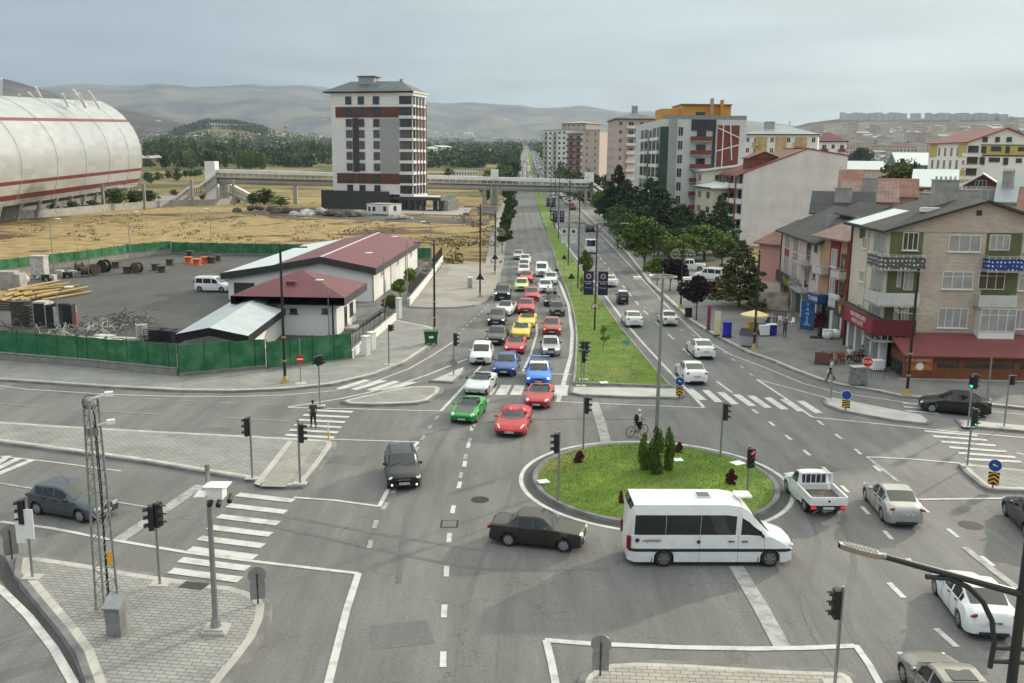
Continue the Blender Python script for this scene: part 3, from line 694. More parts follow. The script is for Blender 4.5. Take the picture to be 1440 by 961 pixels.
def wheel(parent,x,y,r,side,lod,rimmat,steer=0):
 key =(round(r,3),lod,rimmat.name)
 if key not in WHEELS:
  wd =.2;t =MB();n =24 if lod == 0 else 12
  prof =[(.62* r,.09),(.86* r,.105),(.97* r,.085),(r,.05),(r,-.05),(.97* r,-.085),(.86* r,-.105),(.62* r,-.09)]
  ids =[[t.av((q * cos(2* pi * k / n),yy,q * sin(2* pi * k / n))) for k in range(n)] for q,yy in prof]
  for a,b in zip(ids,ids[1:]):
   for k in range(n):t.f.append([a[k],a[(k + 1) % n],b[(k + 1) % n],b[k]]);t.m.append(0)
  t.f.append(ids[-1]);t.m.append(0);t.f.append(ids[0][::-1]);t.m.append(0)
  rm =MB()
  q =.66* r;rm.cyl((0,.07,0),(0,.088,0),q,q,20,True,1)
  for k in range(6 if lod == 0 else 4):
   a =2* pi * k / (6 if lod == 0 else 4);c,s_ =cos(a),sin(a)
   w0,w1=.045,.07
   rm.face([(c * .04- s_ * w0,.108,s_ * .04+ c * w0),(c * q - s_ * w1,.098,s_ * q + c * w1),(c * q + s_ * w1,.098,s_ * q - c * w1),(c * .04+ s_ * w0,.108,s_ * .04- c * w0)],0)
  for k in range(20):
   a,b =2* pi * k / 20,2* pi * (k + 1)/ 20
   rm.face([(cos(a)* q,.1,sin(a)* q),(cos(b)* q,.1,sin(b)* q),(cos(b)* q * .86,.094,sin(b)* q * .86),(cos(a)* q * .86,.094,sin(a)* q * .86)],0)
  rm.cyl((0,.09,0),(0,.114,0),.055,.05,10,True,0)
  WHEELS[key]=(t.build('tyre_src',G_rub,smooth=True).data,rm.build('rim_src',[rimmat,G_rimd]).data)
  for o in [o for o in COL.objects if o.name.startswith(('tyre_src','rim_src'))]:bpy.data.objects.remove(o)
 a,b =WHEELS[key]
 wo =bpy.data.objects.new('wheel',a);COL.objects.link(wo);wo.parent =parent;wo.location =(x,y,r)
 wo.rotation_euler =(0,0,(0 if side > 0 else pi)+ steer)
 ro =bpy.data.objects.new('rim',b);COL.objects.link(ro);ro.parent =wo
 return wo
def grid_mb(verts,faces):
 mb =MB();mp ={}
 for f,m_ in faces:
  q =[]
  for i in f:
   if i not in mp:mp[i]=len(mb.v);mb.v.append(verts[i])
   q.append(mp[i])
  mb.f.append(q);mb.m.append(m_)
 return mb
def make_car(name,label,cat,kind,pm,loc=(0,0,0),rz=0,group=None,lod=0,roof=None,hood=None,lights=None,tail=None,
   rim=None,plate=True,sc_=None,extras=(),steer=0,bump=None,z=0.02,over=None):
 k =dict(KIND[kind]);k.update(over or {});B =Body(k);hw =B.hw;L_ =k['L']
 t =thing(name,label,cat,(loc[0],loc[1],z if len(loc) < 3 or loc[2] == 0 else loc[2]),rz,group)
 C0=L_ / 2
 st =B.stations([.16,.3,.6][lod]);secs =[B.sec(x) for x in st];n =10
 V =[];
 for s_ in secs:
  for (x,y,z_) in s_:V.append((C0- x,y,z_))        # front towards +X
  for (x,y,z_) in s_[:-1][::-1]:V.append((C0- x,-y,z_))
 m =2* n - 1
 body =[];glass ={};hoodf =[];rooff =[]
 ws,rw =k['ws'],k['rw']
 for i in range(len(st)- 1):
  x0,x1=st[i],st[i + 1];xm =(x0+ x1)/ 2
  for j in range(m - 1):
   jj =j if j < n - 1 else m - 2- j      # strip index mirrored 0..8
   f =[i * m + j,i * m + j + 1,(i + 1)* m + j + 1,(i + 1)* m + j][::-1]
   sd ='L' if j < n - 1 else 'R';dest =None
   if jj == 5:
    for q,(a,b) in enumerate(k['side']):
     if a - 1e-4 <= xm <= b + 1e-4:dest =('side_window',sd,q)
   if ws and jj >= 7 and ws[0]- 1e-4 < xm < ws[1]+ 1e-4:dest =('windscreen',)
   if rw and jj >= 7 and rw[0]- 1e-4 < xm < rw[1]+ 1e-4:dest =('rear_window',)
   if dest:glass.setdefault(dest,[]).append((f,0));continue
   if hood is not None and jj >= 7 and xm < (ws[0] if ws else k['open'][0])- .05 and xm > .28:hoodf.append((f,0));continue
   if roof is not None and jj >= 6 and ws and ws[1] < xm < rw[0]:rooff.append((f,0));continue
   mi =0
   if 'band' in k and jj == 2:mi =1
   if k.get('open') and k['open'][0]- .03 < xm < k['open'][1]+ .03 and jj >= 7:mi =1
   if bump and jj <= 2 and (xm < .3 or xm > L_ - .3):mi =1
   body.append((f,mi))
 cap =list(range(m));body.append((cap,0));body.append(([(len(st)- 1)* m + q for q in cap][::-1],0))
 for i in range(len(st)- 1): # underside
  body.append(([i * m,(i + 1)* m,(i + 1)* m + m - 1,i * m + m - 1][::-1],1))
 grid_mb(V,body).build('body',[pm,bump or G_plas],t,smooth=True)
 for kx,fs in glass.items():grid_mb(V,fs).build(kx[0],G_glass,t,smooth=True)
 if hoodf:grid_mb(V,hoodf).build('bonnet',hood,t,smooth=True)
 if rooff:grid_mb(V,rooff).build('roof',roof,t,smooth=True)
 rimm =rim or G_rim
 ax =k.get('track',hw - .11)
 for wx in k['wx']:
  for s_ in (1,-1):wheel(t,C0- wx,s_ * ax,k['r'],s_,0 if lod == 0 else 1,rimm,steer if wx == k['wx'][0] else 0)
 zh =interp(k['top'],.05)- .09;LN =L_
 hm ={None:G_head,'on':G_headon,'amber':G_amber}[lights]
 hx =k.get('hl')
 for s_ in (1,-1):
  mb =MB()
  if k.get('sq'):mb.box(C0- .10,C0+ .012,s_ * hw * .62- .16,s_ * hw * .62+ .16,zh - .07,zh + .07)
  elif kind == 'super':
   mb.M =Matrix.Translation((C0- .42,s_ * hw * .74,.63)) @ Matrix.Rotation(s_ * -.35,4,'Z') @ Matrix.Rotation(.28,4,'Y');mb.sphere((0,0,0),1,10,6,sc3=(.30,.065,.05))
  elif kind == 'roadster':
   mb.M =Matrix.Translation((C0- .26,s_ * hw * .70,.60)) @ Matrix.Rotation(s_ * -.5,4,'Z') @ Matrix.Rotation(.35,4,'Y');mb.sphere((0,0,0),1,10,6,sc3=(.20,.14,.075))
  else:
   mb.M =Matrix.Translation((C0- .215,s_ * hw * .70,zh + .02)) @ Matrix.Rotation(s_ * -.62,4,'Z');mb.sphere((0,0,0),1,12,6,sc3=(.10,.23,.075))
  mb.build('headlight',hm,t,smooth=True)
  if kind == 'cab':continue
  tm =G_tailon if tail == 'on' else G_tail;mb =MB();xr =-C0
  zt =interp(k['top'],L_ - .12)- .16
  if kind == 'minibus':mb.box(xr + .0,xr + .16,s_ * hw * .90- .05,s_ * hw * .90+ .085,.78,1.32)
  elif kind in ('van','suv','wagon'):mb.box(xr + .01,xr + .16,s_ * hw * .80- .08,s_ * hw * .80+ .07,zt - .18,zt + .1)
  elif k.get('sq'):mb.box(xr - .012,xr + .1,s_ * hw * .68- .16,s_ * hw * .68+ .14,zt - .05,zt + .07)
  else:
   mb.M =Matrix.Translation((xr + .125,s_ * hw * .70,zt + .02)) @ Matrix.Rotation(s_ * .42,4,'Z');mb.sphere((-.0,0,0),1,12,6,sc3=(.07,.26,.062))
  mb.build('tail_light',tm,t,smooth=True)
 if lod < 2:
  zc =.38 if kind not in ('suv','van','minibus') else .5
  mb =MB();mb.box(C0- .05,C0+ .012,-hw * .5,hw * .5,zc - .1,zc + .02);mb.box(C0- .05,C0+ .008,-hw * .33,hw * .33,zh - .10,zh + .03)
  if kind in ('super','roadster'):
   mb =MB();mb.box(C0- .06,C0+ .008,-hw * .42,hw * .42,.24,.36)
   if kind == 'super':
    for s_ in (1,-1):mb.box(C0- .25,C0- .04,s_ * hw * .62- .17,s_ * hw * .62+ .17,.24,.40)
  mb.build('grille',G_plas,t)
  if kind in ('sedan','hatch','coupe','box','wagon','suv'):
   mb =MB();mb.box(-C0- .006,-C0+ .06,-hw * .55,hw * .55,.24,.34);mb.box(-C0- .01,-C0+ .06,-hw * .34,hw * .34,.62,.80) if 0 else None;mb.build('rear_valance',G_plas,t)
  for s_ in (1,-1):  # mirrors
   a =(ws[0]+ .42) if ws else k['scr'][0]+ .38
   zz =interp(k['belt'],a)+ .07;mb =MB()
   mb.M =Matrix.Translation((C0- a,s_ * (hw + .06),zz));mb.sphere((0,0,0),1,8,6,sc3=(.07,.11,.075));mb.M =None
   mb.cyl((C0- a,s_ * hw * .9,zz - .03),(C0- a,s_ * (hw + .02),zz - .01),.02,.02,6)
   mb.build('mirror',G_plas if bump or k.get('sq') or kind == 'minibus' else pm,t,smooth=True)
  if plate:
   for xx,s_ in ((C0+ .016,1),(-C0- .016,-1)):
    mb =MB();zp =(.42 if s_ > 0 else .50 if kind in ('minibus','van') or k.get('sq') else .72) if kind not in ('super','roadster') else (.36 if s_ > 0 else .55)
    if kind == 'cab' and s_ < 0:continue
    mb.box(xx - .008,xx + .008,-.26,.26,zp - .055,zp + .055,0)
    for q in range(7):
     if q in (2,4) :continue
     mb.box(xx + s_ * .008,xx + s_ * .0105,-.19+ q * .062,-.155+ q * .062,zp - .03,zp + .03,1)
    mb.build('licence_plate',[G_plate,G_ink],t)
  # shut lines, handles, wipers
  if lod == 0:
   mb =MB();sides =k['side'] or [(k['open'][0],k['open'][1])]
   xs_ =[sides[0][0]- .08]+ [(a[1]+ b[0])/ 2 for a,b in zip(sides,sides[1:])]
   if kind in ('roadster','super'):xs_ =[k['open'][0]- .1,k['open'][1]- .05]
   elif kind == 'minibus':xs_ =[sides[0][0]- .1,2.41,4.0]
   elif len(sides) == 2:xs_.append(sides[1][1]+ .02)
   elif len(sides) >= 3:xs_ =xs_[:3]
   for x in xs_:
    q =B.sec(x)
    for s_ in (1,-1):
     pts =[(C0- a,s_ * (b + .001),c) for a,b,c in q[1:6]]
     ms =MB();ms.tube(pts,.007,4);ms.build('door_seam',G_under,t)
   if kind not in ('minibus','super','roadster'):
    for x in xs_[1:3]:
     q =B.sec(x - .18)[4]
     for s_ in (1,-1):ms =MB();ms.box(C0- x + .08,C0- x + .24,s_ * (q[1]+ .03)- .02,s_ * (q[1]+ .03)+ .02,q[2]- .09,q[2]- .06);ms.build('door_handle',G_under,t)
   if ws:
    for y0,y1 in ((.05,.55),(-.5,-.05)):
     a =(C0- ws[0]- .02,y0* hw * 1.6,interp(k['top'],ws[0])+ .012);b =(C0- ws[0]- .22,y1* hw * 1.5,interp(k['top'],ws[0]+ .2)+ .02);ms =MB();ms.cyl(a,b,.009,.009,4);ms.build('wiper',G_under,t)
 if k.get('scr'):
  a,b,h =k['scr'];mb =MB();zc =interp(k['top'],a);wB,wT =hw * .80,hw * .62;nn =6
  lo =[];hi =[]
  for q in range(nn + 1):
   u =q / nn * 2- 1;lo.append((C0- a - .22* u * u,u * wB,zc));hi.append((C0- b - .12* u * u,u * wT,h - .03* u * u))
  for q in range(nn):mb.face([lo[q],lo[q + 1],hi[q + 1],hi[q]])
  mb.build('windscreen',mat('roadster_glass',(.10,.12,.14),.05,0,spec=.9,alpha=.62),t,smooth=True)
  fr =MB();fr.tube([lo[0]]+ hi + [lo[-1]],.022,6);fr.build('screen_frame',G_plas if kind == 'roadster' else pm,t,smooth=True)
  for s_ in (1,-1):
   mb =MB();x =C0- (k['open'][1]- .32)
   mb.box(x - .12,x + .05,s_ * .36- .22,s_ * .36+ .22,.42,.98);mb.box(x - .1,x + .02,s_ * .36- .12,s_ * .36+ .12,.98,1.12);mb.box(x + .05,x + .55,s_ * .36- .22,s_ * .36+ .22,.42,.56)
   mb.build('seat',G_seat,t)
  mb =MB()
  if kind == 'super':
   for s_ in (1,-1):
    mb.M =Matrix.Translation((C0- 3.15,s_ * .42,.98));mb.sphere((0,0,0),1,10,6,sc3=(.62,.24,.16));mb.M =None
   mb.build('rear_buttress',pm,t,smooth=True)
   for s_ in (1,-1):mb =MB();mb.M =Matrix.Translation((C0- 2.85,s_ * (hw - .02),.66));mb.sphere((0,0,0),1,8,6,sc3=(.26,.05,.16));mb.build('side_intake',G_plas,t,smooth=True)
  else:
   for s_ in (1,-1):
    x =C0- k['open'][1]+ .02;mb.tube([(x,s_ * .58,.9),(x,s_ * .54,1.1),(x,s_ * .2,1.1),(x,s_ * .16,.9)],.03,6)
   mb.build('roll_hoop',G_plas,t,smooth=True)
   mb =MB();mb.M =Matrix.Translation((C0- 3.0,0,.93));mb.sphere((0,0,0),1,12,6,sc3=(.26,.62,.11));mb.M =None
   mb.build('folded_hood',G_plas,t,smooth=True)
  mb =MB();x =C0- a - .34;mb.box(x - .12,x + .1,-hw * .72,hw * .72,.6,.83);mb.build('dashboard',G_plas,t)
 for fn in extras:fn(t,k,B,C0,hw,pm)
 return t
def heading(px,py,dir_):pass
def at_front(px,py,turn,L_):
 p =P(px,py);a =-pi / 2- R(turn);d =Vector((cos(a),sin(a),0));return p - d * L_ / 2,a
def at_rear(px,py,tx,ty,L_):
 p =P(px,py);q =P(tx,ty);d =(q - p).normalized();return p + d * L_ / 2,atan2(d.y,d.x)
def at_wheels(rear,front,near,kind):
 """near side wheel contact pixels; near = 'R' or 'L' side of the car"""
 k =KIND[kind];a,b =P(*rear),P(*front);d =(b - a).normalized();ang =atan2(d.y,d.x)
 n_ =Vector((-d.y,d.x,0));mid =(a + b)/ 2;off =k['L']/ 2- (k['wx'][0]+ k['wx'][1])/ 2
 c =mid + n_ * (1 if near == 'R' else -1)* (k['W']/ 2- .08)- d * off
 print('WB',kind,round((b - a).length,2),'want',round(k['wx'][1]- k['wx'][0],2))
 return c,ang
# ---- colours
pw =paint('white',(.80,.81,.82));pw2=paint('warm_white',(.76,.75,.72));pk =paint('black',(.014,.014,.016));pdg =paint('dark_grey',(.035,.037,.04),.4);pdb =paint('dark_slate',(.05,.055,.065),.4)
pred =paint('red',(.50,.008,.018));pred2=paint('rose_red',(.46,.018,.035));pdr =paint('maroon',(.16,.012,.02));pbr =paint('brick_red',(.36,.03,.03));pblue =paint('blue',(.02,.075,.30),.3);prb =paint('rally_blue',(.02,.20,.72));pgr =paint('green',(.02,.33,.06),.2)
pyl =paint('yellow',(.80,.58,.05));plime =paint('lime_yellow',(.62,.68,.24));psil =paint('silver',(.46,.46,.45),.6);psg =paint('bluish_grey',(.085,.10,.115),.4);pbeige =paint('champagne',(.30,.285,.27),.6);por =paint('orange',(.72,.34,.03));phood =paint('carbon',(.06,.065,.065),.2)
def light_bar(t,k,B,C0,hw,pm):pass
def roof_rails(t,k,B,C0,hw,pm):
 mb =MB();H =B.roofH
 for s_ in (1,-1):mb.tube([(C0- k['ws'][1]- .2,s_ * hw * .66,H - .02),(C0- k['ws'][1]- .35,s_ * hw * .66,H + .06),(-C0+ .7,s_ * hw * .66,H + .04),(-C0+ .5,s_ * hw * .66,H - .04)],.02,6)
 mb.build('roof_rail',G_plas if pm is not pw else G_chrome,t)
def sunroof(t,k,B,C0,hw,pm):
 mb =MB();x =C0- (k['ws'][1]+ .75);H =interp(k['top'],k['ws'][1]+ .75)
 mb.box(x - .3,x + .3,-.38,.38,H - .02,H + .008);mb.build('sunroof',G_glass,t)
def spoiler(t,k,B,C0,hw,pm):
 mb =MB()
 for s_ in (1,-1):mb.box(-C0+ .15,-C0+ .4,s_ * hw * .72- .02,s_ * hw * .72+ .02,1.0,1.42)
 mb.box(-C0+ .05,-C0+ .4,-hw * .86,hw * .86,1.42,1.46);mb.build('rear_wing',pm,t)
def antenna(t,k,B,C0,hw,pm):
 mb =MB();mb.cyl((C0- k['ws'][1]- .3,0,B.roofH - .02),(C0- k['ws'][1]- .9,0,B.roofH + .45),.012,.006,5);mb.build('aerial',G_plas,t)
CARS =[]
def carf(label,kind,pm,px,py,turn=0,name='car',cat='car',lod=0,**kw):
 p,a =at_front(px,py,turn,KIND[kind]['L']);return make_car(name,label,cat,kind,pm,p,a,lod=lod,**kw)
def carr(label,kind,pm,px,py,tx,ty,name='car',cat='car',lod=0,**kw):
 p,a =at_rear(px,py,tx,ty,KIND[kind]['L']);return make_car(name,label,cat,kind,pm,p,a,lod=lod,**kw)
def carw(label,kind,pm,rear,front,near,name='car',cat='car',lod=0,**kw):
 p,a =at_wheels(rear,front,near,kind);return make_car(name,label,cat,kind,pm,p,a,lod=lod,**kw)
# ---- the jam coming towards the junction
carf('red mid-engined supercar with open roof leading the queue into the junction','super',pred,716,617,7,'sports_car','sports car')
carf('green open roadster with black bonnet at the head of the queue','roadster',pgr,649,598,10,'roadster','convertible',hood=phood)
carf('silver white open roadster just behind the green one','roadster',psil if 0 else paint('pearl',(.66,.69,.72),.2),667,558,11,'roadster','convertible',bump=G_plas)
carf('red open roadster right behind the red supercar on its right','roadster',pred2,754,577,8,'roadster','convertible')
carf('bright blue rally car with white roof, rear wing and lit headlights','coupe',prb,757,545,2,'rally_car','car',roof=pw,lights='on',extras=(spoiler,sunroof))
carf('dark blue coupe beside the rally car at the stop line','coupe',pblue,708,531,6,'coupe','car',extras=(sunroof,))
carf('white upright saloon at the left of the queue before the corner island','hatch',pw,675,515,2,'saloon_car','car')
carf('red open roadster behind the dark blue coupe','roadster',paint('crimson',(.46,.014,.035)),722,500,5,'roadster','convertible')
carf('boxy silver old saloon with black front and lit headlights','box',psil,775,503,0,'boxy_saloon','car',lights='on',bump=G_plas)
carf('charcoal hard-top roadster directly behind the white upright saloon','coupe',pdg,696,487,5,'coupe','car')
carf('yellow roadster in front of the other yellow one','roadster',pyl,731,478.5,4,'roadster','convertible')
carf('yellow open roadster close behind the front yellow one','roadster',pyl,739,462.5,6,'roadster','convertible',lod=1)
carf('brick red saloon with amber lights at the right edge of the queue','sedan',pbr,776,473.5,2,'saloon_car','car',lights='amber',lod=1)
carf('dark grey saloon left of the yellow cars','sedan',pdg,697,459.5,4,'saloon_car','car',lod=1,lights='on')
carf('white low coupe partly hidden behind the dark grey saloon','coupe',pw,705,446,12,'coupe','car',lod=1,roof=G_glass)
carf('rose red coupe with a wide black grille behind the yellow cars','coupe',pred2,739.5,442.5,2,'coupe','car',lod=1)
carf('dark blue-grey old saloon next to the white lane line','box',pdb,784,446.5,1,'boxy_saloon','car',lod=1)
carf('black open car with people standing in it behind the blue-grey saloon','roadster',pk,775,432,3,'roadster','convertible',lod=1)
carf('black tall estate at the far left of the queue by the plaza kerb','suv',pdg,706,424,2,'estate_car','car',lod=1,extras=(roof_rails,),lights='on')
carf('pink red saloon in the middle lane behind the rose red coupe','sedan',pred2,748,425,1,'saloon_car','car',lod=1)
carf('lime yellow hatchback in the queue','hatch',plime,733,411,2,'hatchback','car',lod=1)
carf('white hatchback with dark lower bumper right of the lime hatchback','hatch',pw,767,413,1,'hatchback','car',lod=1)
carf('red saloon behind the lime hatchback','sedan',pred,739,399,5,'saloon_car','car',lod=1)
carf('white saloon next to the motorcycle at the kerb','sedan',pw,773.5,401,6,'saloon_car','car',lod=1)
carf('white small people carrier near the top of the right lane','van',pw,761.5,390,2,'people_carrier','car',lod=1)
carf('white saloon third from the end of the queue in the middle lane','sedan',pw2,736.5,388,1,'saloon_car','car',lod=1)
carf('silver saloon tucked behind a white one in the middle lane','sedan',paint('pale_silver',(.6,.61,.62),.3),737,381,0,'saloon_car','car',lod=1)
carf('white saloon just ahead of the last car of the queue','sedan',pw,738,373,2,'saloon_car','car',lod=1)
carf('last car of the queue, a pale silver saloon','sedan',psil,728.5,366,2,'saloon_car','car',lod=1)
# ---- cars in the junction
def astra(t,k,B,C0,hw,pm):
 mb =MB();mb.box(C0- .02,C0+ .02,-.34,.34,.60,.63);mb.build('chrome_bar',G_chrome,t)
 for s_ in (1,-1):mb =MB();mb.sphere((C0- .06,s_ * .62,.33),.05,8,6);mb.build('fog_light',G_headon,t,smooth=True)
carf('black hatchback with lit fog lights alone in the junction','hatch',pk,569,692,-10,'hatchback','car',extras=(astra,antenna,roof_rails))
carw('dark grey-brown old saloon beside the roundabout behind the minibus','box',paint('dark_umber',(.042,.036,.033),.4),(712,768),(794,777),'R','old_saloon','car',over=dict(L=4.15),bump=G_plas)
carw('grey old hatchback behind the lattice mast','hatch',psg,(51,724),(116,736),'R','old_hatchback','car',extras=(antenna,),over=dict(sq=1,W=1.70))
G_dtint =mat('privacy_glass',(.008,.008,.01),.08,spec=.8)
def bus_bits(t,k,B,C0,hw,pm):
 mb =MB();mb.box(C0- 4.0,C0- 3.25 ,-.38,.38,2.74,2.80,0);mb.box(C0- 3.95,C0- 3.30,-.33,.33,2.80,2.815,1);mb.M =None
 mb =MB();mb.box(-.55,.05,-.02- .3,.28,2.745,2.79,0);mb.box(-.51,.01,-.28,.24,2.79,2.80,1);mb.build('roof_hatch',[pm,G_glass],t)
 mb =MB();mb.box(1.1,1.75,-.35,.35,2.74,2.82,0);mb.build('roof_vent',pm,t)
 for x in (k['wx'][0]+ .5,k['wx'][1]+ .5):
  for s_ in (1,-1):
   mb =MB();mb.box(C0- x - .01,C0- x + .01,s_ * hw * .88- .13,s_ * hw * .88+ .13,.12,.42);mb.build('mud_flap',G_plas,t)
 for s_ in (-1,):
  Mx =Matrix.Translation((-C0+ 1.02,s_ * (hw + .012),1.17)) @ Matrix.Rotation(pi / 2,4,'X')
  text_mesh('ceylantur',.21,'lettering',G_ink,t,Mx)
  mb =MB();mb.cyl((-C0+ .42,s_ * (hw + .004),1.17),(-C0+ .42,s_ * (hw + .014),1.17),.09,.09,16);mb.build('round_logo',G_ink,t)
  mb =MB();mb.cyl((-C0+ 2.95,s_ * (hw + .004),1.1),(-C0+ 2.95,s_ * (hw + .018),1.1),.075,.075,14);mb.build('fuel_cap',G_plas,t)
  for x in (C0- 2.7,C0- 2.15):mb =MB();mb.box(x - .12,x + .12,s_ * (hw + .02)- .02,s_ * (hw + .02)+ .02,1.10,1.14);mb.build('door_handle',G_plas,t)
carw('white minibus with dark tinted windows beside the roundabout','minibus',pw,(931,797),(1083,797),'R','minibus','minibus',extras=(bus_bits,),rim=mat('grey_rim',(.3,.3,.31),.4,.8),steer=0)
def bed(t,k,B,C0,hw,pm):
 x1,x0=C0- 2.55,-C0;mb =MB();w_ =hw + .03
 mb.box(x0,x1,-w_,w_,.70,.76);mb.build('bed_floor',mat('bed_liner',(.13,.11,.10),.8,var=.3,scale=4),t)
 for s_ in (1,-1):
  mb =MB();mb.box(x0,x1,s_ * w_ - .03,s_ * w_ + .03,.66,1.06);mb.box(x0,x1,s_ * w_ - .045,s_ * w_ + .045,1.03,1.07);mb.build('bed_side',pm,t)
  mb =MB();mb.box(x0+ .25,x0+ .95+ .9,s_ * (hw - .03)- .02,s_ * (hw - .03)+ .02,.34,.66) if 0 else mb.prism([(x1- .05,.30),(C0- k['wx'][1]+ .42,.30),(C0- k['wx'][1]+ .34,.56),(C0- k['wx'][1]+ .15,.66),(x1- .05,.66)],0,.03);mb.v =[(v[0],s_ * (hw - .02)+ (v[2]- .015),v[1]) for v in mb.v];mb.build('rear_wing_panel',pm,t)
  mb =MB();mb.box(x0- .02,x0+ .02,s_ * hw * .85- .12,s_ * hw * .85+ .12,.48,.60);mb.build('tail_light',G_tailon,t)
 mb =MB();mb.box(x0- .035,x0+ .02,-w_,w_,.66,1.06);mb.box(x0- .06,x0- .03,-w_ + .1,w_ - .1,.78,.98);mb.build('tailgate',pm,t)
 mb =MB();mb.box(x0+ .02,x0+ .10,-hw * .95,hw * .95,.42,.64);mb.box(x0+ .1,x1,-.45,.45,.38,.66);mb.build('chassis',G_plas,t)
 mb =MB();mb.cyl((x0- .061,0,.88),(x0- .07,0,.88),.06,.06,12);mb.build('badge',G_plas,t)
 mb =MB()
 for y in (-w_ + .06,w_ - .06):mb.box(x1- .06,x1,y - .04,y + .04,.76,1.62)
 mb.box(x1- .06,x1,-w_ + .06,w_ - .06,1.56,1.62);mb.box(x1- .06,x1,-w_ + .06,w_ - .06,1.02,1.10)
 for q in range(5):mb.box(x1- .05,x1- .02,-.5+ q * .25- .015,-.5+ q * .25+ .015,1.1,1.56)
 mb.build('headboard',pm,t)
 mb =MB();mb.box(x0- .03,x0- .014,-.26,.26,.47,.58,0);mb.build('licence_plate',G_plate,t)
carw('small white pickup truck with an empty bed right of the roundabout','cab',pw,(1134,722),(1105,690),'L','pickup_truck','pickup truck',extras=(bed,))
carw('silver saloon right of the small white pickup','sedan',psil,(1239,732),(1217,705),'L','saloon_car','car',over=dict(W=1.7))
def plate_text(t,k,B,C0,hw,pm):
 text_mesh('BRZ 1482',.10,'plate_lettering',G_ink,t,Matrix.Translation((-C0- .028,0,.72)) @ Matrix.Rotation(-pi / 2,4,'Z') @ Matrix.Rotation(pi / 2,4,'X'),.002)
carw('white saloon behind the curved street light arm at lower right','sedan',pw,(1352,886),(1314,833),'L','saloon_car','car',extras=(plate_text,),over=dict(W=1.82))
carw('champagne grey saloon cut off by the lower right edge','sedan',pbeige,(1322,1030),(1270,960),'L','saloon_car','car',extras=(sunroof,))
carr('dark blue-grey saloon cut off by the right edge above the white saloon','sedan',pdb,1482,770,1450,738,'saloon_car','car',lod=1)
carw('black saloon turning in from the right street beside the splitter island','sedan',pk,(1368,586.5),(1312,581),'L','saloon_car','car')
# ---- right carriageway, driving away
carr('white saloon nearest the crossing, driving away up the right road','sedan',pw,980,543,955,515,'saloon_car','car')
carr('white saloon with slim tail lights just ahead by the kerb lane','sedan',pw,993,507,966,482,'saloon_car','car')
carr('white sporty saloon beside the lawn, left of the boxy white one','sedan',pw,893,462,869,432,'saloon_car','car',lod=1)
carr('off-white boxy saloon with grey bumper in the kerb lane','box',pw2,943,460,916,432,'boxy_saloon','car',lod=1,bump=psg)
carr('narrow black and white microcar in the right road','hatch',pdg,877,430.5,863,405,'microcar','car',lod=1,over=dict(L=2.8,W=1.3,wx=(.5,2.2),r=.26,top=[(0,.6),(.05,.8),(.5,.95),(.95,1.45),(1.2,1.55),(2.55,1.52),(2.72,1.0),(2.8,.6)],belt=[(0,.6),(.5,.88),(2.8,.9)],ws=(.5,.95),rw=(2.56,2.72),side=[(.9,1.5),(1.56,2.3)]),roof=pw)
carr('white saloon behind the dark blue banners','sedan',pw,859,405,843,383,'saloon_car','car',lod=1)
carr('white van with yellow and black chequered rear','van',pw,831,357,822,342,'van','van',lod=1,over=dict(L=5.2,W=2.0,top=[(0,.8),(.04,1.0),(.25,1.1),(.95,1.3),(1.65,2.2),(2.0,2.4),(5.0,2.4),(5.14,1.3),(5.18,.9),(5.2,.6)],wx=(.9,4.2),rw=(5.0,5.14),belt=[(0,.8),(.95,1.2),(5.1,1.3),(5.2,.8)]))
carr('black tall car ahead of the chequered van','suv',pk,830,327,822,315,'estate_car','car',lod=1)
# ---- parked cars
carw('white double cab pickup parked on the lot behind the purple trees','suv',pw,(984,382),(954,381),'L','pickup_truck','pickup truck',lod=1,over=dict(L=5.0,top=[(0,.75),(.04,.95),(.3,1.05),(1.3,1.15),(1.9,1.7),(2.3,1.76),(3.1,1.72),(3.35,1.12),(4.9,1.1),(5.0,.75)],rw=(3.12,3.35),side=[(1.75,2.4),(2.48,3.05)],wx=(.95,4.0)))
carw('white family car parked behind the round dark crowned tree','van',pw,(1006,396),(985,394),'L','family_car','car',lod=1)
carw('orange yellow estate parked beside the pine','wagon',por,(1003,411),(1030,414),'R','estate_car','car',lod=1)
carw('dark red boxy saloon parked behind the pine trunk','box',pdr,(1042,423),(1068,425),'R','boxy_saloon','car',lod=1)
carw('white hatchback parked against the pink building','hatch',pw2,(1081,417),(1105,419),'R','hatchback','car',lod=1)
carw('white panel van parked beside the long red roofed building in the yard','van',pw,(281,410.5),(312,411.5),'R','van','van',lod=1,extras=(roof_rails,))
carr('white car on the pale forecourt right of the tower','sedan',pw2,655,302,658,298,'saloon_car','car',lod=1)
for q,(x,y) in enumerate(((625,296),(632,294),(640,293))):
 carr(['silver','dark blue','white'][q]+ ' car in the row beside the forecourt wall of the tower','hatch',[psil,pdb,pw][q],x,y,x - 10,y - 4,'hatchback','car',lod=1,group='cars parked beside the tower')
# ---- motorcycle
def tubeman():pass
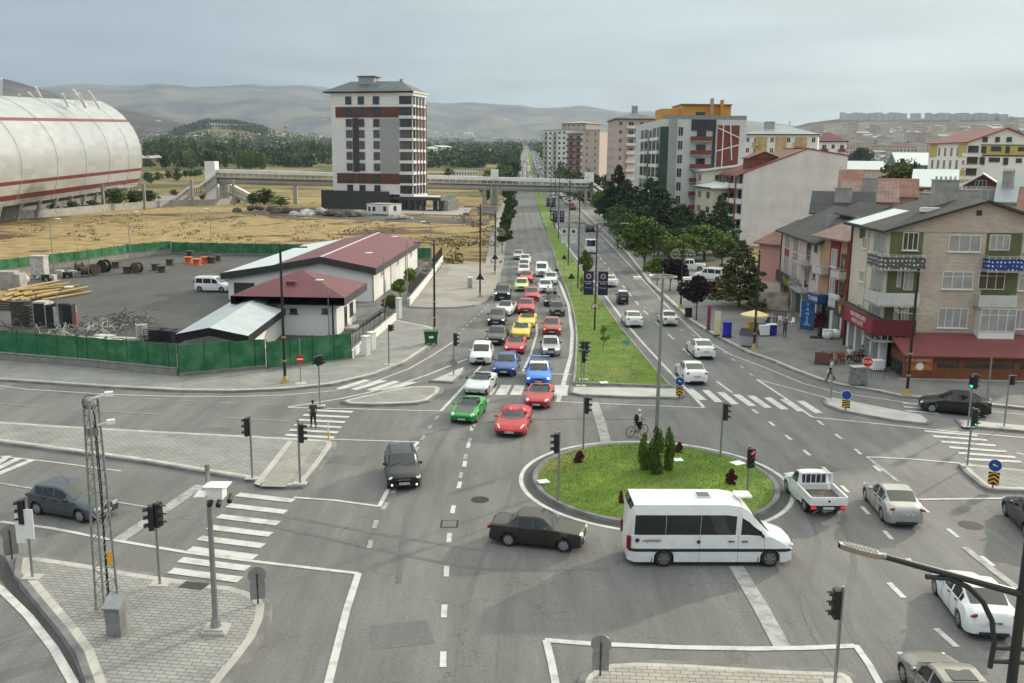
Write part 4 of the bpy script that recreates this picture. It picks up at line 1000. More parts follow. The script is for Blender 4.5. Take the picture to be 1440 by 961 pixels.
# ================================================================ BUILDING KIT
M_white =mat('white_render',(.76,.76,.745),.8,var=.05,scale=.35,world=True,detail=9)
M_dark =mat('anthracite_cladding',(.035,.037,.04),.6,var=.2,scale=.6)
M_fr =mat('white_window_frame',(.72,.72,.70),.5)
M_frd =mat('dark_window_frame',(.04,.04,.045),.5)
M_pane =mat('window_glass',(.03,.036,.04),.07,spec=.9,var=.5,scale=.6)
M_curt =mat('curtained_glass',(.40,.405,.40),.2,spec=.7,col2=(.26,.27,.275),scale=.6,contrast=(.4,.7),wave=(0,.16,.22))
M_int =mat('shopfront_glass',(.05,.05,.048),.08,spec=.8,var=.6,scale=.7)
M_steel =mat('galvanised_steel',(.34,.35,.355),.45,.7,var=.15,scale=3)
M_blk =mat('black_post_paint',(.018,.018,.019),.45)
M_gold =mat('gold_paint',(.50,.36,.12),.45,.4)
M_conc2=mat('weathered_concrete',(.38,.37,.35),.9,var=.25,scale=1.1)
STY ={'w':(M_fr,M_curt),'d':(M_frd,M_pane),'wd':(M_fr,M_pane),'x':(M_frd,M_int)}
WC ={}
def winmesh(w_,h_,sty,nv,nh):
 key =(round(w_,2),round(h_,2),sty,nv,nh)
 if key in WC:return WC[key]
 fm,pm =STY[sty];t =.06 if w_ > .9 else .045;mb =MB();d0,d1=-.055,.01
 for a in ((0,w_,0,t),(0,w_,h_ - t,h_),(0,t,t,h_ - t),(w_ - t,w_,t,h_ - t)):mb.box(a[0],a[1],d0,d1,a[2],a[3])
 for k in range(1,nv):x =w_ * k / nv;mb.box(x - t * .45,x + t * .45,d0+ .005,d1,t,h_ - t)
 if nh:mb.box(t,w_ - t,d0+ .008,d1,h_ * .72- t * .4,h_ * .72+ t * .4)
 a =mb.build('wsrc',fm).data
 mb =MB();mb.box(t * .5,w_ - t * .5,-.02,.01,t * .5,h_ - t * .5);b =mb.build('wsrc',pm).data
 mb =MB();mb.box(-.08,w_ + .08,-.14,0,-.07,0);c =mb.build('wsrc',fm).data
 for o in [o for o in COL.objects if o.name.startswith('wsrc')]:bpy.data.objects.remove(o)
 WC[key]=(a,b,c);return WC[key]
def link(name,data,parent,loc=(0,0,0),rz=0):
 o =bpy.data.objects.new(name,data);COL.objects.link(o);o.parent =parent;o.location =loc;o.rotation_euler =(0,0,rz);return o
def plane_hit(A,d,px,py):
 """ray of pixel against the vertical plane through A along d: (distance along d, height)"""
 r =ray(px,py);n_ =Vector((-d.y,d.x,0));t =(A - Vector((0,0,CAMZ))).dot(n_)/ r.dot(n_)
 q =Vector((0,0,CAMZ))+ r * t;return (q - A).dot(d),q.z - A.z
class Bld:
 def __init__(s,name,label,A,B,dep,h,m,cat='building',z=0,group=None,body=True,z0=0.0):
  A =Vector((A.x,A.y,0));B =Vector((B.x,B.y,0));s.A =A;s.d =(B - A).normalized();s.W =(B - A).length
  s.n =Vector((-s.d.y,s.d.x,0));s.dep =dep;s.h =h;s.z =z
  s.t =thing(name,label,cat,(A.x,A.y,z),atan2(s.d.y,s.d.x),group)
  if body:mb =MB();mb.box(0,s.W,0,dep,z0- .3,h);s.wall =mb.build('wall',m,s.t)
 def part(s,name,mb,m,smooth=False,parent=None,label=None):return mb.build(name,m,parent or s.t,smooth,label=label)
 def bx(s,name,m,x0,x1,y0,y1,z0,z1,parent=None,label=None):mb =MB();mb.box(x0,x1,y0,y1,z0,z1);return s.part(name,mb,m,parent=parent,label=label)
 def px(s,face,px,py):
  A =Vector((s.A.x,s.A.y,s.z))
  if face == 'F':return plane_hit(A,s.d,px,py)
  if face == 'L':return plane_hit(A,s.n,px,py)
  return plane_hit(A + s.d * s.W,s.n,px,py)
 def win(s,face,u,v,w_,h_,sty='w',nv=2,nh=0,sill=True,off=0.0,name='window'):
  a,b,c =winmesh(w_,h_,sty,nv,nh)
  if face == 'F':loc,rz =(u,-off,v),0
  elif face == 'L':loc,rz =(-off,u + w_,v),-pi / 2
  else:loc,rz =(s.W + off,u,v),pi / 2
  f =link(name,a,s.t,loc,rz);link('pane',b,f)
  if sill:link('sill',c,f)
  return f
 def winpx(s,face,x0,y0,x1,y1,sty='w',nv=2,nh=0,sill=True,off=0.0,name='window'):
  u0,v0=s.px(face,x0,y1);u1,v1=s.px(face,x1,y0)
  if u0 > u1:u0,u1=u1,u0
  return s.win(face,u0,min(v0,v1),u1- u0,abs(v1- v0),sty,nv,nh,sill,off,name)
 def gable(s,m,rise,over=.5,axis='x',th=.15,e=None,wallm=None,name='roof',x0=0,x1=None,y0=0,y1=None,h=None):
  x1=s.W if x1 is None else x1;y1=s.dep if y1 is None else y1;h =s.h if h is None else h;mb =MB()
  if axis == 'x':  # ridge parallel to the front
   ym =(y0+ y1)/ 2;k =rise / (ym - y0);lo =h - over * k
   P_ =[(y0- over,lo),(ym,h + rise),(y1+ over,lo)]
   for (a,za),(b,zb) in zip(P_,P_[1:]):
    mb.face([(x0- over,a,za + th),(x1+ over,a,za + th),(x1+ over,b,zb + th),(x0- over,b,zb + th)])
    mb.face([(x0- over,a,za),(x0- over,b,zb),(x1+ over,b,zb),(x1+ over,a,za)])
    for x,sg in ((x0- over,1),(x1+ over,-1)):mb.face([(x,a,za),(x,a,za + th),(x,b,zb + th),(x,b,zb)][::sg])
   mb.face([(x0- over,y0- over,lo),(x1+ over,y0- over,lo),(x1+ over,y0- over,lo + th),(x0- over,y0- over,lo + th)])
   s.part(name,mb,m);g =MB()
   for x,sg in ((x0,1),(x1,-1)):g.face([(x,y0,h - .01),(x,ym,h + rise - .01),(x,y1,h - .01)][::sg])
   if wallm:s.part('gable_wall',g,wallm)
  else:
   xm =(x0+ x1)/ 2;k =rise / (xm - x0);lo =h - over * k
   P_ =[(x0- over,lo),(xm,h + rise),(x1+ over,lo)]
   for (a,za),(b,zb) in zip(P_,P_[1:]):
    mb.face([(a,y0- over,za + th),(b,y0- over,zb + th),(b,y1+ over,zb + th),(a,y1+ over,za + th)])
    mb.face([(a,y0- over,za),(a,y1+ over,za),(b,y1+ over,zb),(b,y0- over,zb)])
    for y,sg in ((y0- over,1),(y1+ over,-1)):mb.face([(a,y,za),(b,y,zb),(b,y,zb + th),(a,y,za + th)][::sg])
   for x,sg in ((x0- over,-1),(x1+ over,1)):mb.face([(x,y0- over,lo),(x,y1+ over,lo),(x,y1+ over,lo + th),(x,y0- over,lo + th)][::sg])
   s.part(name,mb,m);g =MB()
   for y,sg in ((y0,1),(y1,-1)):g.face([(x0,y,h - .01),(x1,y,h - .01),(xm,y,h + rise - .01)][::sg])
   if wallm:s.part('gable_wall',g,wallm)
 def hip(s,m,rise,over=.5,th=.15,x0=0,x1=None,y0=0,y1=None,h=None,name='roof',fascia=None):
  x1=s.W if x1 is None else x1;y1=s.dep if y1 is None else y1;h =s.h if h is None else h;mb =MB()
  x0 -= over;x1 += over;y0 -= over;y1 += over;W_,D_ =x1- x0,y1- y0;q =min(W_,D_)/ 2
  if W_ >= D_:r0,r1=(x0+ q,(y0+ y1)/ 2),(x1- q,(y0+ y1)/ 2)
  else:r0,r1=((x0+ x1)/ 2,y0+ q),((x0+ x1)/ 2,y1- q)
  z1=h + th;zr_ =h + th + rise
  a,b,c,d =(x0,y0,z1),(x1,y0,z1),(x1,y1,z1),(x0,y1,z1);R0,R1=(*r0,zr_),(*r1,zr_)
  if W_ >= D_:fs =[[a,b,R1,R0],[b,c,R1],[c,d,R0,R1],[d,a,R0]]
  else:fs =[[a,b,R0],[b,c,R1,R0],[c,d,R1],[d,a,R0,R1]]
  for f in fs:mb.face(f)
  s.part(name,mb,m);f =MB();f.box(x0,x1,y0,y1,h,z1- .003,skip='f');s.part('eaves',f,fascia or m)
 def chimney(s,x,y,z,w_=.8,d_=.5,h_=1.6,m=None,pots=4):
  mb =MB();mb.box(x - w_ / 2,x + w_ / 2,y - d_ / 2,y + d_ / 2,z - .8,z + h_);mb.box(x - w_ / 2- .06,x + w_ / 2+ .06,y - d_ / 2- .06,y + d_ / 2+ .06,z + h_ + .0,z + h_ + .1)
  for k in range(pots):q =x - w_ / 2+ (k + .5)* w_ / pots;mb.cyl((q,y,z + h_ + .1),(q,y,z + h_ + .35),.09,.08,6)
  s.part('chimney',mb,m or M_conc2)
 def balcony(s,face,u,v,w_,d_=1.1,slabm=None,panm=None,h_=.95,rail=None,name='balcony'):
  mb =MB();mb.box(0,w_,-d_,0,-.16,0)
  f =mb.build(name,slabm or M_white,s.t)
  if face == 'F':f.location =(u,0,v)
  elif face == 'L':f.location =(0,u + w_,v);f.rotation_euler =(0,0,-pi / 2)
  else:f.location =(s.W,u,v);f.rotation_euler =(0,0,pi / 2)
  if panm:
   mb =MB();t =.07
   mb.box(0,w_,-d_,-d_ + t,.0,h_);mb.box(0,t,-d_ + t,0,.0,h_);mb.box(w_ - t,w_,-d_ + t,0,.0,h_);mb.build('parapet',panm,f)
  if rail:
   mb =MB();z1=h_ if not panm else h_ + .25;z0=.05 if not panm else h_;r =.02
   for q in (z1,(z0+ z1)/ 2):mb.tube([(0.03,0,q),(.03,-d_ + .03,q),(w_ - .03,-d_ + .03,q),(w_ - .03,0,q)],r,4)
   n_ =max(3,int(w_ / .5));
   for k in range(n_ + 1):x =.03+ (w_ - .06)* k / n_;mb.box(x - .015,x + .015,-d_ + .015,-d_ + .045,z0,z1)
   mb.build('railing',rail,f)
  return f
# ================================================================ THE YARD ON THE LEFT
M_greenmesh =mat('green_mesh_screen',(.022,.14,.06),.75,col2=(.10,.25,.12),scale=.9,world=True,detail=12,contrast=(.44,.72),spec=.3)
M_wallblock =mat('patterned_block_wall',(.36,.345,.32),.9,col2=(.27,.26,.245),scale=1.5,world=True,brick=(.3,.2,.02,(.6,.6,.6),(pi / 2,0,0)))
def fence(name,label,pts,wall_h,h,post_gap=1.9,group=None,mesh=None,posts=M_blk,wallm=None,step=None,pr=.035,zb=.0):
 pts =[Vector((p.x,p.y,0)) for p in pts];o0=pts[0]
 t =thing(name,label,'fence',(o0.x,o0.y,zb),0,group);wl,ms,=MB(),MB()
 for a,b in zip(pts,pts[1:]):
  d =(b - a);L_ =d.length;d.normalize();n_ =Vector((-d.y,d.x,0))* .12;a_,b_ =a - o0,b - o0
  if wall_h:wl.prism([(a_ + n_)[:2],(b_ + n_)[:2],(b_ - n_)[:2],(a_ - n_)[:2]],-.1,wall_h)
  if wall_h:wl.prism([(a_ + n_ * 1.4)[:2],(b_ + n_ * 1.4)[:2],(b_ - n_ * 1.4)[:2],(a_ - n_ * 1.4)[:2]],wall_h,wall_h + .06)
  if mesh:
   n2=n_ * .12;ns =max(2,int(L_ / .6))
   for k in range(ns):
    p,q =a_ + (b_ - a_)* (k / ns),a_ + (b_ - a_)* ((k + 1)/ ns);j0=sin((k)* 1.7)* .03;j1=sin((k + 1)* 1.7)* .03
    for sg in (1,-1):
     f =[(*(p + n2* sg + n_ * j0* 4)[:2],wall_h + .08),(*(q + n2* sg + n_ * j1* 4)[:2],wall_h + .08),(*(q + n2* sg)[:2],h - .05+ j1),(*(p + n2* sg)[:2],h - .05+ j0)]
     ms.face(f[::-sg])
  k =0.0
  while k <= L_ + .01:
   q =a_ + (b_ - a_)* (k / L_);pm_ =MB();pm_.cyl((q.x,q.y,0),(q.x,q.y,h + .18),pr,pr,6);pm_.build('post',posts,t);k += post_gap
 if wall_h:wl.build('low_wall',wallm or M_wallblock,t)
 if mesh:ms.build('mesh_screen',mesh,t)
 return t
G1='green screened fence panels round the yard'
fence('screened_fence','green mesh screened fence on a patterned block wall along the lower street',PP([(-260,488),(-120,498),(0,508),(125,518.5),(250,531)]),.7,2.55,mesh=M_greenmesh,group=G1)
fence('screened_fence','green screened fence on a low kerb wall in front of the white ribbed roof',PP([(252,532.5),(374,521)]),.35,2.55,mesh=M_greenmesh,group=G1)
fence('screened_fence','short green screened fence behind the black lamp post and no-entry sign',PP([(376,522),(494,507)]),.15,2.35,mesh=M_greenmesh,group=G1)
fence('screened_fence','long green screened fence at the back left of the yard below the dry field',PP([(-200,405),(0,388),(60,380),(125,372),(180,363),(241,357)]),.75,2.2,mesh=M_greenmesh,post_gap=3.2,group=G1)
fence('screened_fence','green screened fence along the back of the yard behind the cable drums',PP([(242,357),(360,359),(470,361),(607,366)]),.15,2.0,mesh=M_greenmesh,post_gap=2.6,group=G1)
fence('iron_fence','dark upright iron fence on a white wall beside the driveway entrance',PP([(494.5,507),(512,490),(535,470),(556,451.5)]),.75,2.2,post_gap=.55,wallm=M_white,pr=.03)
fence('iron_fence','dark upright iron fence on a white wall beside the concrete plaza',PP([(575,432),(600,400),(622,368)]),.9,2.3,post_gap=.8,wallm=M_white,pr=.03)
def post_box(name,label,px,py,w_,d_,h_,m,cat,ang=0,cap=True):
 p =P(px,py);t =thing(name,label,cat,(p.x,p.y,.13),R(ang));mb =MB();mb.box(-w_ / 2,w_ / 2,-d_ / 2,d_ / 2,0,h_);mb.build('body',m,t)
 if cap:mb =MB();mb.box(-w_ / 2- .05,w_ / 2+ .05,-d_ / 2- .05,d_ / 2+ .05,h_,h_ + .07);mb.build('cap',m,t)
 return t
post_box('gate_pillar','white gate pillar nearer to the iron fence end',515,502,.55,.5,1.6,M_white,'gate pillar',-35)
post_box('gate_pillar','second white pillar of the pair by the iron fence, farther back',523,494,.55,.5,1.5,M_white,'gate pillar',-35)
post_box('gate_pillar','tall white pillar at the driveway gate',561,450,.45,.45,2.1,M_white,'gate pillar',-35)
M_maroon =mat('maroon_roof',(.16,.035,.05),.55,var=.18,scale=.5,wave=(0,.45,.35),world=False)
M_ribw =mat('white_ribbed_roof',(.60,.64,.66),.4,.1,var=.08,scale=.7,wave=(1,.55,.45))
M_wroof =mat('pale_sheet_roof',(.62,.67,.68),.45,.1,var=.05,scale=.6)
# hall
A_,B_ =P(322,421),P(525,424.5);Cc =P(567,375.5);dep =(Cc - B_).length
hb =Bld('storage_hall','long white storage hall with maroon and pale sheet roof in the yard',A_,B_,dep,3.2,M_white)
u1,z1=hb.px('F',384,373);u2,z2=hb.px('F',452,361);u3,z3=hb.px('F',526,377);u0,z0=hb.px('F',312,385)
print('HALL',hb.W,dep,u0,z0,u1,z1,u2,z2,u3,z3)
z0=max(z0,3.1);prof =[(u0,z0),(u1,z1),(u2,z2),(u3+ .3,z3)]
for (nm,m_,pr_) in (('roof',M_wroof,prof[:2]),('roof',M_maroon,prof[1:])):
 mb =MB();ov =.5
 for (a,za),(b,zb) in zip(pr_,pr_[1:]):
  mb.face([(a,-ov,za),(b,-ov,zb),(b,dep + ov,zb),(a,dep + ov,za)]);mb.face([(a,-ov,za - .1),(a,dep + ov,za - .1),(b,dep + ov,zb - .1),(b,-ov,zb - .1)])
 hb.part(nm,mb,m_)
mb =MB()
for (a,za),(b,zb) in zip(prof,prof[1:]):mb.face([(a,-ov - .02,za - .75),(b,-ov - .02,zb - .75),(b,-ov - .02,zb + .04),(a,-ov - .02,za + .04)]);mb.face([(a,-ov - .02,za - .75),(a,0,za - .75),(b,0,zb - .75),(b,-ov - .02,zb - .75)])
a,za =prof[-1];mb.face([(a,-ov,za - .75),(a,dep + ov,za - .75),(a,dep + ov,za + .04),(a,-ov,za + .04)]);hb.part('fascia',mb,M_dark)
mb =MB();mb.face([(0,.001,3.0),(hb.W,.001,3.0),(hb.W,.001,z3- .1),(u2,.001,z2- .1),(u1,.001,z1- .1),(0,.001,z0- .1)]);mb.face([(hb.W - .001,0,3),(hb.W - .001,dep,3),(hb.W - .001,dep,z3- .1),(hb.W - .001,0,z3- .1)]);hb.part('upper_wall',mb,M_white)
mb =MB();mb.box(u2- .12,u2+ .12,-.4,dep + .4,z2- .02,z2+ .05);hb.part('ridge_cap',mb,M_wroof)
for k in range(4):hb.bx('wall_pilaster',M_dark,hb.W - .02,hb.W + .06,dep * (k / 3.0)- .1,dep * (k / 3.0)+ .1,0,z3- .3)
hb.bx('annex_wall',M_white,.0,5.2,-.05,0,0,2.6)
hb.winpx('F',330,398,358,416,'x',4,0,off=.06)
for k in range(3):hb.win('R',dep * (.14+ .33* k),2.3,1.2,.8,'w',1)
# maroon hip roofed office
aB =(B_ - A_).normalized();F1=P(474,472.5);F2=P(495,455)
of =Bld('yard_office','small white yard office with maroon hipped roof and dark fascia',F1- aB * 8.6,F1,8.5,3.0,M_white)
of.hip(M_maroon,1.9,1.0,.75,fascia=M_dark)
of.winpx('F',408,434,418,441,'d',1);of.winpx('F',453,434,461,441,'d',1);of.win('R',3.2,.1,1.0,2.1,'d',1,name='door');of.win('R',5.6,.9,1.4,1.3,'d',2)
of.bx('skylight',M_maroon,3.6,4.5,1.2,1.9,4.2,4.9);of.bx('downpipe',M_blk,8.2,8.32,-.12,0,0,3)
of.bx('step',M_conc,8.6,9.7,3,5,0,.2)
# white ribbed roof shed
Z =2.5;e1,e2,e3,e4=P(246,471,Z),P(349,473.5,Z),P(412,426,Z),P(326,424,Z)
c_ =(e1+ e2+ e3+ e4)/ 4;t =thing('ribbed_shed','white walled shed with pale ribbed metal roof just inside the green fence','building',(c_.x,c_.y,0),atan2((e3- e2).y,(e3- e2).x))
Mi =t.matrix_basis.copy() if 0 else (Matrix.Translation((c_.x,c_.y,0)) @ Matrix.Rotation(atan2((e3- e2).y,(e3- e2).x),4,'Z')).inverted()
l =[Mi @ q for q in (e1,e2,e3,e4)];r0=Mi @ P(294,462,3.3);r1=Mi @ P(366,416,3.3)
mb =MB();mb.face([l[0],r0,r1,l[3]][::-1]);mb.face([r0,l[1],l[2],r1][::-1]);mb.face([l[0],r0,r1,l[3]]);mb.M =Matrix.Translation((0,0,.03));mb.face([l[0],r0,r1,l[3]][::-1]);mb.face([r0,l[1],l[2],r1][::-1]);mb.build('roof',mat('ribbed_roof_pale',(.50,.55,.58),.4,.2,var=.1,scale=.7,wave=(0,.5,.55)),t)
mb =MB();d_ =Vector((0,0,-.6))
for a,b in ((l[0],r0),(r0,l[1]),(l[1],l[2]),(l[3],l[0]),(l[2],r1),(r1,l[3])):mb.face([a + d_,b + d_,b + Vector((0,0,.05)),a + Vector((0,0,.05))]);mb.face([a + d_,b + d_,b + Vector((0,0,.05)),a + Vector((0,0,.05))][::-1])
mb.build('fascia',M_dark,t)
mb =MB();s9=.86;w4=[Vector((q.x * s9,q.y * s9,0)) for q in l];mb.prism([(q.x,q.y) for q in w4],0,2.45);mb.build('wall',M_white,t)
# plank of yard things
M_wood =mat('pale_timber',(.50,.36,.16),.8,col2=(.34,.23,.10),scale=2.5)
M_reel =mat('reel_wood',(.09,.07,.055),.85,var=.4,scale=4);M_org =mat('orange_plastic',(.62,.14,.03),.6)
def reel(label,px,py,m,r=.75,wd=.8,lying=True,core=None):
 p =P(px,py);t =thing('cable_drum',label,'cable drum',(p.x,p.y,0),random.uniform(0,3),'cable drums in the yard')
 ax =Vector((0,0,1)) if lying else Vector((1,0,0));o =Vector((0,0,0)) if lying else Vector((-wd / 2,0,r))
 for k in (0,1):mb =MB();q =o + ax * (wd * k);mb.cyl(q - ax * .04,q + ax * .04,r,r,18);mb.build('flange',m,t)
 mb =MB();mb.cyl(o,o + ax * wd,r * .7,r * .7,14);mb.build('core',core or M_reel,t)
reels =[(267,361,'black','black topped drum at the back of the yard, leftmost of the orange group',M_reel,1),(265,370,'o','orange drum in front of the black topped one',M_org,1),(277,373,'o','small orange drum nearest in the group',M_org,1),(289,370,'o','orange drum beside the tall dark one',M_org,1),(298,370,'d','tall dark drum with orange top',M_reel,1),(306,367,'d','dark drum farthest right of the orange group',M_reel,1),
(239,373,'d','dark drum standing alone left of the orange group',M_reel,1),(228,383,'d','dark drum with pale top nearest the open yard',M_reel,1),(219,380,'d','dark drum with a white side beside the scrap',M_reel,1),(193,384,'w','large wooden drum stood on its rim',M_reel,0),(179,384,'d','drum with a pale top left of the big wooden drum',M_reel,1),
(163,377,'d','dark drum close to the back wall',M_reel,1),(147,383,'b','black bundled drum by the wall',M_blk,0),(133,387,'w','brown drum on its rim in the row by the wall',M_reel,0),(120,389,'w','brown drum leaning at the left of the row',M_reel,0),(112,384,'w','brown drum tucked behind the leaning one',M_reel,0)]
for (x,y,c,lb,m_,ly) in reels:reel(lb,x,y,m_,.75 if c != 'b' else .9,.9,bool(ly),M_org if c == 'o' else None)
def simple(name,label,cat,px,py,fn,m,ang=0,group=None,z=0.0,smooth=False):
 p =P(px,py);mb =MB();mb.M =Matrix.Rotation(R(ang),4,'Z');fn(mb);o =mb.build(name,m,smooth=smooth);o.location =(p.x,p.y,z);return tag(o,label,cat,group)
# timber poles
for k in range(13):
 p0,p1=P(2+ k * 4.5,425- k * .2- (k % 3)* 4),P(75+ k * 4.6,400+ k * 1.2)
 if k > 8:p0,p1=P(30+ (k - 8)* 7,424+ (k % 2)),P(112+ (k - 8)* 4,408+ (k - 8)* 1.2)
 mb =MB();z_ =.16+ .24* (k % 3);c_ =(p0+ p1)/ 2;mb.cyl((p0- c_)+ Vector((0,0,z_)),(p1- c_)+ Vector((0,0,z_ + .05)),.15,.12,8);o =mb.build('timber_pole',M_wood,smooth=True);o.location =c_
 tag(o,'peeled yellow timber pole in the stack on the yard','timber pole','stack of yellow timber poles')
for k in range(4):
 p0,p1=P(-15,424+ k * 4),P(42- k * 3,430+ k * 2.5);c_ =(p0+ p1)/ 2;mb =MB();mb.cyl(p0- c_ + Vector((0,0,.15)),p1- c_ + Vector((0,0,.15)),.14,.12,8);o =mb.build('dark_pole',M_reel);o.location =c_;tag(o,'dark tarred timber pole beside the yellow stack','timber pole','dark poles beside the yellow stack')
M_rust =mat('scrap_metal',(.10,.09,.085),.7,.4,var=.5,scale=3);M_scr =mat('pale_scrap',(.5,.49,.47),.6,var=.3,scale=2);M_redp =mat('red_plastic',(.55,.03,.03),.4)
rnd =random.Random(3)
def frame_scrap(label,px,py,w_,d_,h_,m,ang,name='metal_rack',cat='rack'):
 p =P(px,py);t =thing(name,label,cat,(p.x,p.y,0),R(ang))
 mb =MB()
 for x in (0,w_):
  for y in (0,d_):mb.box(x - .03,x + .03,y - .03,y + .03,0,h_)
 for z_ in (0.05,h_):
  for y in (0,d_):mb.box(0,w_,y - .025,y + .025,z_ - .03,z_)
  for x in (0,w_):mb.box(x - .025,x + .025,0,d_,z_ - .03,z_)
 mb.build('frame',m,t)
 mb =MB();n_ =6
 for k in range(n_):z_ =h_ * (k + .5)/ n_;mb.box(.04,w_ - .04,.04,d_ - .04,z_ - .02,z_ + .02)
 mb.build('shelves',m,t);return t
def kiosk(label,px,py,w_,d_,h_,m,m2,ang,name='cabinet',cat='cabinet'):
 p =P(px,py);t =thing(name,label,cat,(p.x,p.y,0),R(ang));mb =MB();mb.box(0,w_,0,d_,0,h_);mb.build('body',m,t)
 mb =MB();mb.box(.08,w_ - .08,-.04,0,.15,h_ - .15);mb.build('door',m2,t);return t
kiosk('black slatted cabinet at the left end of the scrap row',17,458,1.6,1.2,2.3,M_blk,M_rust,8)
frame_scrap('dark open rack next to the slatted cabinet',36,460,1.6,1.3,2.2,M_rust,5)
kiosk('white kiosk frame in the middle of the scrap row',48,461,1.2,1.2,2.5,M_scr,M_blk,0)
kiosk('black framed white booth right of the white kiosk',58,459,.9,1.1,2.3,M_scr,M_blk,5)
for k,(x,w_) in enumerate(((66,.8),(73,.8),(80,.7),(86,.7),(92,.7))):kiosk(['tall black cabinet behind the yard lamp','pale edged black cabinet beside the yard lamp','black cabinet third in the tight row','glossy black cabinet near the beige board','black cabinet touching the beige board'][k],x,461,w_,1.0,2.2,M_blk,[M_blk,M_scr,M_rust,M_blk,M_blk][k],2)
kiosk('beige upright board at the right end of the cabinet row',98,459,.6,.4,2.0,mat('beige_board',(.55,.42,.29),.7,var=.2),M_scr,0,'board','board')
simple('gas_canister','red rounded canister beside the beige board','canister',105,458,lambda mb:(mb.cyl((0,0,0),(0,0,1.3),.32,.32,12),mb.sphere((0,0,1.3),.32,12,6)),M_redp,smooth=True)
for k,(x,y,lb) in enumerate(((122,468,'white bent pipes'),(137,466,'grey tangled tubing'),(150,474,'pale curled sheet metal'),(118,478,'rusty pipe offcuts'),(165,470,'thin bent rods'),(192,460,'black chair frames'),(172,455,'black lattice frames'),(182,463,'crossed dark bars'),(88,480,'grey bars'),(62,476,'steel angles'),(30,474,'dark twisted bars'))):
 mb =MB();rr =rnd
 for q in range(16):
  a =Vector((rr.uniform(-1.5,1.5),rr.uniform(-1,1),rr.uniform(.1,.9)));d =Vector((rr.uniform(-1,1),rr.uniform(-1,1),rr.uniform(-.1,.8))).normalized()* rr.uniform(.6,1.3)
  b =a + d;mb.cyl(a,b,.03,.03,5);c =b + Vector((rr.uniform(-.6,.6),rr.uniform(-.6,.6),rr.uniform(-.6,.2)));mb.cyl(b,c,.03,.03,5)
 p =P(x,y);o =mb.build('scrap_pile',M_scr if k in (0,2,8) else M_rust);o.location =(p.x,p.y,0);tag(o,'heap of ' + lb + ' among the scrap behind the green fence','scrap heap','scrap heaps in the yard')
frame_scrap('dark tank with pale straps at the right end of the scrap',203,480,1.7,1.1,1.1,M_dark,-8,'metal_crate','crate');frame_scrap('second dark crate touching the strapped tank',219,481,1.5,1.1,1.1,M_dark,-12,'metal_crate','crate');kiosk('grey bin at the very end of the scrap next to the shed',242,482,.8,.8,1.0,M_rust,M_rust,0,'metal_bin','bin')
frame_scrap('white metal chair frame tipped on the heap',192,474,1.0,.8,1.1,M_scr,25,'steel_frame','frame')
for k,(x,y,w_,ang,m_) in enumerate(((105,483,1.6,20,M_wood),(130,484,1.8,5,M_scr),(148,480,1.7,-20,M_scr),(160,486,1.5,8,M_scr),(176,484,2.0,-4,M_conc2),(186,487,1.4,10,M_rust),(75,486,1.5,-15,M_rust))):
 simple('loose_panel',['tan','white','crumpled white','pale','grey green','rusty','dark'][k]+ ' loose panel lying in the scrap along the fence','panel',x,y,lambda mb,w_=w_:(mb.box(-w_ / 2,w_ / 2,-.5,.5,.5,.56),mb.box(-w_ / 2,-w_ / 2+ .08,-.5,.5,0,.5),mb.box(w_ / 2- .08,w_ / 2,-.5,.5,0,.5)),m_,ang,'loose panels in the scrap')
simple('white_bin','tall white tank standing by the back wall of the yard','tank',57,392,lambda mb:(mb.box(-.9,.9,-.7,.7,.5,3.0),mb.box(-1,1,-.8,.8,2.95,3.1),mb.box(-.8,-.6,-.6,.6,0,.5),mb.box(.6,.8,-.6,.6,0,.5)),M_scr)
simple('block_stack','pile of pale concrete blocks at the left edge of the yard','block pile',8,405,lambda mb:(mb.box(-3,2.2,-1,1,0,1.8),mb.box(-2.5,1.5,-.9,.8,1.8,2.1)),M_conc2,4)
simple('white_dome','low white domed lid beside the concrete blocks','dome',27,397,lambda mb:(mb.cyl((0,0,0),(0,0,.5),1.3,1.3,16),mb.sphere((0,0,.5),1.25,16,6,sc3=(1,1,.5))),M_scr,smooth=True)
for k,(x,y) in enumerate(((84,388),(95,391),(102,389),(66,395),(73,395))):simple('pallet_crate',['pale crate below the back wall','dark low crate in front of the pale one','white stool-like crate right of the dark crate','black crate at the foot of the white tank','white crate with black legs beside the tank'][k],'crate',x,y,lambda mb:(mb.box(-.5,.5,-.4,.4,.35,.8),mb.box(-.5,-.4,-.4,.4,0,.35),mb.box(.4,.5,-.4,.4,0,.35)),[M_scr,M_blk,M_scr,M_blk,M_scr][k])
# ================================================================ TOWER BLOCK
M_tw =mat('tower_white',(.74,.745,.75),.7,var=.06,scale=.1,wave=(2,1.2,.12))
M_tg =mat('tower_grey_panel',(.34,.35,.355),.7,var=.08,scale=.2)
M_tb =mat('tower_brown_band',(.12,.035,.028),.7,var=.15,scale=.3)
M_slate =mat('slate_roof',(.11,.125,.14),.6,var=.25,scale=.3)
A_,B_ =P(469.5,293.5),P(563,296)
tw =Bld('tower_block','tall white tower block with brown bands and a dark podium by the footbridge',A_,B_,11.5,1,M_tw,body=False)
zt_ =tw.px('F',520,131)[1];zb_ =tw.px('F',520,273)[1];print('TOWER',tw.W,zt_,zb_)
Wt =tw.W;dw =tw.dep
for nm,m_,x0,x1,y0,y1,z0,z1 in (('wall',M_tw,0,Wt,0,dw,zb_,zt_),('side_wing',M_tw,-1.6,0,3,dw - 2,zb_,zt_)):tw.bx(nm,m_,x0,x1,y0,y1,z0,z1)
rowy =[(223,268),(285,330),(350,395),(412,456),(474,518),(536,580),(600,642),(662,708),(722,766)]
rz =[(tw.px('F',520,80+ b / 4)[1],tw.px('F',520,80+ a / 4)[1]) for a,b in rowy]
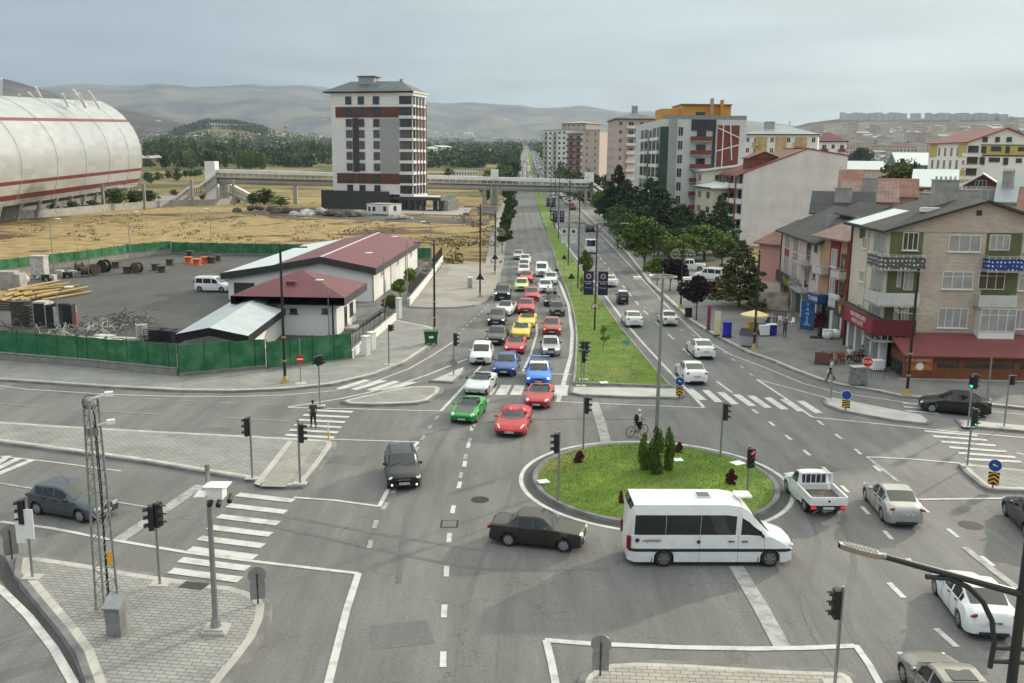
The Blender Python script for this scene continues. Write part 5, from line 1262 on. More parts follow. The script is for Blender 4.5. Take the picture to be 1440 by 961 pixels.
X =lambda q:tw.px('F',360+ q / 4,200)[0]
band =lambda a,b:(tw.px('F',520,80+ b / 4)[1],tw.px('F',520,80+ a / 4)[1])
for a,b in ((282,342),(656,714)):z0,z1=band(a,b);tw.bx('brown_band',M_tb,X(452),X(812),-.12,0,z0,z1)
z0,z1=band(345,648);tw.bx('dark_panel',M_dark,X(545),X(580),-.14,0,z0,z1)
z0,z1=band(348,656);tw.bx('grey_panel',M_tg,X(700),X(812),-.10,0,z0,z1)
for (v0,v1) in rz:
 for a,b in ((509,542),(578,612),(662,697)):tw.win('F',X(a),v0,X(b)- X(a),v1- v0,'d',2,0,False,.15)
 tw.win('L',4.5,v0,3.5,v1- v0,'d',2,0,False,1.6)
# corner bays on the right
xc =X(880);bay =MB()
for k,(v0,v1) in enumerate(rz):
 f =tw.win('F',Wt + .1,v0,xc - Wt - .2,(v1- v0)* 1.02,'d',4,0,False,.05,name='corner_window')
tw.bx('corner_bay',M_tw,Wt,xc,0.06,dw,zb_ - 1,zt_)
for k,(v0,v1) in enumerate(rz):tw.bx('white_band',M_tw,Wt,xc + .45,-.35,dw,v1+ .1,(rz[k - 1][0]- .1) if k else zt_)
tw.bx('white_band',M_tw,Wt,xc + .45,-.35,dw,zb_ - 1.2,rz[-1][0]- .1)
zz =0
for k in range(4):
 y0=.5+ k * 2.7
 for v0,v1 in rz:
  f =link('side_window',winmesh(1.8,v1- v0,'d',2,0)[0],tw.t,(xc + .05,y0,v0),pi / 2);link('pane',winmesh(1.8,v1- v0,'d',2,0)[1],f)
 tw.bx('brown_pier',M_tb,xc + .3,xc + .55,y0+ 2.0,y0+ 2.5,zb_,zt_ - 3)
tw.hip(M_slate,3.4,.8,.5,x0=-1.6,x1=xc,h=zt_,fascia=M_tw)
tw.bx('roof_hut',M_tg,X(553),X(640),4,8,zt_ + 1.5,zt_ + 5.2);tw.bx('hut_roof',M_slate,X(548),X(650),3.6,8.5,zt_ + 5.2,zt_ + 5.5)
tw.bx('chimney',M_tg,X(628),X(662),3.5,5.5,zt_ + .5,zt_ + 3.3);tw.bx('chimney',M_tg,X(770),X(786),6,7,zt_ + 1,zt_ + 4.6);tw.bx('chimney',M_tg,X(532),X(544),5,6,zt_ + 1,zt_ + 3)
tw.bx('podium',M_dark,X(362),X(745),-.5,dw - 2,0,zb_ + .9);tw.bx('podium',M_tg,X(745),xc,3.0,dw - 2,0,zb_ - .1)
for k in range(6):tw.bx('shopfront',M_int,X(750+ k * 20),X(765+ k * 20),2.9,3.0,.2,4)
for q in (745,812,862):tw.bx('column',M_dark,X(q)- .5,X(q)+ .5,-.3,.6,0,zb_)
tw.bx('podium_slab',M_dark,X(745),X(1040),-.5,12,zb_ - 1.6,zb_ - .6);tw.bx('podium_slab_top',M_wroof,X(870),X(1035),-.3,12,zb_ - .6,zb_ - .5);tw.bx('parapet',M_tg,X(1040),X(1040)+ .5,-.5,12,zb_ - 1.6,zb_)
tw.bx('side_wall',M_conc2,X(1040),X(1068),2,12,0,zb_ - 1.6)
for q in (935,1035):tw.bx('column',M_dark,X(q)- .5,X(q)+ .5,-.3,.6,0,zb_ - 1.6)
for q in (900,965,1000):tw.bx('column',M_tg,X(q)- .6,X(q)+ .6,6,7,0,zb_ - 1.6)
flat('forecourt',[(560,300),(655,303),(664,293),(628,291),(560,296)],mat('pink_forecourt',(.50,.43,.40),.9,var=.1,world=True,scale=.2),.03)
flat('dark_soil',[(330,300),(395,292),(455,293),(560,303),(690,309),(688,316),(560,312),(440,306)],mat('churned_soil',(.105,.085,.07),.95,var=.4,scale=.15,world=True,detail=9),.02)
flat('dark_lot',[(670,291),(700,291),(697,302),(672,301)],M_asph3,.04)
ch =Bld('site_cabin','white site cabin with small windows standing in front of the tower',P(516,302),P(547,303.5),3.2,1,M_white,body=False)
hc =ch.px('F',530,287.5)[1];ch.bx('wall',M_white,0,ch.W,0,6,.3,hc);ch.bx('roof',M_tg,-.1,ch.W + .1,-.1,6.1,hc,hc + .15)
for a,b in ((518,521),(524,528),(539,543)):ch.winpx('F',a,291,b,297,'d',1,0,False)
ch.win('R',2.2,1.2,1.4,1.4,'d',1,0,False)
for k,(x,y,h,r,m_) in enumerate(((432,302,1.6,4.5,M_scr),(452,302,2.2,5,M_conc2),(470,304,1.8,5,M_reel),(492,305,1.4,4,M_rust),(405,300,1.4,6,M_reel),(362,297,1.8,9,M_reel),(505,303,1.2,3,M_redp if 0 else M_conc2),(560,309,1.2,4,M_conc2))):
 mb =MB();rr =random.Random(k);
 for q in range(14):a =rr.uniform(0,6.28);d =rr.uniform(0,r);s9=rr.uniform(.5,1.3);mb.sphere((cos(a)* d,sin(a)* d,h * (1- d / r)* .6),s9,5,4,sc3=(1.4,1.2,.9))
 p =P(x,y);o =mb.build('rubble_heap',m_);o.location =(p.x,p.y,0);tag(o,['pale','grey','dark brown','rusty','flat dark','long low black','small grey','low grey'][k]+ ' rubble heap on the waste ground ' + ['left of the tower podium','under the tower podium','before the podium centre','just left of the site cabin','far left of the podium','beyond the dry field','touching the cabin','right of the cabin'][k],'rubble heap')
# ================================================================ FOOTBRIDGE
M_bw =mat('bridge_white',(.80,.81,.81),.5,var=.08,scale=.3);M_tube =mat('bridge_tube',(.44,.44,.43),.55,.2,var=.12,scale=.25)
M_rail =mat('bridge_lattice',(.30,.27,.24),.7)
L0,R0=P(303,286),P(829,291);bd =(R0- L0).normalized();BL =(R0- L0).length
t =thing('footbridge','long covered footbridge with a fat pale tube girder crossing the avenue','footbridge',(L0.x,L0.y,0),atan2(bd.y,bd.x))
hL,hR =HT(L0,238),HT(R0,253);tubeL,tubeR =HT(L0,254),HT(R0,267)
print('BRIDGE',BL,hL,hR,tubeL,tubeR)
def zc(x):return lerp(hL,hR,x / BL)
def zg(x):return lerp(tubeL,tubeR,x / BL)
mb =MB();n_ =40
for k in range(n_):
 a,b =BL * k / n_,BL * (k + 1)/ n_;mb.cyl((a,0,zg(a)),(b,0,zg(b)),1.15,1.15,18,False)
mb.build('tube_girder',M_tube,t,smooth=True)
mb =MB()
for k in range(n_):a,b =BL * k / n_,BL * (k + 1)/ n_;mb.face([(a,-1.9,zc(a)),(b,-1.9,zc(b)),(b,1.9,zc(b)),(a,1.9,zc(a))]);mb.face([(a,-1.9,zc(a)- 1.2),(b,-1.9,zc(b)- 1.2),(b,-1.9,zc(b)),(a,-1.9,zc(a))]);mb.face([(a,1.9,zc(a)),(b,1.9,zc(b)),(b,1.9,zc(b)- .8),(a,1.9,zc(a)- .8)]);mb.face([(a,-1.9,zc(a)- .8),(a,1.9,zc(a)- .8),(b,1.9,zc(b)- .8),(b,-1.9,zc(b)- .8)])
mb.build('canopy',M_bw,t)
mb =MB();mb.box(0,1,-1,1,0,1);mb =MB()
for k in range(n_):a,b =BL * k / n_,BL * (k + 1)/ n_;z0,z1=zg(a)+ 1.15,zg(b)+ 1.15;mb.face([(a,-1.9,z0+ .2),(b,-1.9,z1+ .2),(b,1.9,z1+ .2),(a,1.9,z0+ .2)]);mb.face([(a,-1.9,z0- .15),(b,-1.9,z1- .15),(b,-1.9,z1+ .25),(a,-1.9,z0+ .25)])
mb.build('deck',M_tube,t)
for k in range(0,60):
 x =BL * (k + .5)/ 60;mb =MB()
 for y in (-1.85,1.85):mb.box(x - .07,x + .07,y - .06,y + .06,zg(x)+ 1.2,zc(x)- .8)
 mb.build('canopy_post',M_bw,t)
mb =MB();nr =420
for k in range(nr):
 x =BL * k / nr
 for y in (-1.8,1.8):mb.box(x - .04,x + .04,y - .02,y + .02,zg(x)+ 1.3,zg(x)+ 2.7)
for y in (-1.8,1.8):
 for k in range(n_):a,b =BL * k / n_,BL * (k + 1)/ n_;mb.cyl((a,y,zg(a)+ 2.7),(b,y,zg(b)+ 2.7),.05,.05,4);mb.cyl((a,y,zg(a)+ 2.0),(b,y,zg(b)+ 2.0),.04,.04,4)
mb.build('railing',M_rail,t)
def bx_of(px,):# distance along the bridge seen in column px
 return plane_hit(L0,bd,px,260)[0]
for (x0,x1,ytop,w_) in ((292,306,227,2.4),(690,701,238.5,2.2),(822.5,834,242.5,2.2)):
 a,b =bx_of(x0),bx_of(x1);h =HT(L0+ bd * ((a + b)/ 2),ytop);mb =MB();low =zc((a + b)/ 2)- .8 if x0 > 400 else 0
 mb.box(a,b,-w_,w_,low,h);mb.build('lift_tower',M_bw,t)
 for q in ((a + .3,-1.2),(b - .3,-1.2),(a + .3,1.2),(b - .3,1.2)):mb =MB();mb.box(q[0]- .35,q[0]+ .35,q[1]- .35,q[1]+ .35,-.3,max(low,1));mb.build('pier',M_conc2,t)
for x in (681,692,697,312,318,480,560,415):
 a =bx_of(x);mb =MB();mb.box(a - .7,a + .7,-.7,.7,-.3,zg(a)- .9);mb.build('pier',M_conc2,t)
def stair(p0,p1,m_canopy=True):  # local points, width 2.4
 p0,p1=Vector(p0),Vector(p1);mb =MB();n9=2
 d =(p1- p0);s_ =Vector((-d.y,d.x,0)).normalized()* 1.3
 mb.face([p0+ s_,p0- s_,p1- s_,p1+ s_]);u =Vector((0,0,-.9));mb.face([p0- s_ + u,p1- s_ + u,p1- s_,p0- s_]);mb.face([p0+ s_ + u,p1+ s_ + u,p1+ s_,p0+ s_]);mb.face([p0+ s_ + u,p0- s_ + u,p1- s_ + u,p1+ s_ + u][::-1])
 up =Vector((0,0,3.0));
 mb.build('stair_flight',M_tube,t)
 mb =MB();v =Vector((0,0,1.0));c0,c1=p0+ up,p1+ up;s_ =s_ * 1.2
 mb.face([c0+ s_,c0- s_,c1- s_,c1+ s_]);mb.face([c0- s_ - v,c1- s_ - v,c1- s_,c0- s_]);mb.face([c0+ s_ - v,c1+ s_ - v,c1+ s_,c0+ s_]);mb.build('stair_canopy',M_bw,t)
 mb =MB()
 for k in range(7):
  for g in (.83,-.83):q =p0+ d * (k / 6)+ s_ * g;mb.cyl(q,q + up,.06,.06,5)
 for g in (.83,-.83):
  for hh in (.5,1.1):mb.cyl(p0+ s_ * g + Vector((0,0,hh)),p1+ s_ * g + Vector((0,0,hh)),.05,.05,4)
 mb.build('stair_railing',M_rail,t)
def loc_px(px,py,y_off):  # local point seen at pixel in the vertical plane y=y_off of the bridge
 nn =Vector((-bd.y,bd.x,0));x,z_ =plane_hit(L0+ nn * y_off,bd,px,py);return Vector((x,y_off,z_))
u3=Vector((0,0,-3))
stair(loc_px(306,241,-2)+ u3,loc_px(283,259,-2)+ u3);stair(loc_px(283,259,-2)+ u3,loc_px(266,262,-2)+ u3);stair(loc_px(266,262,-2)+ u3,loc_px(236,287,-2)+ u3)
stair(loc_px(322,258,4)+ u3,loc_px(337,265,4)+ u3);stair(loc_px(337,265,4)+ u3,loc_px(356,275,4)+ u3)
stair(loc_px(834,256,-3)+ u3,loc_px(856,272,-3)+ u3);stair(loc_px(834,265,-5)+ u3* .9,loc_px(857,280,-5)+ u3* .9)
# ================================================================ STADIUM
M_st =mat('stadium_panels',(.50,.515,.525),.36,.3,var=.05,scale=.03,brick=(6.0,1.6,.05,(.93,.93,.93),(pi / 2,pi / 2,0)),world=True,detail=3)
M_str =mat('stadium_red_band',(.17,.018,.025),.45,.2)
u_ =Vector((-.183,.983,0));o_ =Vector((.983,.183,0));S0=Vector((-118,216,0))
path =[]
for k in range(-24,31):path.append((S0+ u_ * (k * 5.0),o_.copy()))
c_ =path[-1][0]- o_ * 22
for k in range(1,19):a =k * 6.5;d =o_ * cos(R(a))+ u_ * sin(R(a));path.append((c_ + d * 22+ u_ * (sin(R(a))* 8),d))
e_ =path[-1];
for k in range(1,12):path.append((e_[0]+ Vector((-8* k,-2.0* k,0)),e_[1]))
OFF =[(0,0),(.1,1.3),(.25,2.4),(.45,2.6),(.6,1.4),(.72,-.4),(.82,-2.6),(.9,-5.4),(.96,-8.2),(1,-11)]
TT =[0,.05,.1,.13,.19,.225,.3,.4,.5,.6,.7,.765,.795,.85,.9,.95,1]
st_ =thing('stadium','huge silver white barrel shaped stadium with dark red bands','stadium',(S0.x,S0.y,0));mb =MB();rd =MB();G =[]
for (p,d) in path:
 ztop =30.7+ (min(p.y,395)- 243)* .042;col_ =[]
 for tt in TT:z_ =lerp(4.2,ztop,tt);q =p + d * interp(OFF,tt)- S0;col_.append((q.x,q.y,z_))
 G.append(col_)
shell =[];bands =[];flat_v =[v for c in G for v in c];m_ =len(TT)
for i in range(len(G)- 1):
 for j in range(m_ - 1):
  f =([i * m_ + j,(i + 1)* m_ + j,(i + 1)* m_ + j + 1,i * m_ + j + 1],0)
  (bands if j in (1,4,11) else shell).append(f)
grid_mb(flat_v,shell).build('shell',M_st,st_,smooth=True);grid_mb(flat_v,bands).build('red_band',M_str,st_,smooth=True)
mb =MB();mb.face([c[-1] for c in G]);mb.build('roof',M_st,st_)
for i in range(2,len(G)- 12,6):
 mb =MB();pts =[Vector(G[i][j])+ path[i][1]* .2 for j in range(m_)];mb.tube(pts,.07,5);mb.build('rib',M_st,st_)
mb =MB();pl =[((p - d * 4- S0).x,(p - d * 4- S0).y) for p,d in path]
for a,b in zip(pl,pl[1:]):mb.face([(*a,0),(*b,0),(*b,4.4),(*a,4.4)])
mb.build('base_wall',mat('stadium_base',(.24,.24,.24),.8,var=.3,scale=.2),st_)
for i in range(0,len(path)- 12,3):
 p,d =path[i];q =p - S0;mb =MB();mb.cyl((q.x - d.x * 1,q.y - d.y,0),(q.x + d.x * .4,q.y + d.y * .4,4.4),.45,.45,6);mb.build('column',M_conc2,st_)
for (x,y,hx,hy) in ((0,133,2,111),(62,138,50,122),(58,139,40,130),(95,141,88,132),(120,141,103,126),(119,142,112,131),(139,143,125,128),(30,136,27,133)):
 # roof masts, standing behind the roof edge
 D_ =330.0;r =ray(x,y);k9=D_ / hypot(r.x,r.y);a =Vector((r.x * k9,r.y * k9,CAMZ + r.z * k9- 2));r =ray(hx,hy);k9=(D_ - 6)/ hypot(r.x,r.y);b =Vector((r.x * k9,r.y * k9,CAMZ + r.z * k9))
 mb =MB();mb.cyl(a - S0,b - S0,.38,.3,6)
 for s9 in (-14,-9,-5):r =ray(x + s9,y + 2);k9=D_ / hypot(r.x,r.y);mb.cyl(b - S0,Vector((r.x * k9,r.y * k9,CAMZ + r.z * k9- 1))- S0,.07,.07,4)
 mb.build('roof_mast',M_bw,st_)
# rail line fence, gantries
fence('rail_fence','pale concrete panel fence along the railway in front of the stadium',PP([(-150,318),(0,310),(90,303),(150,297),(240,290),(300,289),(352,284)]),1.9,1.9,post_gap=6,wallm=M_conc2)
for k,(x0,x1,yb,yt) in enumerate(((146,204,296,260),(-10,18,306,275),(271,329,290,253))):
 a,b =P(x0,yb),P(x1,yb - 1);o0=a;h =HT(a,yt);t =thing('rail_gantry',['steel rail gantry in front of the stadium entrance bushes','steel rail gantry at the left edge of the photo','steel rail gantry masts beside the footbridge stairs'][k],'rail gantry',(a.x,a.y,0))
 for q in (Vector((0,0,0)),b - a):mb =MB();mb.box(q.x - .35,q.x + .35,q.y - .35,q.y + .35,0,h);mb.build('mast',M_steel,t)
 mb =MB();d =b - a
 for z9 in (h,h - 1.1):mb.cyl((0,0,z9),(d.x,d.y,z9),.1,.1,4)
 for q in range(12):mb.cyl(d * (q / 12)+ Vector((0,0,h)),d * ((q + 1)/ 12)+ Vector((0,0,h - 1.1)),.06,.06,4)
 if k < 2:mb.build('truss_beam',M_steel,t)
# ================================================================ BUILDINGS BEYOND THE BRIDGE, LEFT OF THE AVENUE
def far_box(name,label,x0,x1,yb,yt,dep,m,roofm,roof='flat',rise=2,cat='building',rows=0,cols=0,sty='wd',over=.6,group=None):
 A_,B_ =PT(x0,yb),PT(x1,yb);Dm =max(hypot(*A_[:2]),hypot(*B_[:2]));z_ =min(A_.z,B_.z)
 b =Bld(name,label,A_,B_,dep,1,m,cat=cat,z=z_,group=group,body=False);h =b.px('F',(x0+ x1)/ 2,yt)[1]
 b.h =h;b.bx('wall',m,0,b.W,0,dep,-3,h)
 if roof == 'gable':b.gable(roofm,rise,over,'x',.2,wallm=m)
 elif roof == 'gabley':b.gable(roofm,rise,over,'y',.2,wallm=m)
 elif roof == 'hip':b.hip(roofm,rise,over,.2)
 else:b.bx('roof',roofm,-.3,b.W + .3,-.3,dep + .3,h,h + .4)
 for r_ in range(rows):
  for c in range(cols):
   w_ =b.W / cols;b.win('F',w_ * (c + .25),h * (r_ + .3)/ rows,w_ * .5,h / rows * .5,sty,2,0,False)
 return b
M_yel =mat('ochre_wall',(.48,.36,.16),.85);M_brk =mat('raw_brick',(.24,.14,.105),.9,var=.2,scale=.5);M_gr =mat('grey_wall',(.36,.36,.35),.85,var=.1,scale=.3);M_tile =mat('red_tile_roof',(.23,.105,.075),.8,var=.3,scale=.6,wave=(0,.6,.3));M_bwal =mat('beige_wall',(.46,.41,.34),.85,var=.08,scale=.3);M_pinkw =mat('pink_wall',(.50,.41,.38),.85,var=.06,scale=.3)
far_box('white_shed','pair of long white sheds beyond the tower, left one',594,616,222,209,30,M_white,M_wroof,'gable',1.5)
far_box('white_shed','white shed right of the longer pair beyond the tower',618,636,219,207,25,M_white,M_wroof,'gable',1.5)
far_box('white_shed','small white shed among trees right of the sheds',642,654,217,211,12,M_white,M_wroof,'gable',1)
far_box('villa','pink and white villa among trees left of the avenue',680,706,222,213,14,M_pinkw,M_gr,'hip',2,rows=2,cols=6)
far_box('ochre_house','ochre house left of the tower among dark trees',430,443,226,217,12,M_yel,M_tile,'hip',1.6)
far_box('long_cabin','long white cabin with a row of windows beyond the footbridge',637,672,248,241.5,7,M_white,M_bw,rows=1,cols=9)
far_box('beige_hall','beige hall with grey roof right of the stadium',198,229,234,223,30,M_yel,M_gr,'gable',2)
far_box('ruin','low roofless brick ruin in the dry meadow',386,420,218,214,20,M_bwal,M_brk)
far_box('long_block','long white building with red roof on the slope left of the tower',298,356,181,175,30,M_white,M_tile,'gable',2,rows=1,cols=14)
far_box('mosque_base','small pale domed building under the distant minaret',651,664,190.5,187,14,M_white,M_white,'hip',4)
p =PT(660,190);t =thing('minaret','thin distant minaret rising before the hills','minaret',p);h =HT(p,176)- p.z;mb =MB();mb.cyl((0,0,0),(0,0,h),2.2,1.2,8);mb.build('shaft',M_white,t);mb =MB();mb.cyl((0,0,h),(0,0,h + 8),2,.1,8);mb.build('spire',M_gr,t)
rnd =random.Random(11)
for k in range(60):
 x =rnd.uniform(200,462) if k % 3 else rnd.uniform(595,730);y =rnd.uniform(190,204) if k % 2 else rnd.uniform(170,196)
 if 225 < x < 405 and y < 186:y =rnd.uniform(188,200)
 w_ =rnd.uniform(3,8);far_box('village_house','tiny pale house in the village below the hills',x,x + w_,y,y - rnd.uniform(1.2,2.2),10,[M_white,M_bwal,M_gr][k % 3],[M_tile,M_gr,M_wroof][k % 3],'gable',1.5,group='village houses below the hills')
# ================================================================ RIGHT SIDE: CREAM CORNER APARTMENT BLOCK
M_cream =mat('beige_brick_face',(.60,.51,.42),.88,var=.10,scale=.9,brick=(.5,.14,.012,(.72,.72,.72),(pi / 2,0,0)),detail=9)
M_cream2=mat('cream_plaster',(.66,.60,.48),.88,var=.08,scale=.5,detail=9)
M_green =mat('olive_plaster',(.13,.15,.06),.85,var=.2,scale=.7)
M_roofd =mat('dark_bitumen_roof',(.045,.045,.047),.8,var=.35,scale=.5,wave=(0,.9,.25))
M_panelw =mat('white_corrugated',(.62,.62,.60),.6,var=.12,scale=1.2,wave=(0,.14,.4))
M_annx =mat('rust_red_roof',(.21,.055,.055),.55,var=.15,scale=.6,wave=(0,.28,.5));M_brown =mat('brown_timber',(.20,.065,.022),.65,var=.25,scale=1.2);M_sgn =mat('maroon_board',(.13,.012,.02),.5);M_sgr =mat('sign_red',(.30,.012,.02),.45);M_letw =mat('white_lettering',(.85,.85,.85),.5)
def dotted(name,base,s_=3.2):
 m =mat(name,base,.8);t =m.node_tree;n =t.nodes;l =t.links;b =n['Principled BSDF']
 tc =n.new('ShaderNodeTexCoord');v =n.new('ShaderNodeTexVoronoi');v.inputs['Scale'].default_value =s_;v.inputs['Randomness'].default_value =.25
 sep =n.new('ShaderNodeSeparateXYZ');l.new(tc.outputs['Object'],sep.inputs[0]);cb_ =n.new('ShaderNodeCombineXYZ')
 ad =n.new('ShaderNodeMath');ad.operation ='ADD';l.new(sep.outputs[0],ad.inputs[0]);l.new(sep.outputs[1],ad.inputs[1])
 l.new(ad.outputs[0],cb_.inputs[0]);l.new(sep.outputs[2],cb_.inputs[1]);l.new(cb_.outputs[0],v.inputs['Vector'])
 lt =n.new('ShaderNodeMath');lt.operation ='LESS_THAN';lt.inputs[1].default_value =.24;l.new(v.outputs['Distance'],lt.inputs[0])
 mx_ =n.new('ShaderNodeMix');mx_.data_type ='RGBA';mx_.inputs[6].default_value =(*base,1);mx_.inputs[7].default_value =(.75,.75,.75,1)
 l.new(lt.outputs[0],mx_.inputs[0]);l.new(mx_.outputs[2],b.inputs['Base Color']);return m
M_dotg =dotted('grey_dotted_cloth',(.09,.09,.09));M_dotb =dotted('blue_dotted_cloth',(.015,.05,.26))
Ac =P(1236,520);q0,q1=P(1272,534.5),P(1440,538);fd =(q1- q0).normalized()
Bc =Ac + fd * 25;back =P(1187,474);
cb =Bld('corner_apartment_block','beige four storey corner block with olive balconies and dark gabled roof',Ac,Bc,15,1,M_cream,body=False)
He =cb.px('F',1250,324)[1];uap,zap =cb.px('F',1387,285);Wc =uap * 2;cb.W =Wc;dl =cb.px('L',1190,440)[0]
print('CREAM',He,uap,zap,dl,cb.n,(back - Ac).dot(cb.n),(back - Ac).dot(cb.d))
cb.dep =dl;cb.h =He
mb =MB();mb.face([(0,0,3.2),(Wc,0,3.2),(Wc,0,He),(uap,0,zap),(0,0,He)]);mb.face([(0,dl,-.2),(0,dl,He),(uap,dl,zap),(Wc,dl,He),(Wc,dl,-.2)]);mb.face([(Wc,0,-.2),(Wc,dl,-.2),(Wc,dl,He),(Wc,0,He)]);cb.part('front_wall',mb,M_cream)
mb =MB();mb.face([(0,dl,3.2),(0,0,3.2),(0,0,He),(0,dl,He)]);cb.part('street_wall',mb,M_cream2)
mb =MB();mb.box(.6,Wc - .3,.6,dl - .3,-.2,3.2);cb.part('ground_floor',mb,M_int);mb =MB();mb.box(0,Wc,0,dl,3.05,3.2);cb.part('slab',mb,M_conc2)
k_ =(zap - He)/ uap;ov =.75;mb =MB()
for (a,za,b,zb_) in ((-ov,He - ov * k_,uap,zap),(uap,zap,Wc + ov,He - ov * k_)):
 mb.face([(a,-.5,za + .22),(b,-.5,zb_ + .22),(b,dl + .5,zb_ + .22),(a,dl + .5,za + .22)]);mb.face([(a,-.5,za + .02),(a,dl + .5,za + .02),(b,dl + .5,zb_ + .02),(b,-.5,zb_ + .02)])
 mb.face([(a,-.5,za + .02),(b,-.5,zb_ + .02),(b,-.5,zb_ + .22),(a,-.5,za + .22)])
mb.face([(-ov,-.5,He - ov * k_ + .02),(-ov,-.5,He - ov * k_ + .22),(-ov,dl + .5,He - ov * k_ + .22),(-ov,dl + .5,He - ov * k_ + .02)]);cb.part('roof',mb,M_roofd)
mb =MB();a,za =-ov,He - ov * k_ + .235;mb.face([(a + .1,dl - 4.2,za + .04),(a + 4,dl - 4.2,za + 4* k_),(a + 4,dl - .5,za + 4* k_),(a + .1,dl - .5,za + .04)]);cb.part('metal_roof_patch',mb,M_wroof)
mb =MB();a =uap * .55;mb.box(a - .7,a + .7,2.3,3.1,He + a * k_ + .1,He + a * k_ + .45);cb.part('roof_hatch',mb,M_letw)
cb.chimney(uap * .80,4.6,He + uap * .80* k_,1.9,.9,2.0,M_conc2,5);cb.chimney(uap + 1.5,7.5,zap - .8,2.2,.8,1.5,M_conc2,5)
zs1=[He - 2.85* k for k in range(4)]
mb =MB()
cb.bx('eaves_line',M_cream,-.05,Wc + .05,-.06,0,He - .08,He + .05)
uL =cb.px('F',1297,350)[0];ur0,ur1=cb.px('F',1387,340)[0],cb.px('F',1437,340)[0]
zf =[cb.px('F',1270,y)[1] for y in (372,426,475)];print('floors',zf,uL,ur0,ur1)
zf =[He - 2.95,He - 5.8,He - 8.65]
for k in range(3):
 z_ =zf[k];top =He - .1 if k == 0 else zf[k - 1]- .16
 cb.bx('loggia_wall',M_green,.02,uL,-.03,0,z_,top);
 if k < 2:cb.bx('loggia_wall',M_green,ur0,ur1,-.03,0,z_,top)
# corner loggia: windows and doors
cb.winpx('F',1268,327,1292,352,'wd',3,0,True,.04);cb.winpx('F',1260,378,1268,404,'w',1,0,False,.04);cb.winpx('F',1269,378,1285,408,'w',2,1,False,.05,'balcony_door')
cb.winpx('F',1255,430,1264,455,'w',2,1,True,.04);cb.winpx('F',1265,430,1278,462,'w',2,1,False,.05,'balcony_door')
cb.winpx('F',1332.5,331,1380.4,354,'w',3,0);cb.winpx('F',1323.5,382.5,1369.5,406.5,'w',3,1);cb.winpx('F',1317,433.7,1362,461,'w',4,0)
cb.winpx('F',1390,330.5,1421,352,'w',3,0,False,.04);cb.winpx('F',1374,381,1414,407,'wd',3,1,False,.04);
cb.winpx('F',1430+ 8,331,1475,354,'w',3,0);cb.winpx('F',1431,385,1470,409,'w',3,1);cb.winpx('F',1424,436,1462,463,'w',4,0)
u0=cb.px('F',1371,447)[0];u1=cb.px('F',1421,447)[0];z1_,z0_ =cb.px('F',1395,430)[1],cb.px('F',1395,464)[1]
cb.bx('bay_base',M_letw,u0,u1,-.9,0,z0_ - .6,z0_);cb.win('F',u0,z0_,u1- u0,z1_ - z0_ - .1,'w',4,1,False,.9,'glazed_balcony');cb.bx('bay_side',M_fr,u0,u0+ .06,-.9,0,z0_,z1_ - .1);cb.bx('bay_side',M_fr,u1- .06,u1,-.9,0,z0_,z1_ - .1)
cb.balcony('F',ur0- .1,zf[0],ur1- ur0,.95,M_conc2,M_dotb,.85,M_fr);cb.balcony('F',ur0- .5,zf[1],ur1- ur0+ .2,.95,M_conc2,M_panelw,.9)
cb.balcony('F',-.9,zf[0],uL + .9,.95,M_conc2,M_dotg,.85,M_fr);cb.balcony('F',-.9,zf[1],uL + .7,1.0,M_conc2,M_panelw,.95);cb.balcony('F',-.9,zf[2],uL + .5,1.0,M_conc2,None,.8,M_fr)
for k,c in ((0,M_dotg),(1,M_panelw),(2,None)):cb.balcony('L',0.02,zf[k],2.4,.88,M_conc2,c,.88,M_fr if k != 1 else None)
for k in range(3):cb.win('L',.9,zf[k]+ .15,2.7,2.35,'w',3,0,k == 0,.03);cb.win('L',dl - 4.1 ,zf[k]+ .95- (.0 if k else 0),1.1,.95,'w',2,0,True)
cb.win('L',dl - 3.4,He - 1.2,1.3,.9,'d',2,0,False);cb.bx('vent',M_frd,cb.px('F',1373,300)[0],cb.px('F',1381,300)[0],-.03,0,cb.px('F',1377,303.5)[1],cb.px('F',1377,296)[1])
cb.bx('downpipe',M_tb,-.14,0,dl - .2,dl,0,He - .3);cb.bx('downpipe',M_cream2,-.1,0,dl - 4.6,dl - 4.5,3.3,He - .3)
# ground floor shop front on the street side, sign board
for k in range(5):cb.bx('shop_pillar',M_white,-.02,.55,dl * (k / 4.6)+ .1,dl * (k / 4.6)+ .6,-.2,3.05)
cb.bx('sign_board',M_sgn,-1.15,-.9,-1.1,dl - .3,3.0,4.3);cb.bx('sign_board',M_sgn,-.9,2.2,-1.1,-.95,3.0,4.25);cb.bx('sign_canopy',M_roofd,-.9,0,-.95,dl - .3,4.1,4.2)
cb.bx('sign_red_panel',M_sgr,-1.17,-1.15,-.9,dl - 3.2,3.1,4.2);cb.bx('sign_logo',M_roofd,-1.17,-1.15,dl - 3.0,dl - .5,3.1,4.2)
MxL =lambda y,z_:Matrix.Translation((-1.18,y,z_)) @ Matrix.Rotation(-pi / 2,4,'Z') @ Matrix.Rotation(pi / 2,4,'X')
ym =(dl - 4.1)/ 2
text_mesh('DURAK KEBAP SALONU',.54,'lettering',M_letw,cb.t,MxL(ym,3.92) @ Matrix.Scale((dl - 3.2)/ 9.2,4,(1,0,0)));text_mesh('KAHVALTI ÇAY EVİ',.5,'lettering',M_letw,cb.t,MxL(ym,3.42) @ Matrix.Scale((dl - 3.4)/ 9.2,4,(1,0,0)))
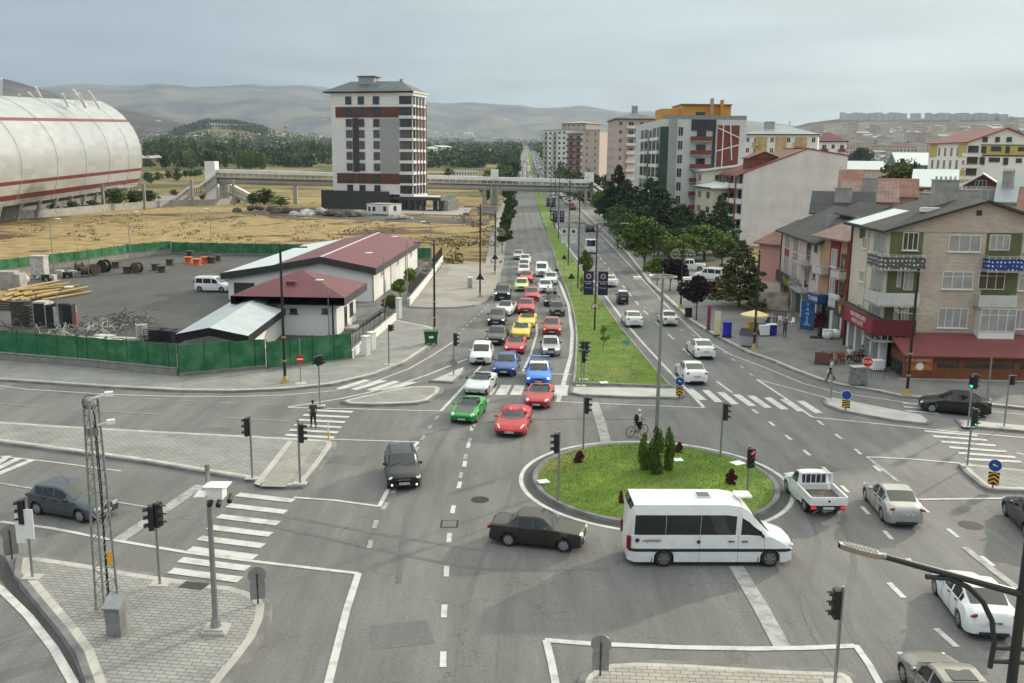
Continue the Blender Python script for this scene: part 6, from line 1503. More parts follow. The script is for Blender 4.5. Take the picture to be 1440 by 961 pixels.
mb =MB();mb.prism([(0,0),(.25,.5),(.1,.45),(.3,.9),(-.05,.5),(-.1,.95),(-.25,.45),(-.3,.6),(-.2,0)],0,.01);mb.v =[(-1.18- v[2],dl - 1.8+ v[0]* 1.4,3.35+ v[1]) for v in mb.v];cb.part('flame_logo',mb,mat('flame_orange',(.7,.3,.03),.5))
# restaurant annex
an_d =abs((q0- Ac).dot(cb.n));Aa =q0;
an =Bld('restaurant_annex','brown timber restaurant annex with rust red ribbed roof along the beige block',Aa,Aa + cb.d * 20,an_d - .05,1,M_brown,cat='restaurant',body=False)
ze =an.px('F',1350,498)[1];zt2=cb.px('F',1350,469)[1];da =an.dep;print('ANNEX',ze,zt2,da)
mb =MB();mb.box(0,20,0,.12,0,1.0);mb.box(0,20,0,.12,ze - .75,ze - .1);mb.box(0,.12,.12,da,ze - .9,ze - .2)
for x in [an.px('F',q,515)[0] for q in (1274,1313.5,1352,1430,1500)]:mb.box(x - .2,x + .2,-.03,.13,0,ze - .1)
mb.build('timber_frame',M_brown,an.t)
mb =MB();mb.face([(-.0,0,ze - .2),(0,da,ze - .2),(0,da,zt2- .1)][::-1]);mb.face([(-.0,0,ze - .2),(0,da,ze - .2),(0,da,zt2- .1)]);mb.build('timber_gable',M_brown,an.t)
an.bx('window',M_int,.1,19.9,.05,.09,1.0,ze - .75);an.bx('side_window',M_int,0.03,.07,.12,da - .2,.1,ze - .9);an.bx('step',M_conc2,-.5,20,-.5,0,0,.16)
for k in range(1,6):an.bx('side_mullion',M_frd,-.02,.1,da * k / 6- .04,da * k / 6+ .04,0,ze - .9)
mb =MB();mb.face([(-.35,-.5,ze - .1),(20,-.5,ze - .1),(20,da,zt2),(-.35,da,zt2)]);mb.face([(-.35,-.5,ze - .2),(-.35,da,zt2- .1),(20,da,zt2- .1),(20,-.5,ze - .2)]);mb.face([(-.35,-.5,ze - .2),(20,-.5,ze - .2),(20,-.5,ze - .1),(-.35,-.5,ze - .1)]);mb.face([(-.35,da,zt2- .1),(-.35,-.5,ze - .2),(-.35,-.5,ze - .1),(-.35,da,zt2)]);mb.build('roof',M_annx,an.t)
M_ban =mat('orange_banner',(.62,.20,.03),.5,col2=(.45,.11,.02),scale=2.0)
x0,x1=an.px('F',1276,510)[0],an.px('F',1311,510)[0];z0,z1=an.px('F',1294,521)[1],an.px('F',1294,499)[1]
bn =MB();bn.box(x0,x1,-.06,-.035,z0,z1);b_ =bn.build('banner',M_ban,an.t)
Mf =lambda x,z_:Matrix.Translation((x,-.065,z_)) @ Matrix.Rotation(pi / 2,4,'X')
text_mesh('SICAK KAHVALTI',.26,'lettering',M_letw,b_,Mf((x0+ x1)/ 2- .1,z1- .42));text_mesh('TAZE ÇORBA',.22,'lettering',M_tb,b_,Mf((x0+ x1)/ 2,z1- .72))
mb =MB();mb.cyl(((x0+ x1)/ 2,-.063,z0+ .32),((x0+ x1)/ 2,-.075,z0+ .32),.3,.3,16);mb.build('plate_picture',M_letw,b_)
# ================================================================ PINK AND MAROON STREET HOUSES
M_pink =mat('pale_pink_plaster',(.66,.52,.47),.85,var=.07,scale=.6);M_salm =mat('salmon_plaster',(.56,.30,.26),.85,var=.06,scale=.5);M_peach =mat('peach_plaster',(.52,.33,.21),.85,var=.08,scale=.6);M_mar =mat('deep_red_plaster',(.24,.035,.032),.8,var=.1,scale=.6)
ph =Bld('pink_street_house','pale pink three storey house with shops below and dark roof with a big dormer',P(1094,426),P(1146,463),12,1,M_pink,body=False)
hp =ph.px('F',1120,329)[1];ph.h =hp;print('PINK',ph.W,hp);ph.bx('wall',M_pink,0,ph.W,0,12,3.0,hp);ph.bx('shop_front',M_int,.3,ph.W - .3,.5,11.5,-.1,3.0)
for u in (.0,.36,.62,.97):ph.bx('shop_pillar',M_white,u * ph.W,u * ph.W + .4,.0,.6,-.1,3.0)
ph.gable(M_roofd,2.6,.7,'x',.18,wallm=M_roofd)
W_ =ph.W
for z_ in (3.9,6.7):ph.win('F',W_ * .10,z_,W_ * .13,1.9,'w',2,0,False);ph.win('F',W_ * .34,z_,W_ * .13,1.9,'w',2,0,False);ph.win('F',W_ * .68,z_ - .5,W_ * .12,2.2,'wd',1,0,False,name='balcony_door');ph.win('F',W_ * .86,z_ + .7,W_ * .08,.9,'wd',1,0,False);ph.balcony('F',W_ * .58,z_ - .55,W_ * .28,1.2,M_conc2,None,.95,M_fr)
for u in (.10,.34):ph.bx('red_panel',mat('dusky_red_panel',(.26,.075,.08),.8),W_ * u + .02,W_ * (u + .13)- .02,-.03,0,5.8,6.7)
ph.bx('sign_board',M_blk,.1,W_ * .62,-.5,-.3,2.7,4.0);text_mesh('Market',1.15,'lettering',mat('yellow_lettering',(.75,.6,.05),.5),ph.t,Matrix.Translation((W_ * .33,-.52,3.3)) @ Matrix.Rotation(pi / 2,4,'X'))
ph.gable(M_roofd,1.1,.3,'x',.12,wallm=M_roofd,name='dormer_roof',x0=W_ * .45,x1=W_ * 1.0,y0=4.0,y1=8.6,h=hp + 2.4);ph.bx('dormer',M_roofd,W_ * .45,W_ * 1.0,4.2,8.4,hp + .8,hp + 2.4);ph.bx('dormer_post',M_tg,W_ * .6,W_ * .6+ .4,2.2,2.6,hp + .7,hp + 2.3)
ph.chimney(W_ * .9,10.5,hp + 2.2,3.0,.8,2.6,M_conc2,6);ph.bx('downpipe',M_tb,0,.12,-.12,0,3,hp)
mh =Bld('red_street_house','narrow house with deep red wall, peach loggias and rusty roof between pink and beige',P(1147,463.5),P(1186,478),12,1,M_peach,body=False)
hm_ =mh.px('F',1165,331)[1];mh.h =hm_;W_ =mh.W;print('RED',W_,hm_);mh.bx('wall',M_peach,0,W_,0,12,3.1,hm_);mh.bx('shop_front',M_int,.2,W_ - .2,.6,11.5,-.1,3.1)
mh.bx('red_wall',M_mar,W_ * .36,W_ * .68,-.12,0,3.1,hm_);mh.bx('edge_pillar',M_mar,W_ - .35,W_,-.15,0,0,hm_)
for z_ in (3.9,6.6):mh.win('F',W_ * .42,z_,W_ * .2,1.7,'w',2,0,True,.12);mh.balcony('F',.02,z_ - .8,W_ * .34,.9,M_conc2,M_panelw,.6,M_fr);mh.balcony('F',W_ * .68,z_ - .8,W_ * .3,.9,M_conc2,M_panelw,.6,M_fr);mh.win('F',W_ * .74,z_ - .7,W_ * .14,2.1,'d',1,0,False,name='balcony_door')
mh.gable(mat('rusty_sheet_roof',(.16,.075,.06),.7,var=.4,scale=.7,wave=(0,.45,.4),col2=(.28,.20,.17)),2.2,.8,'x',.15,wallm=M_roofd)
mh.bx('shop_sign',M_white,W_ * .5,W_ * .85,-.35,-.2,2.9,4.1);mh.bx('shop_awning',mat('navy_board',(.015,.06,.22),.5),.1,W_ * .42,-1.3,-.2,2.9,3.8);mh.bx('white_shutter',M_white,W_ * .86,W_ * .96,-.1,.6,0,2.6);mh.bx('white_shutter',M_white,W_ * .5,W_ * .6,-.1,.6,0,2.4)
text_mesh('TANER',.62,'lettering',M_letw,mh.t,Matrix.Translation((W_ * .26,-1.31,3.35)) @ Matrix.Rotation(pi / 2,4,'X'))
pwh =Bld('salmon_house','low salmon house with red tiled roof beside the pink house',P(1063,419),P(1094,425),13,1,M_salm,body=False);h9=pwh.px('F',1080,342)[1];pwh.h =h9;pwh.bx('wall',M_salm,0,pwh.W,0,13,2.2,h9);pwh.bx('pale_base',M_pink,0,pwh.W,-.02,13,-.1,2.2);pwh.gable(M_tile,2.4,.5,'x',.15,wallm=M_salm);pwh.chimney(pwh.W - .8,8,h9+ 1.5,1.1,.6,1.4,M_conc2,2)
# ================================================================ TALL BUILDINGS UP THE AVENUE
M_blank =mat('blank_plaster',(.78,.75,.73),.9,var=.06,scale=.35,col2=(.66,.635,.62),detail=12)
ww =Bld('blank_gable_block','tall block with a huge blank whitish gable wall and balconied street side',P(1040,346),P(1187,347.6),1,1,M_blank,body=False)
hw_ =ww.px('F',1046,243)[1];ua,za =ww.px('F',1136,208);ub,zb2=ww.px('F',1193,214);dw_ =max(12,ww.px('L',1016,300)[0]);W_ =ub;ww.W =W_;print('BLANK',hw_,ua,za,ub,zb2,dw_)
mb =MB();rl =[(0,hw_),(ua,za),(W_,zb2- .6)]
mb.face([(0,0,0),(W_,0,0)]+ [(a,0,b) for a,b in rl[::-1]]);mb.face([(W_,0,0),(W_,dw_,0),(W_,dw_,rl[2][1]),(W_,0,rl[2][1])]);ww.part('gable_wall',mb,M_blank)
mb =MB();mb.box(-.01,W_ - .5,.02,dw_,0,hw_ - .3,skip='k');mb.build('street_wall',M_white,ww.t)
mb =MB()
for (a,z0),(b,z1) in zip(rl,rl[1:]):mb.face([(a - .2,-.15,z0),(b + .2,-.15,z1),(b + .2,dw_ + .3,z1),(a - .2,dw_ + .3,z0)]);mb.face([(a - .2,-.15,z0- .2),(b + .2,-.15,z1- .2),(b + .2,-.15,z1),(a - .2,-.15,z0)])
mb.face([(-1.4,-.3,hw_ - .7),(-.2,-.3,hw_),(-.2,dw_,hw_),(-1.4,dw_,hw_ - .7)]);ww.part('roof',mb,mat('red_brown_roof',(.20,.05,.05),.6,var=.15,scale=.4));ww.gable(MATS['red_brown_roof'],1.2,.3,'y',.12,wallm=M_brown,name='dormer_roof',x0=1.5,x1=ua * .62,y0=2.5,y1=8,h=hw_ + 2.8);ww.bx('dormer',M_brown,1.6,ua * .6,2.7,7.8,hw_,hw_ + 2.8)
for k in range(5):
 z_ =hw_ - 2.95* (k + 1)
 if z_ < -.5:break
 ww.bx('balcony',M_white,-1.5,0,.2,dw_ * .9,z_ - .1,z_ + .8)
 for q in range(4):ww.win('L',dw_ * (.04+ .235* q),z_ + .8,dw_ * .17,1.7,'d',2,0,False,1.2 if q % 2 else .05)
for q in (.0,.3,.62,.92):ww.bx('facade_column',M_brown,-1.55,-1.3,dw_ * q,dw_ * q + .35,0,hw_ - .6)
def block(name,label,A_,B_,dep,ytop,xref,m,z=0,floors=5,gF=(4,.5),gL=None,gR=None,sty='wd',roof='flat',roofm=None,rise=2,bal=None,balF=None,group=None,over=.6,fh=2.95,top_off=.7):
 b =Bld(name,label,A_,B_,dep,1,m,z=z,body=False,group=group);h =b.px('F',xref,ytop)[1];b.h =h;b.bx('wall',m,0,b.W,0,dep,-2,h)
 if roof == 'hip':b.hip(roofm,rise,over,.25)
 elif roof == 'gable':b.gable(roofm,rise,over,'x',.2,wallm=m)
 elif roof == 'gabley':b.gable(roofm,rise,over,'y',.2,wallm=m)
 else:b.bx('parapet',roofm or m,-.2,b.W + .2,-.2,dep + .2,h,h + .5)
 for face,g,L_ in (('F',gF,b.W),('L',gL,dep),('R',gR,dep)):
  if not g:continue
  n_,fr =g
  for k in range(floors):
   z_ =h - top_off - 1.4- fh * k
   if z_ < .5:break
   for q in range(n_):
    w_ =L_ / n_
    if balF and face == balF[0] and q in balF[1]:
     b.balcony(face,w_ * (q + .08),z_ - .95,w_ * .84,1.1,M_conc2,balF[2],.9);b.win(face,w_ * (q + .25),z_ - .7,w_ * .5,2.0,sty,2,0,False)
    else:b.win(face,w_ * (q + (1- fr)/ 2),z_,w_ * fr,1.4,sty,2,0,False)
 return b
yb1=block('cream_house','cream house with pale hipped roof tucked left of the blank wall',P(975,333),P(999,341),12,264,988,M_cream2,floors=4,gF=(2,.4),gR=(2,.4),roof='hip',roofm=M_wroof,rise=1.6)
block('cream_house','cream house with pale sheet roof behind the hipped one',P(963,327),P(984,334),30,240,973,M_cream2,floors=5,gF=(3,.4),gR=(4,.3),roof='gable',roofm=M_wroof,rise=2.0)
M_glg =mat('green_glass_strip',(.02,.05,.04),.12,spec=.8,var=.3,scale=.5);M_pale =mat('pale_grey_wall',(.62,.635,.625),.8,var=.05,scale=.3);M_rb =mat('red_brown_cladding',(.20,.045,.028),.75,var=.12,scale=.4);M_oran =mat('orange_plaster',(.60,.30,.06),.8,var=.08,scale=.3)
gb =Bld('grey_brown_tower','tall grey block with brown balconies, green glass strips and an orange rooftop storey',P(926,330),P(1041,331.1),42,1,M_pale,body=False)
hg =gb.px('F',960,168)[1];W_ =gb.W;print('GB',W_,hg);gb.h =hg;gb.bx('wall',M_pale,0,W_,0,42,-1,hg)
U =lambda px_,py_=250:gb.px('F',px_,py_)[0]
gb.bx('glass_strip',M_glg,U(926),U(937),-.25,0,0,hg - 1.6);gb.bx('grey_strip',MATS['grey_wall'],U(937.5),U(949),-.3,0,0,hg);gb.bx('dark_strip',M_dark,U(999),U(1003),-.35,0,0,hg);gb.bx('dark_panel',M_dark,U(969),U(999),-.3,0,hg - 2.3,hg)
gb.bx('brown_panel',M_rb,U(1006),U(1036),-.15,0,3,hg - 1.2)
zz =lambda py_:gb.px('F',1000,py_)[1]
for (xa,ya,xb,yb_) in ((1013.5,174,1013.5,235),(1023,174,1027,225),(1006,180,1036.5,194),(1004,213,1036,204)):
 a =Vector((U(xa),-.2,gb.px('F',xa,ya)[1]));b9=Vector((U(xb),-.2,gb.px('F',xb,yb_)[1]));mb =MB();mb.cyl(a,b9,.14,.14,4);gb.part('trim_line',mb,M_letw)
for k in range(8):
 z_ =hg - 3.7- 2.98* k
 if z_ < 1:break
 gb.win('F',U(951),z_ + .1,U(958)- U(951),2.0,'wd',2,0,False);gb.balcony('F',U(969),z_ - .9,U(998)- U(969),1.3,M_conc2,M_rb,.95);gb.win('F',U(977),z_ - .8,U(990)- U(977),2.1,'d',2,0,False)
 for q in range(6):
  if q in (2,5):continue
  gb.win('L',3+ q * 6.2,z_,4.6,2.1,'d',4,0,False);gb.bx('white_slab',M_letw,-.7,0,3+ q * 6.2,7.8+ q * 6.2,z_ - .75,z_ - .1)
gb.bx('glass_strip',M_glg,-.3,0,15.5,19.5,0,hg - 2);gb.bx('glass_strip',M_glg,-.3,0,.3,2.6,0,hg - 1.6)
gb.bx('rooftop_storey',M_oran,U(930),U(957),3,12,hg,hg + 2.4);gb.bx('rooftop_storey',M_oran,U(957),U(1026),2,14,hg,hg + 3.2);gb.bx('roof',M_tile,U(956),U(1027),1.6,14.4,hg + 3.2,hg + 3.4);gb.bx('chimney',M_oran,U(1010),U(1014),1,2,hg,hg + 4.3);gb.bx('chimney',M_peach,U(996),U(1000),1,2,hg,hg + 4.6);gb.bx('railing',M_steel,0,W_,.1,.15,hg,hg + .9);gb.win('F',U(977),hg + .3,2,1.4,'d',2,0,False,-1.95)
def CP(px_,D_):p =PD(px_,D_);return Vector((p.x,p.y,0))
pt =block('pink_white_block','ten storey pink and white block with hipped grey roof behind the dark pine',P(862,291),P(920,291.6),26,168,880,M_pinkw,floors=10,gF=(4,.32),gL=(4,.4),roof='hip',roofm=M_slate,rise=2.4,balF=('F',(1,),M_white));pt.bx('orange_strip',M_salm,pt.px('F',877,220)[0],pt.px('F',881,220)[0],-.1,0,0,20);pt.bx('white_lower_wall',M_white,pt.px('F',882,220)[0],pt.W,-.08,0,0,19.5);pt.chimney(pt.W * .55,12,pt.h + 2,2,1.5,3,M_conc2)
pk2=block('pink_slab_block','pink block with a narrow window column beyond the pink and white one',P(818,277),P(841,277.5),25,184,828,M_pinkw,floors=9,gF=(2,.2),gL=(3,.5),roofm=M_gr,balF=('L',(0,1,2),M_white))
a,b =CP(797,470),CP(818,462);z9=T(*a[:2]);block('grey_brown_block','narrow grey brown balconied block in the row along the avenue',a,b,25,189,805,M_gr,z=z9,floors=9,gF=(2,.5),gL=(3,.6),balF=('F',(0,1),M_mar),roof='hip',roofm=M_slate,rise=2)
a,b =CP(764,585),CP(796,560);z9=T(*a[:2]);block('pale_apartment_block','pale apartment block with rows of balconies at the far end of the row',a,b,22,184,780,M_white,z=z9,floors=10,gF=(5,.5),roofm=M_gr,balF=('F',(0,2),M_pinkw))
a,b =CP(789,700),CP(823,690);z9=T(*a[:2]);block('pinkish_high_block','pinkish high block rising behind the pale far apartment block',a,b,22,174,800,M_pinkw,z=z9,floors=11,gF=(5,.4),roof='hip',roofm=M_gr,rise=2)
yw =block('yellow_white_block','yellow and white block with grey hipped roof right of the grey brown tower',P(1040,306),P(1142,309),18,190,1085,M_white,floors=5,gF=(9,.45),gL=(3,.4),roof='hip',roofm=mat('grey_sheet_roof',(.30,.34,.36),.5,var=.15,scale=.3),rise=2.6,balF=('F',(1,6),M_peach))
for k in range(3):yw.bx('yellow_panel',M_yel,yw.W * (.16+ .27* k),yw.W * (.32+ .27* k),-.04,0,8 ,yw.h - .6)
yw.chimney(yw.W * .32,6,yw.h + 2,3,1.4,1.8)
block('red_roof_block','white and red block with maroon hipped roof just right of the yellow one',P(1134,300),P(1183,301),20,200,1158,M_white,floors=4,gF=(4,.4),roof='hip',roofm=M_maroon,rise=3.2,balF=('F',(1,3),M_mar))
# modern white/yellow block at the right
M_modw =mat('bright_white_render',(.80,.81,.81),.7,var=.04,scale=.3);M_lime =mat('ochre_yellow_panel',(.48,.40,.12),.75)
mw =Bld('modern_white_block','modern white block with yellow framed panels and dark red gabled roof at right',P(1349,328),P(1500,330),1,1,M_modw,body=False)
h8=mw.px('F',1352,200)[1];ua,za =mw.px('F',1416,181);W_ =ua * 2;dd =mw.px('L',1303,250)[0];mw.W =W_;mw.dep =dd;mw.h =h8;print('MOD',W_,h8,dd,za)
mw.bx('wall',M_modw,0,W_,0,dd,-1,h8);mw.gable(MATS['red_brown_roof'],za - h8,.6,'y',.25,wallm=M_modw);V =lambda py_:mw.px('F',1400,py_)[1];U =lambda px_:mw.px('F',px_,250)[0]
mw.bx('yellow_band',M_lime,U(1376),W_,-.12,0,V(218),V(205));mw.bx('yellow_frame',M_frd,U(1375),W_,-.14,-.005,V(220),V(218.4));mw.bx('yellow_frame',M_frd,U(1375),W_,-.14,-.005,V(204.6),V(203.4))
for (x0,y0,x1,y1) in ((1381,193,1389,200),(1399,193,1406,200),(1415,193,1423,200),(1379,206,1387,216),(1393,206,1408,213),(1413,206,1420,216),(1431,207,1440,213),(1377,221,1385,232),(1390,222,1406,228),(1410,222,1418,232),(1428,223,1437,229)):mw.winpx('F',x0,y0,x1,y1,'d',2,0,False,.12)
for z_ in (V(220),V(236),V(252)):mw.balcony('F',U(1350),z_,U(1374)- U(1350),1.3,M_white,M_white,.6,M_fr);mw.win('F',U(1357),z_ + .2,U(1372)- U(1357),2.2,'d',3,0,False)
for k in range(5):
 for q in range(6):mw.win('L',dd * (.05+ .16* q),h8- 3.2- 3.0* k,dd * .05,2.0,'d',1,0,False)
for q,z_ in ((0.02,h8- 3.4),(.78,h8- 3.4),(.02,h8- 9.4),(.78,h8- 9.4)):mw.bx('yellow_panel',M_lime,-.12,0,dd * q,dd * (q + .2),z_,z_ + 3)
M_blu =mat('slate_blue_wall',(.15,.22,.30),.8,var=.08,scale=.3)
bl =block('blue_house','slate blue house with long pale metal roof left of the modern white block',P(1258,290),P(1306,291),30,232,1280,M_blu,floors=3,gF=(3,.42),roof='gable',roofm=M_wroof,rise=4.5,top_off=.5)
vh =Bld('grey_roofed_villa','house with grey sheet roof, glazed loggia and balcony behind the beige block',CP(1358,128),CP(1412,128),12,1,M_pinkw,body=False);h7=vh.px('F',1385,262)[1];vh.h =h7;W_ =vh.W;vh.bx('wall',M_pinkw,0,W_,0,12,0,h7);vh.gable(MATS['grey_sheet_roof'],vh.px('F',1385,246)[1]- h7,.8,'y',.15,wallm=M_brown);vh.win('F',W_ * .14,h7- 2.4,W_ * .72,2.0,'w',4,0,False);vh.balcony('F',.1,h7- 2.6,W_ * .9,1.0,M_white,M_pinkw,.7,M_fr);vh.win('F',W_ * .3,h7- .1,W_ * .3,.8,'wd',3,0,False)
v2=Bld('grey_roofed_house','low grey roofed white house at the right edge behind the beige block',CP(1412,118),CP(1490,118),12,1,M_white,body=False);h7=v2.px('F',1430,283)[1];v2.bx('wall',M_white,0,v2.W,0,12,0,h7);v2.h =h7;v2.gable(MATS['grey_sheet_roof'],2.6,.6,'x',.15,wallm=M_white);v2.chimney(v2.W * .1,3,h7+ 1.5,1.2,.8,1.6,M_conc2)
for k,(x0,x1,D_,yt,m_,rm,lb) in enumerate(((1186,1212,150,262,M_brk,M_tile,'bare brick house right of the blank wall'),(1190,1262,130,283,M_pinkw,MATS['rusty_sheet_roof'],'low house with rusty red roof behind the red street house'),(1222,1290,142,276,M_pink,M_tile,'low house with orange tiled roof under the big round tree'),(1290,1345,150,262,M_brk,M_wroof,'house with long pale ribbed roof and red wall'),(1150,1230,118,300,M_gr,M_roofd,'dark roofed back house between the street houses'),(1445,1520,105,300,M_bwal,M_tile,'tiled house beyond the right edge'),(1194,1240,300,238,M_bwal,M_wroof,'beige hall with pale roof behind the brick house'))):
 b =Bld('back_house',lb,CP(x0,D_),CP(x1,D_),12,1,m_,body=False);h7=b.px('F',(x0+ x1)/ 2,yt)[1];b.h =h7;b.bx('wall',m_,0,b.W,0,12,0,h7);b.gable(rm,2.2,.6,'x',.15,wallm=m_)
 for q in range(3):b.win('F',b.W * (.12+ .3* q),h7- 2,b.W * .13,1.2,'w',2,0,False)
 if k in (1,4):b.chimney(b.W * .5,3,h7+ 1.6,2.0,.8,1.2,M_conc2,4);
# ================================================================ TREES
def leafmat(name,a,b,sc_=.9):
 m =mat(name,a,.75,col2=b,scale=sc_,contrast=(.36,.62),spec=.25,detail=4)
 t =m.node_tree;n =t.nodes;l =t.links;bs =n['Principled BSDF'];bs.inputs['Subsurface Weight'].default_value =0
 oi =n.new('ShaderNodeObjectInfo');mr =n.new('ShaderNodeMapRange');mr.inputs['To Min'].default_value =.72;mr.inputs['To Max'].default_value =1.3
 l.new(oi.outputs['Random'],mr.inputs['Value']);src =bs.inputs['Base Color'].links[0].from_socket
 v =n.new('ShaderNodeVectorMath');v.operation ='SCALE';l.new(src,v.inputs[0]);l.new(mr.outputs[0],v.inputs['Scale']);l.new(v.outputs[0],bs.inputs['Base Color'])
 return m
L_dec =leafmat('leaves_green',(.16,.23,.04),(.065,.11,.02));L_dark =leafmat('leaves_dark',(.085,.145,.04),(.035,.065,.022));L_pine =leafmat('needles_dark',(.058,.10,.038),(.025,.048,.022))
L_pur =leafmat('leaves_purple',(.045,.028,.032),(.018,.012,.016));L_brt =leafmat('leaves_bright',(.20,.27,.035),(.10,.16,.02));L_thu =leafmat('thuja_green',(.15,.21,.04),(.06,.10,.02),2.2);L_red =leafmat('shrub_red',(.16,.045,.045),(.07,.025,.025),3)
L_olv =leafmat('leaves_olive',(.10,.115,.03),(.045,.06,.018));M_bark =mat('bark',(.09,.07,.055),.9,var=.4,scale=5)
def leaf(mb,p,s_,rr,flat_=0):
 a =Vector((rr.gauss(0,1),rr.gauss(0,1),rr.gauss(0,1))).normalized();b =a.orthogonal().normalized()
 c =a.cross(b);k =rr.uniform(.6,1.3)* s_;a2=rr.uniform(0,6.28);u =(b * cos(a2)+ c * sin(a2))* k;v =(c * cos(a2)- b * sin(a2))* k * rr.uniform(.5,.9)
 mb.face([p - u,p - v * .8+ u * .1,p + u,p + v])
def lumps(rr,n_,H,R_,z0,kind):
 o =[]
 for k in range(n_):
  t =(k + .5)/ n_
  if kind == 'round':a =rr.uniform(0,6.28);q =rr.uniform(.0,.72)* R_;z =z0+ (H - z0)* rr.uniform(.12,.86);q *= max(.25,sin(pi * min(1,max(0,(z - z0)/ (H - z0))) ** .8));r =R_ * rr.uniform(.26,.46)
  elif kind == 'pine':z =z0+ (H - z0)* t ** .85;rad =R_ * (1- (z - z0)/ (H - z0)) ** .8+ .15;a =k * 2.4+ rr.uniform(-.4,.4);q =rad * rr.uniform(.45,1.0);r =.26* R_ * (1.15- t)+ .12
  elif kind == 'col':z =z0+ (H - z0)* t;a =rr.uniform(0,6.28);prof =sin(pi * (.12+ .86* t)) ** .6;q =R_ * .45* prof;r =R_ * .62* prof
  o.append((Vector((cos(a)* q,sin(a)* q,z)),r))
 return o
def tree_mesh(kind,H,R_,z0,nl,leaves,ls,seed,trunk=.16):
 rr =random.Random(seed);cr =MB();L_ =lumps(rr,nl,H,R_,z0,kind);tot =sum(r ** 2 for _,r in L_)
 for c,r in L_:
  for _ in range(max(3,int(leaves * r * r / tot))):
   d =Vector((rr.gauss(0,1),rr.gauss(0,1),rr.gauss(0,1))).normalized();q =r * rr.uniform(.55,1.08) ** .6
   if kind == 'pine':d.z *= .45
   leaf(cr,c + Vector((d.x * q,d.y * q,d.z * q * (.85 if kind != 'col' else 1.25))),ls,rr)
 tr =MB();tr.cyl((0,0,0),(0,0,z0+ (H - z0)* .5),trunk,trunk * .4,7)
 if kind != 'col':
  for k in range(0,len(L_),2):c =L_[k][0];z =max(z0* .8,c.z - 1.0);tr.cyl((0,0,z - .3),c,trunk * .35,trunk * .12,5)
 a =cr.build('crown_src',L_dec).data;b =tr.build('trunk_src',M_bark,smooth=True).data
 for o in [o for o in COL.objects if o.name.startswith(('crown_src','trunk_src'))]:bpy.data.objects.remove(o)
 return a,b
TP ={'dec':[tree_mesh('round',8,3.3,2.2,26,5200,.20,s_) for s_ in (1,2,3)],'decs':[tree_mesh('round',8,3.6,1.2,20,900,.42,s_) for s_ in (4,5)],
 'pine':[tree_mesh('pine',11,3.6,1.2,80,5600,.22,s_) for s_ in (6,7)],'pines':[tree_mesh('pine',11,3.4,1.0,34,900,.42,8)],
 'pop':[tree_mesh('col',12,2.0,1.0,16,900,.40,s_) for s_ in (9,10)],'thu':[tree_mesh('col',2.6,.58,.1,22,5200,.055,s_,.05) for s_ in (11,12,13)],
 'shrub':[tree_mesh('round',1.1,.5,.05,14,1100,.07,14,.03)],'small':[tree_mesh('round',4.2,1.5,1.7,16,2200,.15,s_,.06) for s_ in (15,16)],'sap':[tree_mesh('round',3.0,.7,1.0,10,420,.11,17,.035)]}
HH ={'dec':(8,3.3),'decs':(8,3.6),'pine':(11,3.6),'pines':(11,3.4),'pop':(12,2.0),'thu':(2.6,.58),'shrub':(1.1,.5),'small':(4.2,1.5),'sap':(3,.7)}
TM ={}
def tree(kind,lm,label,p,h,rad=None,name='tree',cat='tree',group=None,v=None):
 prs =TP[kind];i =(v if v is not None else random.randrange(len(prs))) % len(prs);cr,tr =prs[i];key =(kind,i,lm.name)
 if key not in TM:
  c =cr.copy() if cr.users and cr.materials[0].name != lm.name else cr
  c =cr.copy();c.materials.clear();c.materials.append(lm);TM[key]=c
 H0,R0=HH[kind];sz =h / H0;sx =(rad / R0) if rad else sz
 t =thing(name,label,cat,p,random.uniform(0,6.28),group,(sx,sx,sz));
 o =bpy.data.objects.new('crown',TM[key]);COL.objects.link(o);o.parent =t
 o =bpy.data.objects.new('trunk',tr);COL.objects.link(o);o.parent =t
 return t
def tpx(kind,lm,label,px,py,top,wpx,**k):
 p =PT(px,py) if py < 262 else P(px,py);h =HT(p,top)- p.z;s_ =F / hypot(hypot(p.x,p.y),CAMZ);return tree(kind,lm,label,p,h,wpx / 2/ s_ * (1.3 if kind in ('dec','pine','small','decs') else 1.1),**k)
# roundabout planting
for k,(x,y,tp,w_,lb) in enumerate(((905,675,609,17,'left thuja of the three cones on the roundabout'),(921,681,600,21,'tall middle thuja of the three cones on the roundabout'),(939,675,602,16,'right thuja of the three cones on the roundabout'))):tpx('thu',L_thu,lb,x,y,tp,w_,name='conifer',cat='conifer',v=k)
for x,y,tp,w_,lb in ((814,659,634,19,'dark red shrub on the left of the roundabout lawn'),(954,645,622,15,'dark red shrub behind the thuja cones'),(1028,690,660,18,'dark red shrub at the right of the roundabout lawn'),(873,716,690,10,'dark red shrub half hidden by the minibus')):tpx('shrub',L_red,lb,x,y,tp,w_,name='shrub',cat='shrub')
